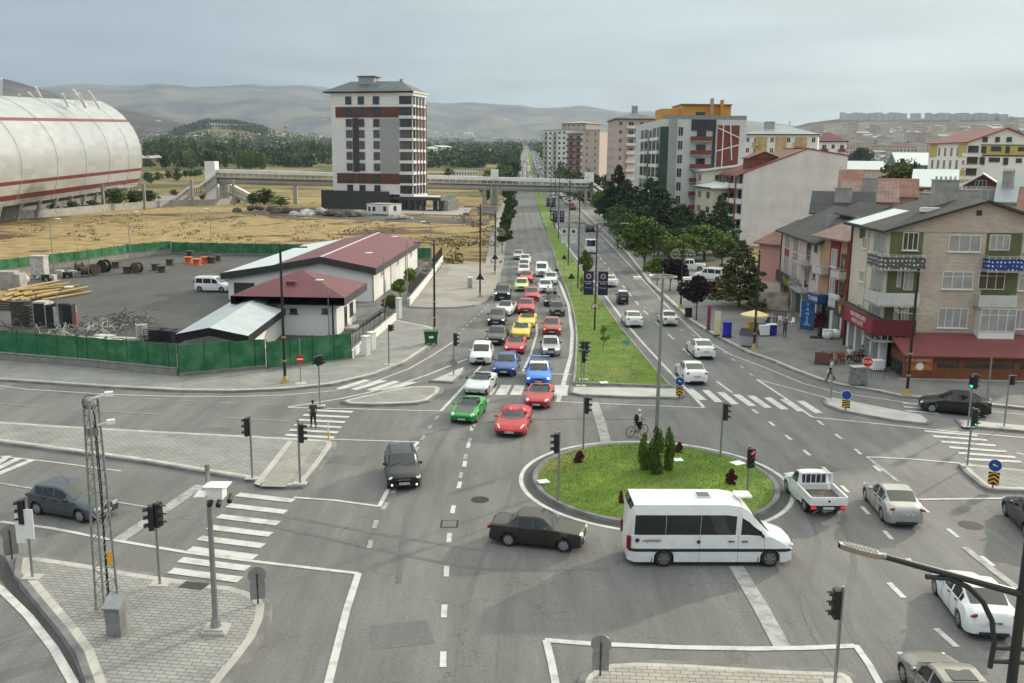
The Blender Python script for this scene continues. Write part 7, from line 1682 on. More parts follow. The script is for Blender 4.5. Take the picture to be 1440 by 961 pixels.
# near trees
T_ =[('pine',L_pine,'tall dark pine behind the broad dark trees',912,340,250,50),('dec',L_dark,'dark leafy tree low among the pines',925,362,316,46),('dec',L_dark,'dark leafy tree under the tallest pine',948,368,322,44),('pine',L_dark,'green pine between cream house and blank wall',985,350,296,40),('dec',L_dec,'mid green tree behind the street lamp by the lot',950,376,336,40),('dec',L_dark,'dark tree filling the gap before the pink white block',862,310,262,40),('pine',L_pine,'second pine before the pink white block',880,318,252,40),('dec',L_dec,'bright green broad tree in front of the pines by the right pavement',906,383,305,66),('small',L_dec,'small light green tree left of the purple crowned ones',924,403,362,28),('small',L_pur,'purple leaved tree behind the ornate lamp post',942,411,363,36),('small',L_pur,'purple leaved tree on the pavement between lamp post and flags',979,452,388,44),
('small',L_pur,'second purple leaved tree tucked behind the ornate lamp',953,412,366,28),('pine',L_olv,'loose olive pine by the parked orange estate',1039,434,338,62),('dec',L_dec,'green tree beside the blank gable block',990,368,316,62),('pine',L_pine,'dark pine rising before the cream house',1010,360,274,46),('pine',L_pine,'big dark pine before the grey brown tower',928,352,263,66),
('pine',L_pine,'big dark pine second from the footbridge',893,330,262,62),('pine',L_pine,'slender tall pine before the pink white block',868,316,232,44),('dec',L_dark,'dark broad tree between the two big pines',905,345,290,60),('dec',L_dark,'dark broad tree right behind the bright green tree',880,352,300,40),('dec',L_dark,'dark tree at the foot of the footbridge stairs',868,318,288,30),('pine',L_pine,'dark pine right of the big pines',955,360,300,40),
('dec',L_dark,'dark tree in the row along the kerb past the bridge stairs',872,335,300,30),('dec',L_olv,'round olive tree top behind the back houses',1265,345,226,78),('dec',L_brt,'bright green bush below the round olive tree',1262,330,272,30),('dec',L_dark,'dark round tree in the town left of the round olive tree',1208,250,207,30),('dec',L_dec,'green tree behind the pickup on the lot',968,372,330,46),('dec',L_dec,'leafy tree at the back of the lot by the cream house',1015,375,335,40),
('small',L_dark,'dark street tree left of the avenue beside the plaza',706,357,318,26),('small',L_dark,'second dark street tree on the left pavement',711,340,300,22),('small',L_dark,'third dark street tree on the left pavement',714,326,290,20),('small',L_dark,'fourth dark street tree on the left pavement',716,314,283,18),('small',L_dark,'fifth dark street tree near the footbridge pier',717,305,276,16),
('small',L_brt,'yellow green bush along the hall wall nearest the gate',551,446,415,24),('small',L_brt,'yellow green bush in the middle of the strip by the hall',563,425,392,22),('small',L_brt,'yellow green bush at the far end of the strip by the hall',576,408,378,20),('small',L_dark,'dark hedge bush at the hall corner',542,440,420,18),('shrub',L_brt,'low bush behind the short green fence',487,492,470,14),
('sap',L_brt,'pale green sapling beside the small blue sign on the lawn',848,492,456,16),('sap',L_brt,'bright sapling left of the dark banners',818,422,388,10),('small',L_brt,'light green young tree above the dark banners',822,405,352,16),('sap',L_brt,'bright small tree on the median beyond the white banners',778,318,299,9),('sap',L_brt,'bright small tree on the median near the footbridge',775,305,286,8)]
for k,(kd,lm,lb,x,y,tp,w_) in enumerate(T_):tpx(kd,lm,lb,x,y,tp,w_,name='pine_tree' if kd == 'pine' else 'bush' if 'bush' in lb else 'tree',v=k)
rr =random.Random(21)
# street trees on both sides of the avenue, mid distance and far
for s0,gname,lb in ((21.5,'trees in the long row along the right pavement','dark street tree in the long row right of the avenue'),(-6.0,'street trees beyond the footbridge on the left','dark street tree beyond the footbridge left of the avenue')):
 t =205 if s0 > 0 else 345
 while t < 1050:
  for s_ in ((0,6,13) if s0 > 0 else (0,-7)):
   if rr.random() < .12 or (s0 > 0 and 275 < t < 345):continue
   q =ave(s0+ (s_ if s0 > 0 else s_)+ rr.uniform(-1,1),t + rr.uniform(-3,3));big =rr.uniform(6,10)* (1.25 if t > 300 else .8)
   tree(rr.choice(['decs','decs','pines']) if t > 300 else 'dec',rr.choice([L_dark,L_dark,L_pine,L_dec]),lb,(q.x,q.y,T(q.x,q.y)),big,big * rr.uniform(.36,.48),group=gname)
  t += (11 if s0 > 0 else 17)* (1+ t / 900)
# bushes before the stadium and round trees
for x,y,tp,w_,lm in ((165,291,264,32,L_dec),(187,290,268,26,L_dark),(208,287,267,30,L_dec),(130,297,282,22,L_dark),(75,301,287,15,L_pur),(102,299,284,20,L_dark),(12,304,289,12,L_dark),(27,303,291,10,L_dark),(372,288,266,30,L_dark),(355,290,272,20,L_dark),(395,290,276,26,L_dec)):
 tpx('decs',lm,'bushy tree behind the rail fence by the stadium',x,y,tp,w_,group='bushy trees along the rail fence')
for x,y,tp,w_ in ((207,257,242,12),(222,254,242,11),(237,251,240,11),(249,255,236,14),(261,250,240,10),(268,249,240,9),(275,249,239,10),(281,247,238,9),(245,275,267,10),(284,283,269,11),(212,259,244,9)):
 tpx('decs',L_dark,'small round ball tree on the stadium car park',x,y,tp,w_,group='ball trees on the stadium car park')
flat('stadium_car_park',[(205,282),(205,262),(260,250),(300,247),(330,262),(240,286)],mat('pale_lot',(.28,.27,.26),.9,var=.1,scale=.1,world=True),.05)
# poplar rows and belts left of the tower
def belt(n_,x0,x1,y0,y1,kinds,lms,h0,h1,label,group,wf=(.34,.5),seed=1):
 r_ =random.Random(seed)
 for k in range(n_):
  x =r_.uniform(x0,x1);y =r_.uniform(y0,y1);p =PT(x,y);h =r_.uniform(h0,h1);kd =r_.choice(kinds)
  tree(kd,r_.choice(lms),label,p,h,h * (r_.uniform(*wf) if kd != 'pop' else .17),group=group)
belt(22,300,372,236,238.5,['pop'],[L_dec],11,14,'light green poplar in the dense row right of the stadium','poplar row right of the stadium',seed=2)
belt(16,228,300,228,240,['decs'],[L_dec,L_dark],8,13,'leafy tree between the stadium and the poplar row','trees between stadium and poplars',seed=3)
belt(30,200,465,212,226,['decs','decs','pop','pines'],[L_dark,L_dark,L_dec],9,17,'tree in the broad belt left of the tower','tree belt left of the tower',seed=4)
belt(30,592,726,205,232,['decs','decs','pines'],[L_dark,L_dark,L_dec,L_pine],7,14,'tree in the park between tower and avenue','trees between tower and avenue',seed=5)
for x,y,tp,w_ in ((644,233,216,17),(659,236,218,13),(625,232,217,9),(711,236,214,14),(705,250,232,18),(630,248,236,14),(650,232,219,10),(692,230,220,9)):tpx('pines' if x in (711,625) else 'decs',L_dark if x in (711,625) else L_dec,'single tree in the dry park beyond the footbridge',x,y,tp,w_,group='single trees beyond the footbridge')
# far woods: one mass
mb =MB();r_ =random.Random(9)
def blob(x,y,z,h,rad,n_=26):
 for _ in range(n_):
  a =r_.uniform(0,6.28);q =rad * sqrt(r_.random());zz_ =z + h * r_.uniform(.05,1)* (1- .5* (q / rad) ** 2);leaf(mb,Vector((x + cos(a)* q,y + sin(a)* q,zz_)),h * .16,r_)
for k in range(1100):
 x =r_.uniform(205,462) if k % 2 else r_.uniform(594,724);y =212+ 24* r_.random() ** 1.4;p =PT(x,y)
 if noise.noise(Vector((x * .04,y * .25,5))) > -.02:blob(p.x,p.y,p.z,r_.uniform(6,11),r_.uniform(4,6),60)
for k in range(5200):
 x =r_.uniform(-60,1130);y =r_.choice([r_.uniform(196,212),r_.uniform(188,204),r_.uniform(204,216)])
 if x < 205 and y > 200:continue
 if 722 < x < 748 and y > 207:continue
 if x > 1040 and r_.random() < .6:continue
 n9=noise.noise(Vector((x * .03,y * .25,0)))
 if n9 < -.12+ (.12 if y < 196 else 0):continue
 p =PT(x,y);blob(p.x,p.y,p.z,r_.uniform(7,14)* (1+ hypot(p.x,p.y)/ 9000),r_.uniform(5,9)* (1+ hypot(p.x,p.y)/ 5000),14)
for k in range(420):
 s_ =r_.choice([1,-1]);q =ave(r_.uniform(21,60) if s_ > 0 else r_.uniform(-40,-6),r_.uniform(1000,2500));blob(q.x,q.y,T(q.x,q.y),r_.uniform(8,15),7,16)
for k in range(900):  # wooded knoll
 x =r_.uniform(248,372);lo =interp([(248,184),(290,171),(330,172),(372,181)],x);y =r_.uniform(lo,lo + 8);p =PT(x,y + 1.5);blob(p.x,p.y,p.z,12,14,12)
o =mb.build('far_woods',leafmat('far_wood_leaves',(.065,.105,.035),(.032,.055,.022),.004));o['kind']='stuff'
mb =MB();r_ =random.Random(12)   # weeds on the dry field
for k in range(2600):
 x =r_.uniform(-40,700) if k % 3 else r_.uniform(590,700);y =r_.uniform(302,372);
 if y > 340 and x < 610:continue
 if noise.noise(Vector((x * .02,y * .06,3))) < .02:continue
 p =P(x,y);s9=r_.uniform(.25,1.3)
 for _ in range(9):leaf(mb,p + Vector((r_.uniform(-s9,s9),r_.uniform(-s9,s9),r_.uniform(0,s9* .5))),.16,r_)
o =mb.build('dry_weeds',leafmat('weed_leaves',(.16,.16,.06),(.09,.075,.04),.3));o['kind']='stuff'
mb =MB();r_ =random.Random(13)   # grass tufts on the lawns near the camera
for k in range(26000):
 if k % 2:a =r_.uniform(0,6.28);q =(RR - .35)* sqrt(r_.random());c =Vector((RC.x + cos(a)* q,RC.y + sin(a)* q,.1+ .5* (1- (q / RR) ** 2)))
 else:
  y =r_.uniform(400,541);xl =interp([(377,784),(432,804),(475,811),(510,809.5),(541,806)],y);xr =interp([(384,819),(417,840),(459,870),(493,898),(541,940)],y);p =P(r_.uniform(xl,xr),y);c =Vector((p.x,p.y,.14))
 a =r_.uniform(0,6.28);w_ =.02;h =r_.uniform(.03,.075);d =Vector((cos(a)* w_,sin(a)* w_,0));mb.face([c - d,c + d,c + Vector((r_.uniform(-.05,.05),r_.uniform(-.05,.05),h))])
o =mb.build('grass_tufts',mat('grass_blades',(.20,.30,.025),.8,col2=(.08,.16,.012),scale=.9,world=True,contrast=(.4,.6)));o['kind']='stuff'
# ================================================================ TOWN ON THE RIGHT
def winmat(name,base,cw=2.6,chh=2.9,dark=(.06,.065,.07),fw=.42,fh=.5):
 m =mat(name,base,.85);t =m.node_tree;n =t.nodes;l =t.links;b =n['Principled BSDF']
 tc =n.new('ShaderNodeTexCoord');sp =n.new('ShaderNodeSeparateXYZ');l.new(tc.outputs['Object'],sp.inputs[0])
 def M(op,a,v=None,b2=None):
  x =n.new('ShaderNodeMath');x.operation =op;l.new(a,x.inputs[0])
  if b2 is not None:l.new(b2,x.inputs[1])
  elif v is not None:x.inputs[1].default_value =v
  return x.outputs[0]
 u =M('FRACT',M('MULTIPLY',M('ADD',sp.outputs[0],b2=sp.outputs[1]),1/ cw));v =M('FRACT',M('MULTIPLY',sp.outputs[2],1/ chh))
 a =M('MULTIPLY',M('LESS_THAN',u,fw),b2=M('MULTIPLY',M('GREATER_THAN',v,.3),b2=M('LESS_THAN',v,.3+ fh)))
 nz =n.new('ShaderNodeNewGeometry');s2=n.new('ShaderNodeSeparateXYZ');tr =tc.outputs['Normal'];l.new(tr,s2.inputs[0])
 a =M('MULTIPLY',a,b2=M('LESS_THAN',M('ABSOLUTE',s2.outputs[2]),.3))
 mx_ =n.new('ShaderNodeMix');mx_.data_type ='RGBA';mx_.inputs[6].default_value =(*base,1);mx_.inputs[7].default_value =(*dark,1);l.new(a,mx_.inputs[0]);l.new(mx_.outputs[2],b.inputs['Base Color']);return m
HP =[]
cols =[(.56,.53,.49),(.66,.65,.63),(.50,.42,.37),(.54,.48,.36),(.46,.46,.46),(.56,.48,.45)]
roofs =[(.20,.085,.07),(.30,.33,.35),(.17,.075,.07),(.50,.52,.53),(.14,.14,.14),(.24,.13,.09)]
for k in range(12):
 c =cols[k % 6];w_,d_,h =[(12,9,6),(14,11,9.5),(10,9,3.6),(18,12,12.5),(22,9,4.5),(15,12,15.5)][k % 6]
 mb =MB();mb.box(-w_ / 2,w_ / 2,-d_ / 2,d_ / 2,-4,h,0)
 x,y =w_ / 2+ .5,d_ / 2+ .5;r_ =1.5+ (k % 3)* .6
 if k % 2:mb.face([(-x,-y,h),(x,-y,h),(x - y,0,h + r_),(-x + y,0,h + r_)],1);mb.face([(x,y,h),(-x,y,h),(-x + y,0,h + r_),(x - y,0,h + r_)],1);mb.face([(x,-y,h),(x,y,h),(x - y,0,h + r_)],1);mb.face([(-x,y,h),(-x,-y,h),(-x + y,0,h + r_)],1)
 else:mb.face([(-x,-y,h),(x,-y,h),(x,0,h + r_),(-x,0,h + r_)],1);mb.face([(x,y,h),(-x,y,h),(-x,0,h + r_),(x,0,h + r_)],1);mb.face([(x - .5,-y + .5,h),(x - .5,y - .5,h),(x - .5,0,h + r_ - .1)],0);mb.face([(-x + .5,-y + .5,h),(-x + .5,0,h + r_ - .1),(-x + .5,y - .5,h)],0)
 mb.box(w_ * .2,w_ * .2+ .9,-.4,.4,h,h + r_ + 1.2,0)
 me =mb.build('hsrc',[winmat('town_wall_%d' % k,tuple(v * (.9+ .05* (k % 4)) for v in c)),mat('town_roof_%d' % k,roofs[(k * 5+ 1) % 6],.7,var=.2,scale=.3)]).data;HP.append((me,h))
for o in [o for o in COL.objects if o.name.startswith('hsrc')]:bpy.data.objects.remove(o)
r_ =random.Random(5);placed =[]
def town(x,y,k=None,label='house in the crowded town at the right',group='houses of the town below the ridge'):
 p =PT(x,y);
 if any((p - q).length < 15 for q in placed):return False
 placed.append(p);o =bpy.data.objects.new('town_house',HP[(r_.randrange(12) if k is None else k)][0]);COL.objects.link(o);o.location =p;o.rotation_euler =(0,0,r_.choice([.2,.3,1.7,1.9,.05])+ r_.uniform(-.1,.1));s9=1+ hypot(*p[:2])/ 6000;o.scale =(s9,)* 3
 tag(o,label,'house',group);return True
RB =HP[5][0].copy();RB.materials.clear();RB.materials.append(winmat('ridge_wall',(.62,.62,.62),fw=.35,fh=.4));RB.materials.append(mat('ridge_roof',(.34,.33,.33),.7))
n9=0
for k in range(2600):
 x =r_.uniform(1045,1560);lo =interp([(1045,206),(1120,196),(1200,186),(1440,180),(1560,178)],x);y =lo + (262- lo)* r_.random() ** 1.5
 if n9 >= 285:break
 n9 += bool(town(x,y))
for x0,w_,yb,yt,n_ in ((1180,8.6,168.5,157,11),(1280,14,168.5,158.5,1),(1300,8.8,168.5,157.5,11),(1389,13,168,158.5,1),(1404,12,168,160,1)):
 for k in range(n_):
  p =PT(x0+ w_ * (k + .5),yb + .6);wd =w_ * hypot(*p[:2])/ F;h =HT(p,yt + .4* (k % 2))- p.z;key =HP[5+ 6* (k % 2)]
  o =bpy.data.objects.new('ridge_block',RB);COL.objects.link(o);o.location =p;o.scale =(wd / 15.5* .84,wd / 13,h / 18* (1- .12* (k % 3 == 1)));o.rotation_euler =(0,0,-.3);tag(o,'pale housing block in the line of blocks on the bare ridge','apartment block','housing blocks along the ridge')
for k in range(3):p =PT(1110.5+ k * 3.5,176);o =bpy.data.objects.new('ridge_block',RB);COL.objects.link(o);o.location =p;o.scale =(1,1,[2.2,2.9,2.0][k]);tag(o,'tall thin block of the small far cluster left of the ridge','apartment block','three far towers left of the ridge')
# ================================================================ DISTANT TRAFFIC
def merge(root):
 mb =MB();mats =[];r_inv =root.matrix_world.copy()
 def rec(o,M_):
  for ch in list(o.children):
   m2=M_ @ (Matrix.Translation(ch.location) @ ch.rotation_euler.to_matrix().to_4x4())
   base =len(mb.v)
   for v in ch.data.vertices:mb.v.append((m2 @ v.co)[:])
   for f in ch.data.polygons:
    mt =ch.data.materials[f.material_index]
    if mt not in mats:mats.append(mt)
    mb.f.append([base + i for i in f.vertices]);mb.m.append(mats.index(mt))
   rec(ch,m2);bpy.data.objects.remove(ch)
 rec(root,Matrix());bpy.data.objects.remove(root);o =mb.build('car_src',mats);me =o.data;bpy.data.objects.remove(o);return me
PR =[merge(make_car('car','x','car',kd,pm,(0,0,0),0,lod=2)) for kd,pm in (('sedan',pw),('hatch',pw2),('sedan',psil),('van',pw),('hatch',pk),('sedan',pdb),('suv',pdg),('hatch',pred),('sedan',pblue),('van',pw))]
r_ =random.Random(8);nc =0;d_ =ray(VX,222);ang =atan2(d_.y,d_.x)
for s0,t0,t1,gap,away in ((-1.6,520,1500,9.5,0),(1.3,455,1500,9,0),(4.2,470,1500,9,0),(10.4,480,1400,13,1),(13.6,400,1400,17,1),(16.9,330,1400,10,1)):
 t =t0
 while t < t1:
  q =ave(s0+ r_.uniform(-.3,.3),t);z =T(q.x,q.y)+ .03;sl_ =T(q.x,q.y + 5)- T(q.x,q.y - 5)
  me =r_.choice(PR[:4] if r_.random() < .68 else PR);o =bpy.data.objects.new('distant_car',me);COL.objects.link(o);o.location =(q.x,q.y,z);o.rotation_euler =(0,math.atan2(-sl_,10)* (1 if away else -1),ang + (0 if away else pi))
  tag(o,'car in the distant traffic heading away right of the median' if away else 'car in the distant oncoming traffic left of the median','car','distant cars heading away' if away else 'distant oncoming cars');t += gap * r_.uniform(.8,1.8)* (1+ t / 2400);nc += 1
print('NC',nc,'TOWN',n9)
p,a =at_rear(791.5,280,785,270,4.4);make_car('car','white saloon seen just under the footbridge on the right road','car','sedan',pw,p,a,lod=1)
p,a =at_rear(799,288,791,276,4.4);make_car('car','grey saloon just this side of the footbridge on the right road','car','sedan',psil,p,a,lod=1)
p,a =at_rear(806,296,797,283,4.4);make_car('car','dark car by the kerb near the footbridge stairs','car','hatch',pk,p,a,lod=1)
# ================================================================ POLES, LAMPS, SIGNALS
def vpole(t,h,r0,r1=None,m=None,n=10,name='pole',z0=0):mb =MB();mb.cyl((0,0,z0),(0,0,h),r0,r1 or r0,n);return mb.build(name,m or M_steel,t,smooth=True)
L_off =mat('signal_lens_off',(.03,.012,.01),.3);L_redl =mat('signal_red',(.8,.02,.02),.3,emit=(1,.05,.04),estr=1.2);L_grn =mat('signal_green',(.02,.7,.4),.3,emit=(.05,1,.6),estr=1.5)
def head(t,z,ang,off=.0,lit=None,h=.95):
 """three lens signal head facing ang (degrees, world), its box carried beside the pole"""
 a =R(ang);fx,fy =cos(a),sin(a);o =Vector((fx,fy,0))* .16+ Vector((-fy,fx,0))* off
 mb =MB();mb.M =Matrix.Translation(o + Vector((0,0,z))) @ Matrix.Rotation(a,4,'Z')
 mb.box(-.1,.1,-.16,.16,-h,0)
 for k in range(3):  # visors
  zc_ =-h * (k + .5)/ 3
  for q in range(5):b0,b1=pi * q / 5,pi * (q + 1)/ 5;mb.face([(.1,cos(b0)* .12,zc_ + sin(b0)* .12),(.28,cos(b0)* .12,zc_ + sin(b0)* .11- .02),(.28,cos(b1)* .12,zc_ + sin(b1)* .11- .02),(.1,cos(b1)* .12,zc_ + sin(b1)* .12)]);mb.face([(.1,cos(b0)* .115,zc_ + sin(b0)* .115),(.1,cos(b1)* .115,zc_ + sin(b1)* .115),(.28,cos(b1)* .115,zc_ + sin(b1)* .105- .02),(.28,cos(b0)* .115,zc_ + sin(b0)* .105- .02)])
 mb.M =Matrix.Translation(Vector((0,0,z - .1))) ;mb.M =None;mb.cyl((0,0,z - .15),o + Vector((0,0,z - .15)),.03,.03,5);mb.cyl((0,0,z - h + .15),o + Vector((0,0,z - h + .15)),.03,.03,5)
 hd =mb.build('signal_head',M_blk,t)
 for k in range(3):
  ml =MB();ml.M =Matrix.Translation(o + Vector((0,0,z))) @ Matrix.Rotation(a,4,'Z');ml.cyl((.1,0,-h * (k + .5)/ 3),(.115,0,-h * (k + .5)/ 3),.1,.1,12)
  ml.build('lens',L_redl if lit == 'r' and k == 0 else L_grn if lit == 'g' and k == 2 else L_off,hd)
def signal(label,px,py,top,heads,z=.13,r=.055,extra=None,base=True):
 p =P(px,py,z);h =HT(p,top)- z;t =thing('traffic_light',label,'traffic light',(p.x,p.y,z));vpole(t,h,r)
 if base:mb =MB();mb.box(-.35,.35,-.25,.25,0,.04);mb.build('base_slab',M_conc,t)
 for hd in heads:head(t,h - hd[0],hd[1],*hd[2:])
 if extra:extra(t,h)
 return t
def round_back(t,h):mb =MB();mb.cyl((0,-.06,1.0),(0,-.09,1.0),.3,.3,20);mb.build('sign_disc',M_steel,t)
signal('traffic light near the right tip of the long paved island, facing left',355,673,585,[(.12,170)])
signal('traffic light on the ramp strip with its head on the right',422,680,590,[(.25,10)])
signal('traffic light with two heads beside the big zebra, right of the lattice mast',225,822,706,[(.1,200,.12),(.0,-15,-.05)])
def panels(t,h):mb =MB();mb.box(-.45,-.1,-.08,-.05,h - 1.9,h - .6);mb.build('white_panel',M_letw,t);mb =MB();mb.box(-.1,.28,-.12,-.09,h - 1.7,h - .5);mb.build('white_panel',M_letw,t)
signal('traffic light with white panels at the left tip of the paved corner',46,812,698,[(.15,180)],extra=panels)
signal('traffic light at the left edge of the roundabout lawn',785,704,607,[(.1,180)],base=False)
signal('traffic light at the top edge of the roundabout lawn',820,633,556,[(.1,0)],base=False)
signal('traffic light at the upper right rim of the roundabout',1013,643,565,[(.1,0)],base=False)
signal('traffic light showing red at the right rim of the roundabout',1050,705,627,[(.1,-75,0,'r')],base=False)
signal('traffic light on the island below the roundabout',1174,962,825,[(.1,180)])
signal('pedestrian traffic light at the zebra left of the teardrop island',450,571,500,[(.05,220,0,'g',.62),(.0,0,0,None,.62)],r=.05)
signal('traffic light with a round sign back on the small corner island',638,528,468,[(.05,0)],extra=round_back)
signal('traffic light pole with green light on the far right splitter island',1361,600,526,[(.05,235,0,'g',.8),(.0,0,0)])
signal('traffic light glowing green at the right zebra crossing',1360,655,573,[(.05,-60,0,'g')])
signal('traffic light pole in front of the restaurant at the far right',1412,600,528,[(.0,0,0,None,.6)])
signal('tall plain grey pole before the restaurant windows',1388,563,502,[])
signal('thin grey pole at the tip of the right splitter island',1168,562,498,[])
signal('left traffic light of the pair on the median lawn tip, heads on both sides',821,534,480,[(.0,180),(.0,0)])
signal('shorter traffic light pole left of the twin headed one on the lawn',817,543,492,[(.0,0)])
signal('slim grey pole with a small head on the left pavement',547,513,457,[(.0,0,0,None,.5)])
def sign(label,px,py,top,kind,z=.13,name='road_sign',ang=None,size=.3,r=.035):
 p =P(px,py,z);h =HT(p,top)- z;d =Vector((-p.x,-p.y,0)).normalized();a =atan2(d.y,d.x)+ pi / 2 if ang is None else R(ang)
 t =thing(name,label,'road sign',(p.x,p.y,z),a)   # local -y looks at the camera
 vpole(t,h if kind != 'tri' else h - .1,r,m=M_steel if kind != 'chev' else M_blk);return t,h
Wh =M_letw;Bl =mat('sign_blue',(.012,.07,.30),.4);Yl =mat('sign_yellow',(.80,.42,.03),.5);Rd =mat('sign_red_face',(.6,.02,.02),.4)
def disc(t,zc,r,m,y=-.05,name='sign_disc',th=.02):mb =MB();mb.cyl((0,y,zc),(0,y - th,zc),r,r,24);return mb.build(name,m,t)
def arrow(par,zc,s_,ang,m=Wh,y=-.075):
 mb =MB();mb.M =Matrix.Translation((0,y,zc)) @ Matrix.Rotation(R(ang),4,'Y') ;w_ =.11* s_
 mb.face([(-w_,0,-.8* s_),(w_,0,-.8* s_),(w_,0,.1* s_),(-w_,0,.1* s_)]);mb.face([(-.42* s_,0,.1* s_),(.42* s_,0,.1* s_),(0,0,.75* s_)]);mb.build('arrow',m,par)
def chevron(label,px,py,top,w_,mode):
 t,h =sign(label,px,py,top,'chev');hd =.62;disc(t,h - .32,.33,Wh,-.04);d =disc(t,h - .32,.30,Bl,-.062);
 if mode == 'dl':arrow(d,h - .32,.27,225)
 else:arrow(d,h - .32,.25,0);arrow(d,h - .30,.17,-70,y=-.09)
 z1=h - .68;z0=.18;mb =MB();mb.box(-w_,w_,-.06,-.04,z0,z1);b =mb.build('chevron_board',M_blk,t);n_ =3;dz =(z1- z0)/ n_
 for k in range(n_):
  mb =MB();zz_ =z0+ dz * k
  if mode == 'dl':pts =[(-w_,zz_),(w_,zz_ + dz * .9),(w_,min(z1,zz_ + dz * 1.4)),(-w_,zz_ + dz * .5)];mb.face([(x,-.064,min(z1,z)) for x,z in pts])
  else:mb.face([(-w_,-.064,zz_),(0,-.064,min(z1,zz_ + dz * .75)),(0,-.064,min(z1,zz_ + dz * 1.2)),(-w_,-.064,min(z1,zz_ + dz * .45))]);mb.face([(0,-.064,min(z1,zz_ + dz * .75)),(w_,-.064,zz_),(w_,-.064,min(z1,zz_ + dz * .45)),(0,-.064,min(z1,zz_ + dz * 1.2))])
  mb.build('stripe',Yl,b)
chevron('blue arrow sign over a chevron board at the right end of the median strip',955,560,530,.24,'ud');chevron('blue down-left arrow sign over a striped board on the splitter island',1189,577,549,.26,'dl');chevron('blue arrow sign over a chevron board on the right corner island',1396,686,646,.26,'ud')
def backsign(label,px,py,top):
 t,h =sign(label,px,py,top,'b',size=.3);disc(t,h - .30,.33,M_steel,-.0,th=.02);mb =MB();mb.box(-.27,.27,-.01,.01,.18,h - .55);mb.build('board',M_steel,t);mb =MB();mb.box(-.03,.03,-.06,-.02,.0,h - .25);mb.build('channel',M_rust,t)
backsign('grey back of a round sign and board at the right tip of the paved corner',363,849,798);backsign('grey back of a round sign and board at the left tip of the paved corner',17,786,738);backsign('grey back of a round sign and board at the island below the roundabout',844,950,894)
t,h =sign('red round no entry sign beside the black lamp post',423,539,476,'n');disc(t,h * .54,.3,Rd);mb =MB();mb.box(-.22,.22,-.078,-.071,h * .54- .05,h * .54+ .05);mb.build('bar',Wh,t);mb =MB();mb.box(-.4,.4,-.5,.3,0,.03);mb.build('base_slab',M_conc,t)
t,h =sign('red round stop sign reading DUR by the restaurant corner',1217,546,480,'n');disc(t,HT(P(1217,546,.13),509)- .13,.38,Wh);d =disc(t,HT(P(1217,546,.13),509)- .13,.35,Rd,-.065);zc_ =HT(P(1217,546,.13),509)- .13;text_mesh('DUR',.30,'lettering',Wh,d,Matrix.Translation((0,-.09,zc_)) @ Matrix.Rotation(pi / 2,4,'X'))
def trisign(t,zc_,s_,m,back=True,inner=None):
 mb =MB();q =[(-s_,zc_ - s_ * .6),(s_,zc_ - s_ * .6),(0,zc_ + s_ * 1.1)]
 mb.face([(x,-.06,z) for x,z in q]);mb.face([(x,-.045,z) for x,z in q][::-1])
 for (a,b) in ((0,1),(1,2),(2,0)):mb.face([(q[a][0],-.06,q[a][1]),(q[a][0],-.045,q[a][1]),(q[b][0],-.045,q[b][1]),(q[b][0],-.06,q[b][1])])
 o =mb.build('sign_triangle',m,t)
 if inner:mb =MB();s2=s_ * .72;mb.face([(-s2,-.064,zc_ - s_ * .42),(s2,-.064,zc_ - s_ * .42),(0,-.064,zc_ + s_ * .8)]);mb.build('sign_face',inner,o);mb =MB();mb.box(-.03,.03,-.07,-.066,zc_ - .15,zc_ + .12);mb.box(-.12,.1,-.07,-.066,zc_ - .19,zc_ - .14);mb.cyl((0.02,-.066,zc_ + .18),(.02,-.07,zc_ + .18),.045,.045,8);mb.build('walker_symbol',M_blk,o)
for x,y,tp,lb in ((803,419,384,'dark triangular sign back on the median left of the banners'),(793,381,358,'dark triangular sign back farther up the median')):t,h =sign(lb,x,y,tp,'tri',z=.17);trisign(t,h - .45,.42,M_blk)
t,h =sign('small light blue sign on a low post in the lawn',880,491,479,'n',z=.17);mb =MB();mb.box(-.3,.3,-.05,-.03,h - .32,h);mb.build('board',mat('light_blue_board',(.08,.35,.5),.5),t)
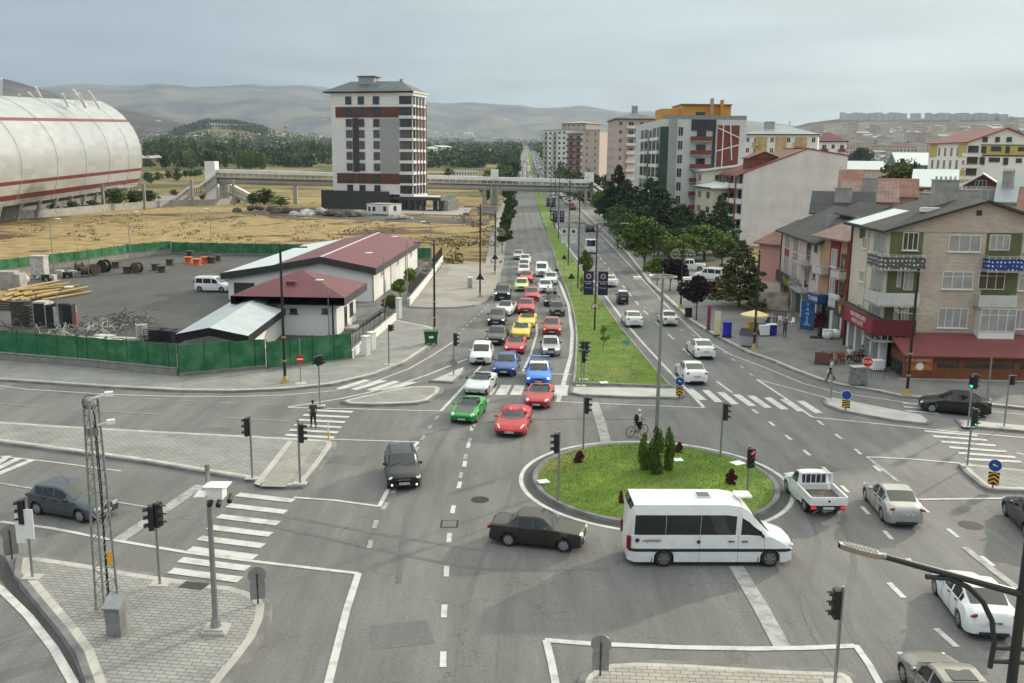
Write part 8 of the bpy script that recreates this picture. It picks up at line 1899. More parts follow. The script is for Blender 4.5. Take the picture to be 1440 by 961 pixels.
# black lamp posts with gold bands
def ring(mb,c,r,th=.025,n=20,ax='y'):
 pts =[(c[0]+ cos(2* pi * k / n)* r,c[1],c[2]+ sin(2* pi * k / n)* r) for k in range(n + 1)];mb.tube(pts,th,4)
M_orn =mat('ornament_white',(.55,.54,.48),.6)
def black_post(label,px,py,top,z=.13,arms=True,orn=None,tri=False,golddot=True):
 p =P(px,py,z);h =HT(p,top)- z;d =Vector((-p.x,-p.y,0)).normalized();t =thing('lamp_post',label,'lamp post',(p.x,p.y,z),atan2(d.y,d.x)+ pi / 2)
 vpole(t,h,.11,.09,M_blk,12);mb =MB();mb.cyl((0,0,0),(0,0,.12),.34,.30,8);mb.cyl((0,0,.12),(0,0,.5),.22,.13,12);mb.build('gold_base',M_gold,t,smooth=True)
 for z_ in (h * .16,h * .34):mb =MB();mb.cyl((0,0,z_),(0,0,z_ + .12),.15,.15,12);mb.build('gold_band',M_gold,t)
 if arms:
  mb =MB();mb.tube([(0,0,h - .2),(.3* arms,0,h + .05),(1.5* arms,0,h + .1)],.04,6);mb.build('arm',M_blk,t);mb =MB();mb.box(*sorted((1.2* arms,1.9* arms)),-.12,.12,h + .05,h + .14);mb.build('lantern',M_blk,t)
 if orn:
  zo =HT(p,orn)- z;mb =MB()
  for s_ in (1,-1):ring(mb,(s_ * .85,0,zo),.5);ring(mb,(s_ * .85,0,zo),.36);ring(mb,(s_ * .85,0,zo),.12);mb.tube([(0,0,zo + .55),(s_ * .6,0,zo + .6),(s_ * 1.1,0,zo + .5)],.025,4);mb.tube([(0,0,zo - .5),(s_ * .6,0,zo - .45)],.025,4)
  mb.tube([(-1.4,0,zo),(1.4,0,zo)],.02,4);mb.build('light_ornament',M_orn,t)
 if tri:trisign(t,HT(p,tri)- z,.5,M_blk)
 if golddot:mb =MB();mb.sphere((0,0,h + .25),.12,8,6);mb.cyl((0,0,h),(0,0,h + .5),.04,.02,6);mb.build('finial',M_blk,t,smooth=True)
 return t
black_post('tall black lamp post with gold base in front of the green fence',401,538,350,arms=1,orn=None)
black_post('black lamp post rising behind the green wheeled bin',611,467,343,arms=-1,orn=378)
black_post('black lamp post with triangular sign on the plaza',675,418,292,arms=-1,tri=390);black_post('black lamp post farther up the plaza with triangular sign',696,386,302,arms=-1,tri=362,orn=327)
black_post('black lamp post with white double ring ornament by the purple trees',957,434,333,arms=0,orn=358);black_post('black lamp post in front of the salmon house',1060,491,358,arms=-1);black_post('big black lamp post in front of the restaurant and beige block',1275,556,384,arms=0,orn=432)
for x,y,tp,lb in ((919,387,300,'black lamp post among the right hand trees'),(868,345,280,'slim black lamp post near the footbridge stairs')):black_post(lb,x,y,tp,arms=-1)
# median lamp posts with double arms and banners
def median_post(label,px,py,top,z=.17,ban=None,white=False,tri=None):
 p =P(px,py,z);h =HT(p,top)- z;d =Vector((-p.x,-p.y,0)).normalized();t =thing('lamp_post',label,'lamp post',(p.x,p.y,z),atan2(d.y,d.x)+ pi / 2);gm =mat('dark_grey_pole',(.08,.085,.09),.5,.4)
 vpole(t,h,.10,.07,gm,10)
 for s_ in (1,-1):mb =MB();mb.tube([(0,0,h - .9),(s_ * .5,0,h - .25),(s_ * 1.2,0,h),(s_ * 2.4,0,h + .1)],.04,6);mb.build('arm',gm,t);mb =MB();mb.box(*sorted((s_ * 2.2,s_ * 3.0)),-.13,.13,h + .03,h + .13);mb.build('lantern',M_steel,t)
 mb =MB()
 for s_ in (1,-1):ring(mb,(s_ * .6,-.05,h - 1.2),.38,.02,14);
 mb.build('light_ornament',M_orn,t)
 if ban:
  z1,z0=HT(p,ban[0])- z,HT(p,ban[1])- z;w_ =ban[2]
  for s_ in (-1,1):
   mb =MB();xa,xb =sorted((s_ * .22,s_ * (.22+ w_)));mb.box(xa,xb,-.03,0,z0,z1);b =mb.build('banner',mat('white_banner_cloth',(.66,.66,.66),.7) if white else mat('navy_banner_cloth',(.012,.013,.055),.7),t)
   mb =MB()
   for zz_ in (z0,z1):mb.cyl((0,-.015,zz_),(s_ * (.25+ w_),-.015,zz_),.02,.02,5)
   mb.build('banner_arm',gm,t);xc_ =(xa + xb)/ 2;im =M_blk if white else Wh;mb =MB();mb.cyl((xc_,-.031,z1- w_ * .5),(xc_,-.04,z1- w_ * .5),w_ * .27,w_ * .27,16);e =mb.build('emblem',mat('emblem_gold',(.6,.45,.3),.5) if not white else M_blk,b);mb =MB();mb.cyl((xc_,-.04,z1- w_ * .5),(xc_,-.045,z1- w_ * .5),w_ * .18,w_ * .18,14);mb.build('emblem_core',mat('emblem_maroon',(.15,.03,.05),.5),e)
   for q,tx in enumerate(('TÜRK GENÇLİK','BİRLİĞİ')):text_mesh(tx,w_ * .15,'lettering',im,b,Matrix.Translation((xc_,-.035,z1- w_ * (1.05+ .2* q))) @ Matrix.Rotation(pi / 2,4,'X'))
   text_mesh('Bir Gelecek',w_ * .14,'lettering',im,b,Matrix.Translation((xc_,-.035,z0+ w_ * .72)) @ Matrix.Rotation(pi / 2,4,'X'))
 if tri:trisign(t,HT(p,tri)- z,.46,Rd,inner=Wh)
median_post('double armed median lamp post with navy banners and a walker warning sign',836,464,315,ban=(382,415,.95),tri=430);median_post('double armed median lamp post left of the navy banners',812.5,405,262)
median_post('double armed median lamp post with white banners',799,373,250,ban=(321,343,1.0),white=True);median_post('double armed median lamp post with a second pair of navy banners',785,336,240,ban=(297,313,.95));median_post('double armed median lamp post nearest the footbridge',774,308,232,ban=(279,291,.9));median_post('double armed median lamp post just past the first saplings',780,322,238)
for k in range(7):
 q =ave(7,420+ k * 45);t =thing('lamp_post','distant double armed lamp post on the median beyond the footbridge','lamp post',(q.x,q.y,T(q.x,q.y)),0,'distant median lamp posts');vpole(t,10,.1,.07,MATS['dark_grey_pole'],6);mb =MB();mb.tube([(-2.6,0,10),(0,0,9.4),(2.6,0,10)],.05,4);mb.build('arm',MATS['dark_grey_pole'],t)
# galvanised yard lamps
def yard_lamp(label,px,py,top,lx,ly,z=0,r=.07,dist=None):
 p =P(px,py,z);h =HT(p,top)- z;t =thing('lamp_post',label,'lamp post',(p.x,p.y,z));vpole(t,h,r,r * .7)
 d =ray(lx,ly);n_ =Vector((p.x,p.y,0)).normalized();k =Vector((p.x,p.y,0)).dot(n_)/ d.dot(n_);q =Vector((0,0,CAMZ))+ d * k - Vector((p.x,p.y,z))
 mb =MB();mb.cyl((0,0,h - .05),q,.035,.03,6);mb.build('arm',M_steel,t);mb =MB();mb.M =Matrix.Translation(q) @ Matrix.Rotation(atan2(q.y,q.x),4,'Z');mb.sphere((.1,0,0),1,12,6,sc3=(.42,.2,.09));mb.build('lantern',M_letw,t,smooth=True)
yard_lamp('grey lamp post above the scrap with its lamp turned right',85,486,413,95,404);yard_lamp('tall thin lamp post at the back fence, left one of three',76,387,311,80,308);yard_lamp('tall thin lamp post at the back fence, middle one of three',184,369,303,190,298);yard_lamp('tall thin lamp post at the back fence corner, right one of three',298,356,298,291,294)
yard_lamp('lamp post at the long hall front corner',541,455,362,520,356);yard_lamp('lamp post in front of the small maroon office',463,474,404,451,394);yard_lamp('lamp post behind the long hall over its roof',573,416,339,556,333);yard_lamp('thin lamp post by the iron fence of the yard',606,392,318,596,312)
# camera pole
p =P(304,888,.13);h =HT(p,653)- .13;t =thing('camera_pole','thick grey pole with a white camera housing on a concrete plinth','camera pole',(p.x,p.y,.13));vpole(t,h,.11,.085,n=8);mb =MB();mb.box(-.42,.42,-.38,.38,0,.12);mb.box(-.34,.34,-.3,.3,.12,.2);mb.build('plinth',M_conc,t)
mb =MB();mb.cyl((0,0,.2),(0,0,.55),.2,.13,8);mb.build('flange',M_steel,t);zc_ =HT(P(304,888,.13),692)- .13
mb =MB();mb.box(.05,.62,-.5,.0,zc_ - .1,zc_ + .34);mb.build('camera_housing',M_letw,t);mb =MB();mb.box(.0,.80,-.58,.04,zc_ + .34,zc_ + .37);mb.box(-.28,.1,-.7,-.1,zc_ + .06,zc_ + .09);mb.build('sun_shield',M_letw,t)
for x,y in ((.2,-.55),(.5,-.6),(.75,-.2)):mb =MB();mb.cyl((x,y + .25,zc_ - .12),(x + .05,y - .15,zc_ - .2),.08,.09,10);mb.build('camera',M_blk,t,smooth=True)
# lattice mast
p =P(150,860,.13);h =HT(p,562)- .13;t =thing('lattice_mast','galvanised triangular lattice mast with antennas on the paved corner','lattice mast',(p.x,p.y,.13),.5)
legs =[Vector((cos(2* pi * k / 3+ .3)* .44,sin(2* pi * k / 3+ .3)* .44,0)) for k in range(3)]
for l in legs:mb =MB();mb.cyl(l,l * .62+ Vector((0,0,h)),.045,.04,6);mb.build('leg',M_steel,t)
mb =MB();n_ =15
for k in range(n_):
 for q in range(3):
  f0=1- .38* k / n_;f1=1- .38* (k + 1)/ n_;a,b =legs[q],legs[(q + 1) % 3];z0,z1=h * k / n_,h * (k + 1)/ n_
  mb.cyl(a * f0+ Vector((0,0,z0)),b * f1+ Vector((0,0,z1)),.016,.016,4);mb.cyl(a * f1+ Vector((0,0,z1)),b * f1+ Vector((0,0,z1)),.016,.016,4)
mb.build('bracing',M_steel,t)
mb =MB();mb.tube([(.12,-.1,0),(.1,-.14,h * .3),(.14,-.1,h * .6),(.1,-.12,h * .93),(.0,0,h)],.028,5);mb.tube([(.05,-.2,.3),(.09,-.18,h * .5),(.05,-.16,h * .9)],.02,5);mb.build('cable',M_blk,t)
for dz,s_ in ((.1,1),(-.9,1)):mb =MB();mb.cyl((0,0,h + dz - .1),(.55,-.35,h + dz + .12),.04,.04,6);mb.box(.45,.72,-.48,-.3,h + dz + .05,h + dz + .2);mb.build('antenna',M_letw,t)
mb =MB();mb.sphere((0,0,h - .15),.22,8,6);mb.box(-.18,.18,-.18,.18,h - 1.3,h - 1.0);mb.build('equipment_box',M_steel,t);mb =MB();ring(mb,(0,0,h - .1),.26,.015);mb.build('cable_loop',M_blk,t)
mb =MB();mb.box(.12,.3,-.32,-.3,h * .24,h * .30);mb.build('yellow_tag',Yl,t)
mb =MB()
for k in range(8):a =k * .8;mb.cyl((cos(a)* .28,sin(a)* .28,h * .38),(cos(a)* .62,sin(a)* .62,h * .40),.012,.008,4)
mb.build('climb_guard',M_steel,t)
p =P(164,893,.13);t =thing('utility_cabinet','grey steel cabinet with sloped lid at the foot of the lattice mast','cabinet',(p.x,p.y,.13),-.08);mb =MB();mb.box(-.26,.26,-.2,.25,0,1.15);mb.build('body',mat('cabinet_grey',(.23,.24,.235),.6,var=.2,scale=3),t);mb =MB();mb.face([(-.32,-.3,1.12),(.32,-.3,1.12),(.32,.3,1.38),(-.32,.3,1.38)]);mb.face([(-.32,-.3,1.07),(.32,-.3,1.07),(.32,-.3,1.12),(-.32,-.3,1.12)]);mb.face([(.32,-.3,1.07),(.32,.3,1.3),(.32,.3,1.38),(.32,-.3,1.12)]);mb.face([(-.32,-.3,1.12),(-.32,.3,1.38),(-.32,.3,1.3),(-.32,-.3,1.07)]);mb.build('lid',M_steel,t)
# curved street light, lower right
p =P(1368,1400);t =thing('curved_street_light','dark curved street light reaching in over the white saloon at lower right','street light',p);gm =mat('graphite_pole',(.045,.052,.058),.4,.4)
def lp(px,py,dy=0):
 n_ =Vector((0,1,0));d =ray(px,py);k =(p.y + dy)/ d.y;return Vector((0,0,CAMZ))+ d * k - p
h =lp(1450,700).z;top =Vector((0,0,h));mb =MB();mb.cyl((0,0,0),top,.11,.085,14);mb.build('pole',gm,t,smooth=True)
def at_pole(py):lo,hi =0,14;z_ =[HT(p,py)][0];return Vector((0,0,z_))
mb =MB();a,b =at_pole(836),lp(1237,781);mb.cyl(a,b,.075,.055,10);mb.build('arm',gm,t,smooth=True)
q =b - a;u =q.normalized();mb =MB();mb.cyl(b - u * .1,b + u * .12,.07,.05,8);mb.build('lamp_joint',M_steel,t)
mb =MB();e =lp(1180,767);v =Vector((-u.y,u.x,0)).normalized()* .14;n_ =8
for k in range(n_):
 f0,f1=k / n_,(k + 1)/ n_;w0,w1=[(sin(pi * (.15+ .8* f)) ** .5) for f in (f0,f1)];c0,c1=b + (e - b)* f0,b + (e - b)* f1;up =Vector((0,0,.05))
 mb.face([c0- v * w0+ up,c0+ v * w0+ up,c1+ v * w1+ up,c1- v * w1+ up]);mb.face([c0- v * w0- up,c1- v * w1- up,c1+ v * w1- up,c0+ v * w0- up]);mb.face([c0- v * w0- up,c0- v * w0+ up,c1- v * w1+ up,c1- v * w1- up]);mb.face([c0+ v * w0+ up,c0+ v * w0- up,c1+ v * w1- up,c1+ v * w1+ up])
mb.build('luminaire',M_steel,t);mb =MB()
for k in range(9):f =.1+ .09* k;c0=b + (e - b)* f;mb.cyl(c0- v * .8+ Vector((0,0,.07)),c0+ v * .8+ Vector((0,0,.07)),.012,.012,4)
mb.build('cooling_fin',M_steel,t)
pts =[(1392,939),(1398,905),(1395,873),(1382,846),(1362,826),(1335,814),(1302,811)];mb =MB();mb.tube([lp(*w_) for w_ in pts],.05,8);mb.build('curved_bracket',gm,t,smooth=True)
for y0 in (911,930):mb =MB();mb.cyl(lp(1395,y0),lp(1445,y0+ 2),.045,.045,8);mb.build('cross_bar',gm,t)
# tall grey light column with a ring head behind the cypresses
p =P(922,640,.13);h =HT(p,398)- .13;t =thing('ring_light_column','tall grey column with a ring of floodlights standing on the roundabout','light column',(p.x,p.y,.13));vpole(t,h,.13,.07,n=10);mb =MB();pts =[(cos(2* pi * k / 20)* .75 ,sin(2* pi * k / 20)* .75,h + .35) for k in range(21)];mb.tube(pts,.04,5);mb.tube([(-.75,0,h + .35),(.75,0,h + .35)],.03,5);mb.cyl((0,0,h - .1),(0,0,h + .6),.07,.05,8);mb.build('ring',M_steel,t)
for k,(x,y) in enumerate(((-.5,-.5),(1.3,-.1),(-1.4,-.1))):mb =MB();mb.box(x - .22,x + .22,y - .14,y + .14,h + .2,h + .34);mb.build('floodlight',M_letw if k else M_steel,t)
# small things on the left
p =P(462,619,.13);t =thing('striped_post','short yellow and white post at the tip of the ramp strip','post',(p.x,p.y,.13));h =HT(p,591)- .13;vpole(t,h,.03,m=M_letw);vpole(t,h * .45,.05,m=Yl,name='yellow_sleeve')
p =P(606,486);t =thing('wheeled_bin','green wheeled bin at the foot of the black lamp post','bin',(p.x,p.y,.13),.15);mb =MB();gbm =mat('bin_green',(.015,.09,.02),.5);s9=1.0;mb.prism([(-.62,-.45),(.62,-.45),(.62,.45),(-.62,.45)],.15,1.15);mb.v =[(x * (1 if z > 1 else .82),y * (1 if z > 1 else .8),z) for x,y,z in mb.v];mb.build('body',gbm,t);mb =MB();mb.box(-.66,.66,-.5,.5,1.15,1.22);mb.build('lid',gbm,t)
for x in (-.45,.45):
 for y in (-.3,.3):mb =MB();mb.cyl((x,y - .04,.09),(x,y + .04,.09),.09,.09,10);mb.build('wheel',M_blk,t)
mb =MB();mb.box(-.2,.2,-.46,-.44,.6,.8);mb.build('label_plate',Wh,t)
p =P(661,405,.15);t =thing('waste_stand','small white stone litter bin on the plaza with weeds at its foot','litter bin',(p.x,p.y,.15));vpole(t,1.25,.33,m=M_conc2,name='body',n=14);vpole(t,1.4,.36,m=M_letw,name='lid',n=14,z0=1.25)
# ================================================================ STREET LIFE ON THE RIGHT
def stand_panel(name,label,cat,px,py,w_,top,m,z=.16,tilt=0,ang=None,txt=None,tm=None,vert=False,th=.06,base=True):
 p =P(px,py,z);h =HT(p,top)- z;d =Vector((-p.x,-p.y,0)).normalized();t =thing(name,label,cat,(p.x,p.y,z),atan2(d.y,d.x)+ pi / 2+ (ang or 0));mb =MB();mb.box(-w_ / 2,w_ / 2,-th / 2,th / 2,.08,h);b =mb.build('panel',m,t)
 if base:mb =MB();mb.box(-w_ / 2- .05,w_ / 2+ .05,-.25,.25,0,.08);mb.build('foot',M_rust,t)
 if txt:
  for k,c in enumerate(txt if vert else [txt]):text_mesh(c,(h / (len(txt)+ 1.5)) if vert else min(w_ / max(1,len(c))* 1.4,h * .4),'lettering',tm or Wh,b,Matrix.Translation((0,-th / 2- .01,h - (k + .9)* h / (len(txt)+ 1.5) if vert else h * .6)) @ Matrix.Rotation(pi / 2,4,'X'))
 return t,h
navy =MATS['navy_board'];t,h =stand_panel('shop_totem','tall blue board reading TANER standing by the shops','sign board',1134,463,1.25,424,mat('totem_blue',(.01,.07,.25),.45,col2=(.02,.16,.42),scale=.6),txt='TANER',vert=True,ang=-.2);text_mesh('TEMEL',.26,'lettering',Wh,t,Matrix.Translation((0,-.05,.45)) @ Matrix.Rotation(pi / 2,4,'X'))
stand_panel('feather_flag','slim purple and red flag by the kerb','flag',996,464,.35,430,mat('flag_purple',(.06,.03,.14),.7,col2=(.5,.05,.04),scale=.9));stand_panel('feather_flag','yellow upright banner flag by the kerb','flag',1008,472,.55,438,mat('flag_yellow',(.75,.62,.18),.7,col2=(.7,.7,.65),scale=1.4))
p =P(1022,474,.16);t =thing('drum_display','blue round display drum on the pavement','display',(p.x,p.y,.16));vpole(t,1.45,.42,m=mat('display_blue',(.01,.02,.35),.4,wave=(2,.36,.0)),name='body',n=16);vpole(t,.1,.5,m=M_blk,name='foot',n=16)
stand_panel('menu_board','small black menu board beside the purple tree','menu board',968,446,.75,433,M_blk);stand_panel('folding_board','brown folding board on the pavement before the sign corner','folding board',1155,512,1.1,496,mat('board_brown',(.16,.06,.045),.7));
stand_panel('car_wash_banner','long pale banner with a white car picture in front of the parked cars','banner',1079,436,3.9,419.5,mat('banner_white',(.55,.55,.52),.7),txt='OTO YIKAMA VE KURU',tm=M_blk,base=False);stand_panel('hoarding','brown picture panel above the long pale banner','banner',1085,437.5,3.4,411,mat('banner_brown',(.30,.18,.06),.7,col2=(.6,.6,.58),scale=.8),base=False)
def parasol(label,px,py,top,r,m,closed=False):
 p =P(px,py,.16);h =HT(p,top)- .16;t =thing('parasol',label,'parasol',(p.x,p.y,.16));vpole(t,h,.03,m=Wh);mb =MB()
 if closed:mb.cyl((0,0,h * .35),(0,0,h * .95),.28,.04,10)
 else:mb.cyl((0,0,h - .45),(0,0,h),r,.02,12,False);mb.cyl((0,0,h - .62),(0,0,h - .45),r * .98,r,12,False)
 mb.build('canopy',m,t);mb =MB();mb.cyl((0,0,0),(0,0,.1),.3,.3,12);mb.build('foot',M_conc,t)
parasol('open pale yellow parasol beside the black lamp post',1060,468,436,1.35,mat('parasol_yellow',(.75,.62,.30),.7));parasol('closed blue parasol near the ice cream chests',1079,466,442,1,mat('parasol_blue',(.01,.02,.25),.7),True)
def chest(label,px,py,w_,h_,m,lid=Wh,cat='chest freezer',name='ice_cream_chest'):
 p =P(px,py,.16);t =thing(name,label,cat,(p.x,p.y,.16),.1);mb =MB();mb.box(-w_ / 2,w_ / 2,-.35,.35,.08,h_);mb.build('body',m,t);mb =MB();mb.box(-w_ / 2- .03,w_ / 2+ .03,-.38,.38,h_,h_ + .06);mb.build('lid',lid,t);mb =MB();mb.box(-w_ / 2+ .05,w_ / 2- .05,-.3,.3,0,.08);mb.build('plinth',M_blk,t)
chest('white ice cream chest with a blue end on the pavement',1074,472,.85,.95,M_letw);chest('blue ice cream chest beside the white one',1084,471,.85,1.0,MATS['display_blue']);chest('yellow crate stand behind the black lamp post',1057,467,.8,.9,Yl,Yl,'display stand','display_stand');chest('second yellow stand with baskets right of the post',1066,467,.8,.8,mat('basket_yellow',(.45,.36,.06),.7),M_blk,'display stand','display_stand')
p =P(1053,487,.16);t =thing('metal_litter_cage','grey metal litter container with pitched dark lid by the lamp post','litter bin',(p.x,p.y,.16),-.5);mb =MB();mb.box(-.7,.7,-.45,.45,.1,1.05);mb.build('cage',M_tg,t);mb =MB();mb.face([(-.8,-.55,1.05),(.8,-.55,1.05),(.8,.1,1.6),(-.8,.1,1.6)]);mb.face([(.8,.55,1.05),(-.8,.55,1.05),(-.8,.1,1.6),(.8,.1,1.6)]);mb.build('lid',M_roofd,t);p =P(1042,486,.16)
chest('grey utility cabinet with graffiti by the black railing',1206,541,1.15,1.35,mat('graffiti_grey',(.30,.31,.31),.6,col2=(.12,.13,.13),scale=3),M_conc,'cabinet','utility_cabinet');chest('pale air conditioner unit behind the stop sign',1233,521,.9,.8,M_letw,Wh,'air conditioner','air_conditioner')
fence('railing','low black railing between the cabinet and the restaurant',PP([(1198,534),(1222,536.5),(1243,536.5),(1270,536)]),0,.85,post_gap=.16,pr=.012)
def chair(label,px,py,m,ang,grp=None):
 p =P(px,py,.16);t =thing('chair',label,'chair',(p.x,p.y,.16),ang,grp);mb =MB();mb.box(-.21,.21,-.21,.21,.42,.46);mb.build('seat',m,t);mb =MB();mb.box(-.21,.21,.18,.22,.46,.88);mb.build('backrest',m,t)
 for x in (-.19,.19):
  for y in (-.19,.19):mb =MB();mb.box(x - .02,x + .02,y - .02,y + .02,0,.42);mb.build('leg',m,t)
def table(label,px,py,w_,m,grp=None):
 p =P(px,py,.16);t =thing('table',label,'table',(p.x,p.y,.16),.1,grp);mb =MB();mb.box(-w_ / 2,w_ / 2,-.35,.35,.70,.75);mb.build('tabletop',m,t)
 for x in (-w_ / 2+ .08,w_ / 2- .08):
  for y in (-.28,.28):mb =MB();mb.box(x - .03,x + .03,y - .03,y + .03,0,.7);mb.build('leg',M_blk,t)
for k,(x,y) in enumerate(((1078,455),(1088,453),(1097,456),(1106,453),(1113,459))):chair('white plastic chair in the cafe row under the long banner',x,y,M_letw,k * 1.3,'white cafe chairs')
for k,(x,y) in enumerate(((1083,457),(1100,452))):table(['cafe table nearer the closed blue parasol','cafe table nearer the shop front'][k],x,y,1.1,M_sgn)
for k,(x,y) in enumerate(((1164,511),(1177,508),(1205,507))):table(['dark table right of the brown folding board','dark table in the middle before the sign corner','brown table between the two seated men'][k],x,y,.95,M_brown)
for k,(x,y,a) in enumerate(((1170,513,.4),(1182,512,2),(1160,509,1))):chair(['dark chair right of the first dark table','dark chair at the middle table','dark chair left of the first dark table'][k],x,y,M_brown,a)
simple('flat_boxes','leaning pale and black panels on the pavement before the white shutters','panels',1150,477,lambda mb:(mb.prism([(-.9,-.5),(.5,-.6),(.7,.4),(-.6,.5)],0,.06),mb.box(.2,1.0,.2,.8,0,.9),mb.box(.6,1.3,.9,1.4,0,.8)),M_blk,z=.16);simple('white_sacks','white covered goods stacked by the white shutters','goods',1163,479,lambda mb:(mb.sphere((0,0,.4),.5,8,6),mb.sphere((.8,.3,.4),.5,8,6),mb.box(-.4,.4,-.3,.3,.2,.9)),M_letw,z=.16)
simple('shop_goods','red and brown goods piled outside the blue awning shop','goods',1149,463,lambda mb:(mb.box(-.4,.4,-.3,.3,0,1.0),mb.sphere((0,0,1.3),.35,8,6),mb.box(-.3,.5,.4,.9,0,1.5)),mat('goods_red',(.25,.06,.05),.7,var=.6,scale=4),z=.16)
# ================================================================ PEOPLE
M_skin =mat('skin',(.45,.27,.19),.6);M_hair =mat('hair',(.02,.016,.014),.8)
def skinmesh(chains,name,m,parent,levels=1):
 """chains: list of lists of (point, radius) sharing joints by position; one continuous skinned surface"""
 vs_,es,rad =[],[],[];idx ={}
 for ch_ in chains:
  prev =None
  for pt_,r_ in ch_:
   key =tuple(round(c,3) for c in pt_)
   if key not in idx:idx[key]=len(vs_);vs_.append(pt_);rad.append(r_)
   i =idx[key]
   if prev is not None and prev != i:es.append((prev,i))
   prev =i
 me =bpy.data.meshes.new(name);me.from_pydata([tuple(v) for v in vs_],es,[]);o =bpy.data.objects.new(name,me);COL.objects.link(o)
 sk =o.modifiers.new('s','SKIN');
 if not me.skin_vertices:
  bm_ =__import__('bmesh').new();bm_.from_mesh(me);bm_.verts.layers.skin.verify();bm_.to_mesh(me);bm_.free()
 for i,r_ in enumerate(rad):me.skin_vertices[0].data[i].radius =(r_,r_);me.skin_vertices[0].data[i].use_root =(i == 0)
 ss =o.modifiers.new('u','SUBSURF');ss.levels =levels;ss.render_levels =levels
 dg =bpy.context.evaluated_depsgraph_get();m2=bpy.data.meshes.new_from_object(o.evaluated_get(dg));bpy.data.objects.remove(o);m2.materials.clear();m2.materials.append(m)
 for pl_ in m2.polygons:pl_.use_smooth =True
 q =bpy.data.objects.new(name,m2);COL.objects.link(q);q.parent =parent;return q
def person(label,loc,rz,shirt,trousers,pose='stand',h=1.75,shoes=M_blk,hair=M_hair,sleeves='short',shorts=False,z=0,extra=None,cap=None):
 s_ =h / 1.76;t =thing('person',label,'person',(loc[0],loc[1],z),rz);v =lambda x,y,q:(x * s_,y * s_,q * s_)
 pel =v(0,0,.95);ch =v(.01,0,1.28);nk =v(0,0,1.49);hd0=v(.02,0,1.58);hd =v(.03,0,1.66);hd2=v(.02,0,1.72)
 sh ={k:v(0,k * .18,1.42) for k in (1,-1)};hp ={k:v(0,k * .09,.92) for k in (1,-1)}
 P0={'stand':dict(el={1:v(-.03,.25,1.13),-1:v(-.03,-.25,1.13)},wr={1:v(.03,.26,.88),-1:v(.03,-.26,.88)},kn={1:v(.02,.10,.50),-1:v(.02,-.10,.50)},an={1:v(-.02,.11,.09),-1:v(-.02,-.11,.09)}),
 'walk':dict(el={1:v(-.12,.24,1.15),-1:v(.08,-.24,1.15)},wr={1:v(-.08,.25,.90),-1:v(.24,-.22,.95)},kn={1:v(.16,.09,.52),-1:v(-.05,-.09,.50)},an={1:v(.24,.10,.10),-1:v(-.30,-.10,.16)}),
 'sit':dict(el={1:v(.05,.25,1.15),-1:v(.05,-.25,1.15)},wr={1:v(.28,.16,1.02),-1:v(.28,-.16,1.02)},kn={1:v(.42,.14,.95),-1:v(.42,-.14,.95)},an={1:v(.44,.15,.52),-1:v(.44,-.15,.52)}),
 'bike':dict(el={1:v(.18,.24,1.22),-1:v(.18,-.24,1.22)},wr={1:v(.44,.22,1.10),-1:v(.44,-.20,1.10)},kn={1:v(.10,.10,.52),-1:v(.04,-.12,.50)},an={1:v(.02,.10,.12),-1:v(.0,-.2,.09)})}[pose]
 full =[[(pel,.13* s_),(v(0,0,1.1),.115* s_),(ch,.135* s_),(nk,.06* s_),(hd0,.062* s_),(hd,.088* s_),(hd2,.075* s_)]]
 for k in (1,-1):
  el,wr,kn,an =(P0[q][k] for q in ('el','wr','kn','an'));dirw =(Vector(wr)- Vector(el)).normalized();palm =Vector(wr)+ dirw * .07* s_;toe =Vector(an)+ Vector((.16,0,-.05))* s_
  full.append([(ch,.135* s_),(sh[k],.062* s_),(el,.042* s_),(wr,.027* s_),(tuple(palm),.032* s_)])
  side =Vector((1,0,0)) if abs(dirw.x) < .7 else Vector((0,0,1));side =(side - dirw * side.dot(dirw)).normalized()
  for f in range(4):
   b0=palm + dirw * .045* s_ + side * (.012- .0+ (f - 1.5)* .021)* s_;L9=(.055,.065,.06,.045)[f]* s_;full.append([(tuple(palm),.032* s_),(tuple(b0),.0095* s_),(tuple(b0+ dirw * L9* .6+ Vector((0,-k * .006,0))),.009* s_),(tuple(b0+ dirw * L9+ Vector((0,-k * .018,0))),.0075* s_)])
  tb =palm + side * .05* s_;full.append([(wr,.027* s_),(tuple(tb),.011* s_),(tuple(tb + dirw * .04* s_ + side * .01),.009* s_)])
  full.append([(pel,.13* s_),(hp[k],.088* s_),(kn,.058* s_),(an,.038* s_),(tuple(toe),.034* s_)])
 skinmesh(full,'body',M_skin,t)
 c =[[(v(0,0,.93),.15* s_),(v(0,0,1.1),.135* s_),(ch,.155* s_),(v(0,0,1.44),.085* s_)]]
 for k in (1,-1):
  e =Vector(P0['el'][k]);
  if sleeves == 'short':e =Vector(sh[k])* .3+ e * .7
  cc_ =[(ch,.155* s_),(sh[k],.078* s_),(tuple(e),.058* s_)]
  if sleeves == 'long':cc_.append((P0['wr'][k],.038* s_))
  c.append(cc_)
 skinmesh(c,'shirt',shirt,t)
 c =[]
 for k in (1,-1):
  kn,an =P0['kn'][k],P0['an'][k];cc_ =[(v(0,0,.96),.145* s_),(hp[k],.105* s_),(kn,.075* s_)]
  if not shorts:cc_.append((tuple(Vector(an)+ Vector((0,0,.03))),.052* s_))
  c.append(cc_)
 skinmesh(c,'trousers',trousers,t)
 for k in (1,-1):an =Vector(P0['an'][k]);mb =MB();mb.M =Matrix.Translation(an + Vector((.07,0,-.035))* s_);mb.sphere((0,0,0),1,10,6,sc3=(.145* s_,.052* s_,.05* s_));mb.build('shoe',shoes,t,smooth=True)
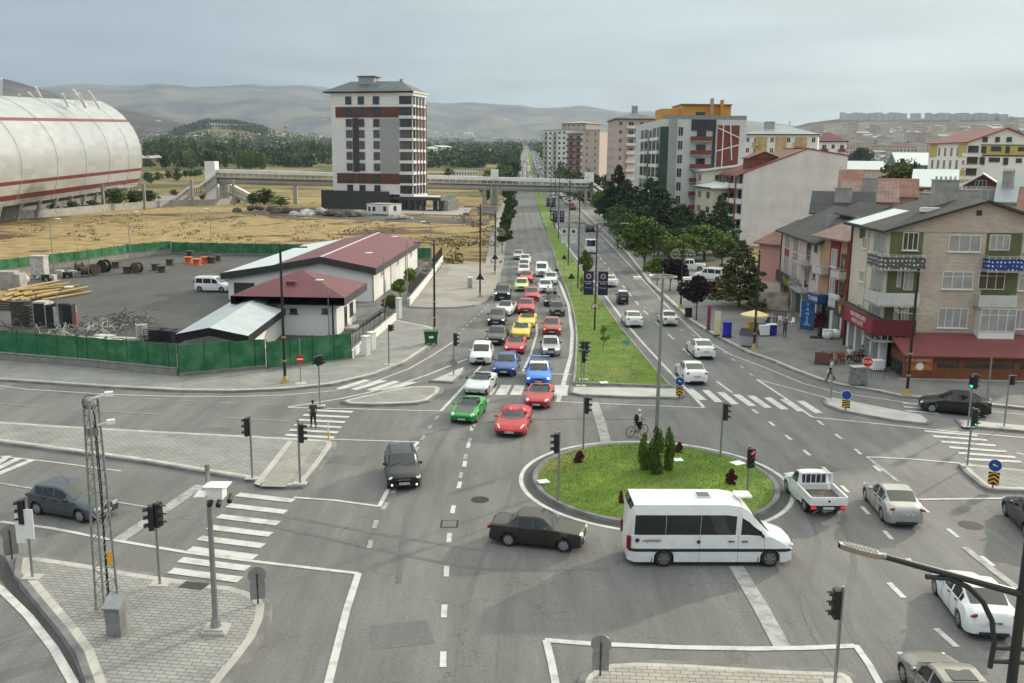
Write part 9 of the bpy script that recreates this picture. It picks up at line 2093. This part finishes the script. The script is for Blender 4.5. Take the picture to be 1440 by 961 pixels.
 mb =MB();mb.M =Matrix.Translation(Vector(hd)+ Vector((-.018,0,.03))* s_);mb.sphere((0,0,0),1,12,8,sc3=(.105* s_,.098* s_,.105* s_));mb.v =[q if q[0] < hd[0]+ .04* s_ or q[2] > hd[2]+ .07* s_ else (hd[0]+ .03* s_,q[1]* .8,q[2]) for q in mb.v];mb.build('cap' if cap else 'hair',cap or hair,t,smooth=True)
 mb =MB();X0=hd[0]+ .088* s_
 mb.sphere((X0,0,hd[2]- .01* s_),.016* s_,6,4,sc3=(1.2,.8,1.5));mb.build('nose',M_skin,t,smooth=True)
 for k in (1,-1):mb =MB();mb.sphere((X0- .012* s_,k * .032* s_,hd[2]+ .018* s_),.011* s_,6,4);mb.build('eye',M_hair,t);mb =MB();mb.sphere((hd[0],k * .088* s_,hd[2]),.022* s_,6,4,sc3=(.8,.4,1.3));mb.build('ear',M_skin,t)
 mb =MB();mb.box(X0- .012* s_,X0- .002* s_,-.022* s_,.022* s_,hd[2]- .055* s_,hd[2]- .047* s_);mb.build('mouth',mat('lips',(.3,.1,.08),.6),t)
 if extra:extra(t,s_)
 return t
c_wh =mat('cloth_white',(.68,.68,.67),.8);c_ol =mat('cloth_olive',(.045,.05,.038),.85);c_bk =mat('cloth_black',(.015,.015,.017),.85);c_mr =mat('cloth_maroon',(.13,.03,.03),.85);c_jn =mat('cloth_jeans',(.05,.075,.12),.85);c_gr =mat('cloth_grey',(.09,.09,.10),.85)
p =P(441,602);person('man in olive shirt and black trousers walking over the left zebra',p,pi / 2+ .4,c_ol,c_bk,'walk')
p =P(1103,474,.16);person('man in maroon shirt and jeans standing on the pavement',p,-1.9,c_mr,c_jn,z=.16)
def bag(t,s_):mb =MB();mb.sphere((-.05,.3,.62),.16,8,6,sc3=(.8,.5,1.2));mb.cyl((-.06,.27,.78),(-.08,.25,.9),.01,.01,4);mb.build('shirt_hem',c_wh,t) if 0 else None
p =P(1168,536,.16);person('man in white shirt and black trousers walking along the kerb with a white bag',p,pi - .5,c_wh,c_bk,'walk',z=.16)
q =P(1164.5,533,.16);mb =MB();mb.sphere((0,0,.55),.17,8,6,sc3=(.8,.6,1.2));mb.cyl((0,0,.7),(0,0,.85),.02,.05,5);o =mb.build('shopping_bag',c_wh,smooth=True);o.location =(q.x,q.y,.16);tag(o,'white shopping bag carried by the man walking at the kerb','bag')
def seat_for(label,px,py):
 p =P(px,py,.16);t =thing('bench',label,'bench',(p.x,p.y,.16),-1.9);mb =MB();mb.box(-.22,.22,-.7,.7,.40,.45);mb.build('seat',M_brown,t)
 for y in (-.6,.6):mb =MB();mb.box(-.2,.2,y - .03,y + .03,0,.4);mb.build('leg',M_brown,t)
 return p
p =seat_for('brown bench under the seated man in white',1194,509);person('man in white shirt sitting at the tables by the sign corner',p,-1.9,c_wh,c_bk,'sit',z=.16- .40,shoes=c_wh)
p =seat_for('brown bench under the seated man in dark clothes',1211,508);person('man in dark clothes sitting right of the man in white',p,-2.6,c_gr,c_bk,'sit',z=.16- .40)
# cyclist
a,b =P(886.5,615),P(905,612);d =(b - a).normalized();bl =(b - a).length;t =thing('bicycle','black bicycle pushed by the rider behind the roundabout','bicycle',((a.x + b.x)/ 2,(a.y + b.y)/ 2,0),atan2(d.y,d.x));wb =min(1.08,max(.95,bl));r0=.34
for x in (-wb / 2,wb / 2):
 mb =MB();ring(mb,(x,0,r0),r0- .02,.022,28);w_ =mb.build('wheel',G_rub,t);mb =MB()
 for k in range(12):mb.cyl((x,0,r0),(x + cos(pi * k / 6)* (r0- .03),0,r0+ sin(pi * k / 6)* (r0- .03)),.004,.004,3)
 mb.build('spokes',M_steel,w_)
bb_,hdp,sp_ =Vector((-.05,0,.30)),Vector((wb / 2- .16,0,.78)),Vector((-.18,0,.82));mb =MB()
for a9,b9 in ((bb_,sp_),(bb_,hdp - Vector((0,0,.08))),(sp_ - Vector((0,0,.06)),hdp),((-wb / 2,0,r0),bb_),((-wb / 2,0,r0),sp_ - Vector((0,0,.08))),(hdp,(wb / 2,0,r0))):mb.cyl(a9,b9,.018,.018,6)
mb.build('frame',M_blk,t);mb =MB();mb.sphere((-.2,0,.90),1,8,6,sc3=(.13,.07,.03));mb.cyl(sp_,(-.2,0,.9),.014,.014,5);mb.build('saddle',M_blk,t,smooth=True)
mb =MB();mb.tube([hdp,hdp + Vector((-.02,0,.16)),(wb / 2- .12,0,.98)],.014,5);mb.tube([(wb / 2- .22,.27,.98),(wb / 2- .1,.18,.99),(wb / 2- .1,-.18,.99),(wb / 2- .22,-.27,.98)],.014,5);mb.build('handlebar',M_blk,t);mb =MB();mb.cyl(bb_ + Vector((0,-.03,0)),bb_ + Vector((0,.03,0)),.09,.09,14);mb.box(-.07,-.03,.04,.06,.12,.3);mb.box(-.07,-.03,-.06,-.04,.3,.48);mb.build('crank',M_steel,t)
fw_ =d;pc =Vector(t.location)+ Vector((d.y,-d.x,0))* .30- d * .12;person('cyclist in white top, black shorts and white cap pushing a bicycle',pc,atan2(d.y,d.x)+ .1,c_wh,c_bk,'bike',shorts=True,cap=c_wh,shoes=c_wh)
bp_ =pc - d * .17;mb =MB();mb.M =Matrix.Translation((0,0,0)) @ Matrix.Rotation(atan2(d.y,d.x),4,'Z');mb.sphere((-.02,0,1.26),1,10,8,sc3=(.12,.17,.25));mb.sphere((-.1,0,1.18),1,8,6,sc3=(.07,.12,.13));o =mb.build('backpack',c_bk,smooth=True);o.location =(bp_.x,bp_.y,0);tag(o,'black backpack on the back of the cyclist','backpack')
# motorcycle at the kerb and people in the black open car
p =P(783,392);t =thing('motorcycle','dark motorcycle squeezed between the queue and the lawn kerb','motorcycle',(p.x,p.y,0),-pi / 2)
for x in (-.65,.65):mb =MB();mb.cyl((x,-.06,.3),(x,.06,.3),.3,.3,16);mb.build('wheel',G_rub,t)
mb =MB();mb.sphere((.1,0,.72),1,8,6,sc3=(.35,.17,.18));mb.box(-.3,.3,-.14,.14,.3,.62);mb.build('body',M_blk,t);mb =MB();mb.box(-.7,-.1,-.13,.13,.74,.84);mb.build('seat',M_blk,t);mb =MB();mb.cyl((.65,0,.3),(.45,0,1.0),.04,.04,6);mb.cyl((.42,-.36,1.02),(.42,.36,1.02),.02,.02,5);mb.build('handlebar',M_steel,t);mb =MB();mb.sphere((.58,0,.86),.1,8,6);mb.build('headlight',G_head,t)
person('rider in dark clothes on the motorcycle at the lawn kerb',(p.x,p.y + .3),-pi / 2,c_bk,c_bk,'sit',z=-.12,cap=M_blk,sleeves='long')
q,a =at_front(775,432,3,4.12)
for k,(s_,c_,lb) in enumerate(((-.4,c_wh,'person in white standing up in the black open car'),(.4,c_bk,'person in black standing up in the black open car'))):person(lb,(q.x + s_,q.y + .4),-pi / 2,c_,c_bk,'stand',z=.35- .35* k)
for k,(x,y,lb) in enumerate(((652,735,''),)):pass
simple('paving_slab','white paving slab on the roundabout lawn near its left edge','slab',764,683,lambda mb:mb.box(-.28,.28,-.25,.25,0,.04),M_letw,20,z=.2);simple('paving_slab','white slab right of the thuja cones','slab',953,660,lambda mb:mb.box(-.25,.25,-.25,.25,0,.05),M_letw,10,z=.5);simple('paving_slab','white slab on the lawn near the upper right rim','slab',1037,658,lambda mb:mb.box(-.35,.35,-.3,.3,0,.04),M_letw,30,z=.25)
for x,y,ang,lb in ((849,541.5,10,'small white slab on the lawn edge by the crossing strip'),):simple('paving_slab',lb,'slab',x,y,lambda mb:mb.box(-.3,.3,-.25,.25,0,.05),M_letw,ang,z=.15)
# ================================================================ HAZE
mb =MB();mb.box(-9000,9000,-600,10400,-8,1400);hz =mb.build('haze',bpy.data.materials.new('haze_air'));hm9=hz.data.materials[0];hm9.use_nodes =True;n =hm9.node_tree.nodes;n.clear();o9=n.new('ShaderNodeOutputMaterial');pv =n.new('ShaderNodeVolumePrincipled')
pv.inputs['Color'].default_value =(.60,.75,.95,1);pv.inputs['Density'].default_value =8e-5;pv.inputs['Anisotropy'].default_value =.2;hm9.node_tree.links.new(pv.outputs[0],o9.inputs['Volume']);hz['kind']='stuff'
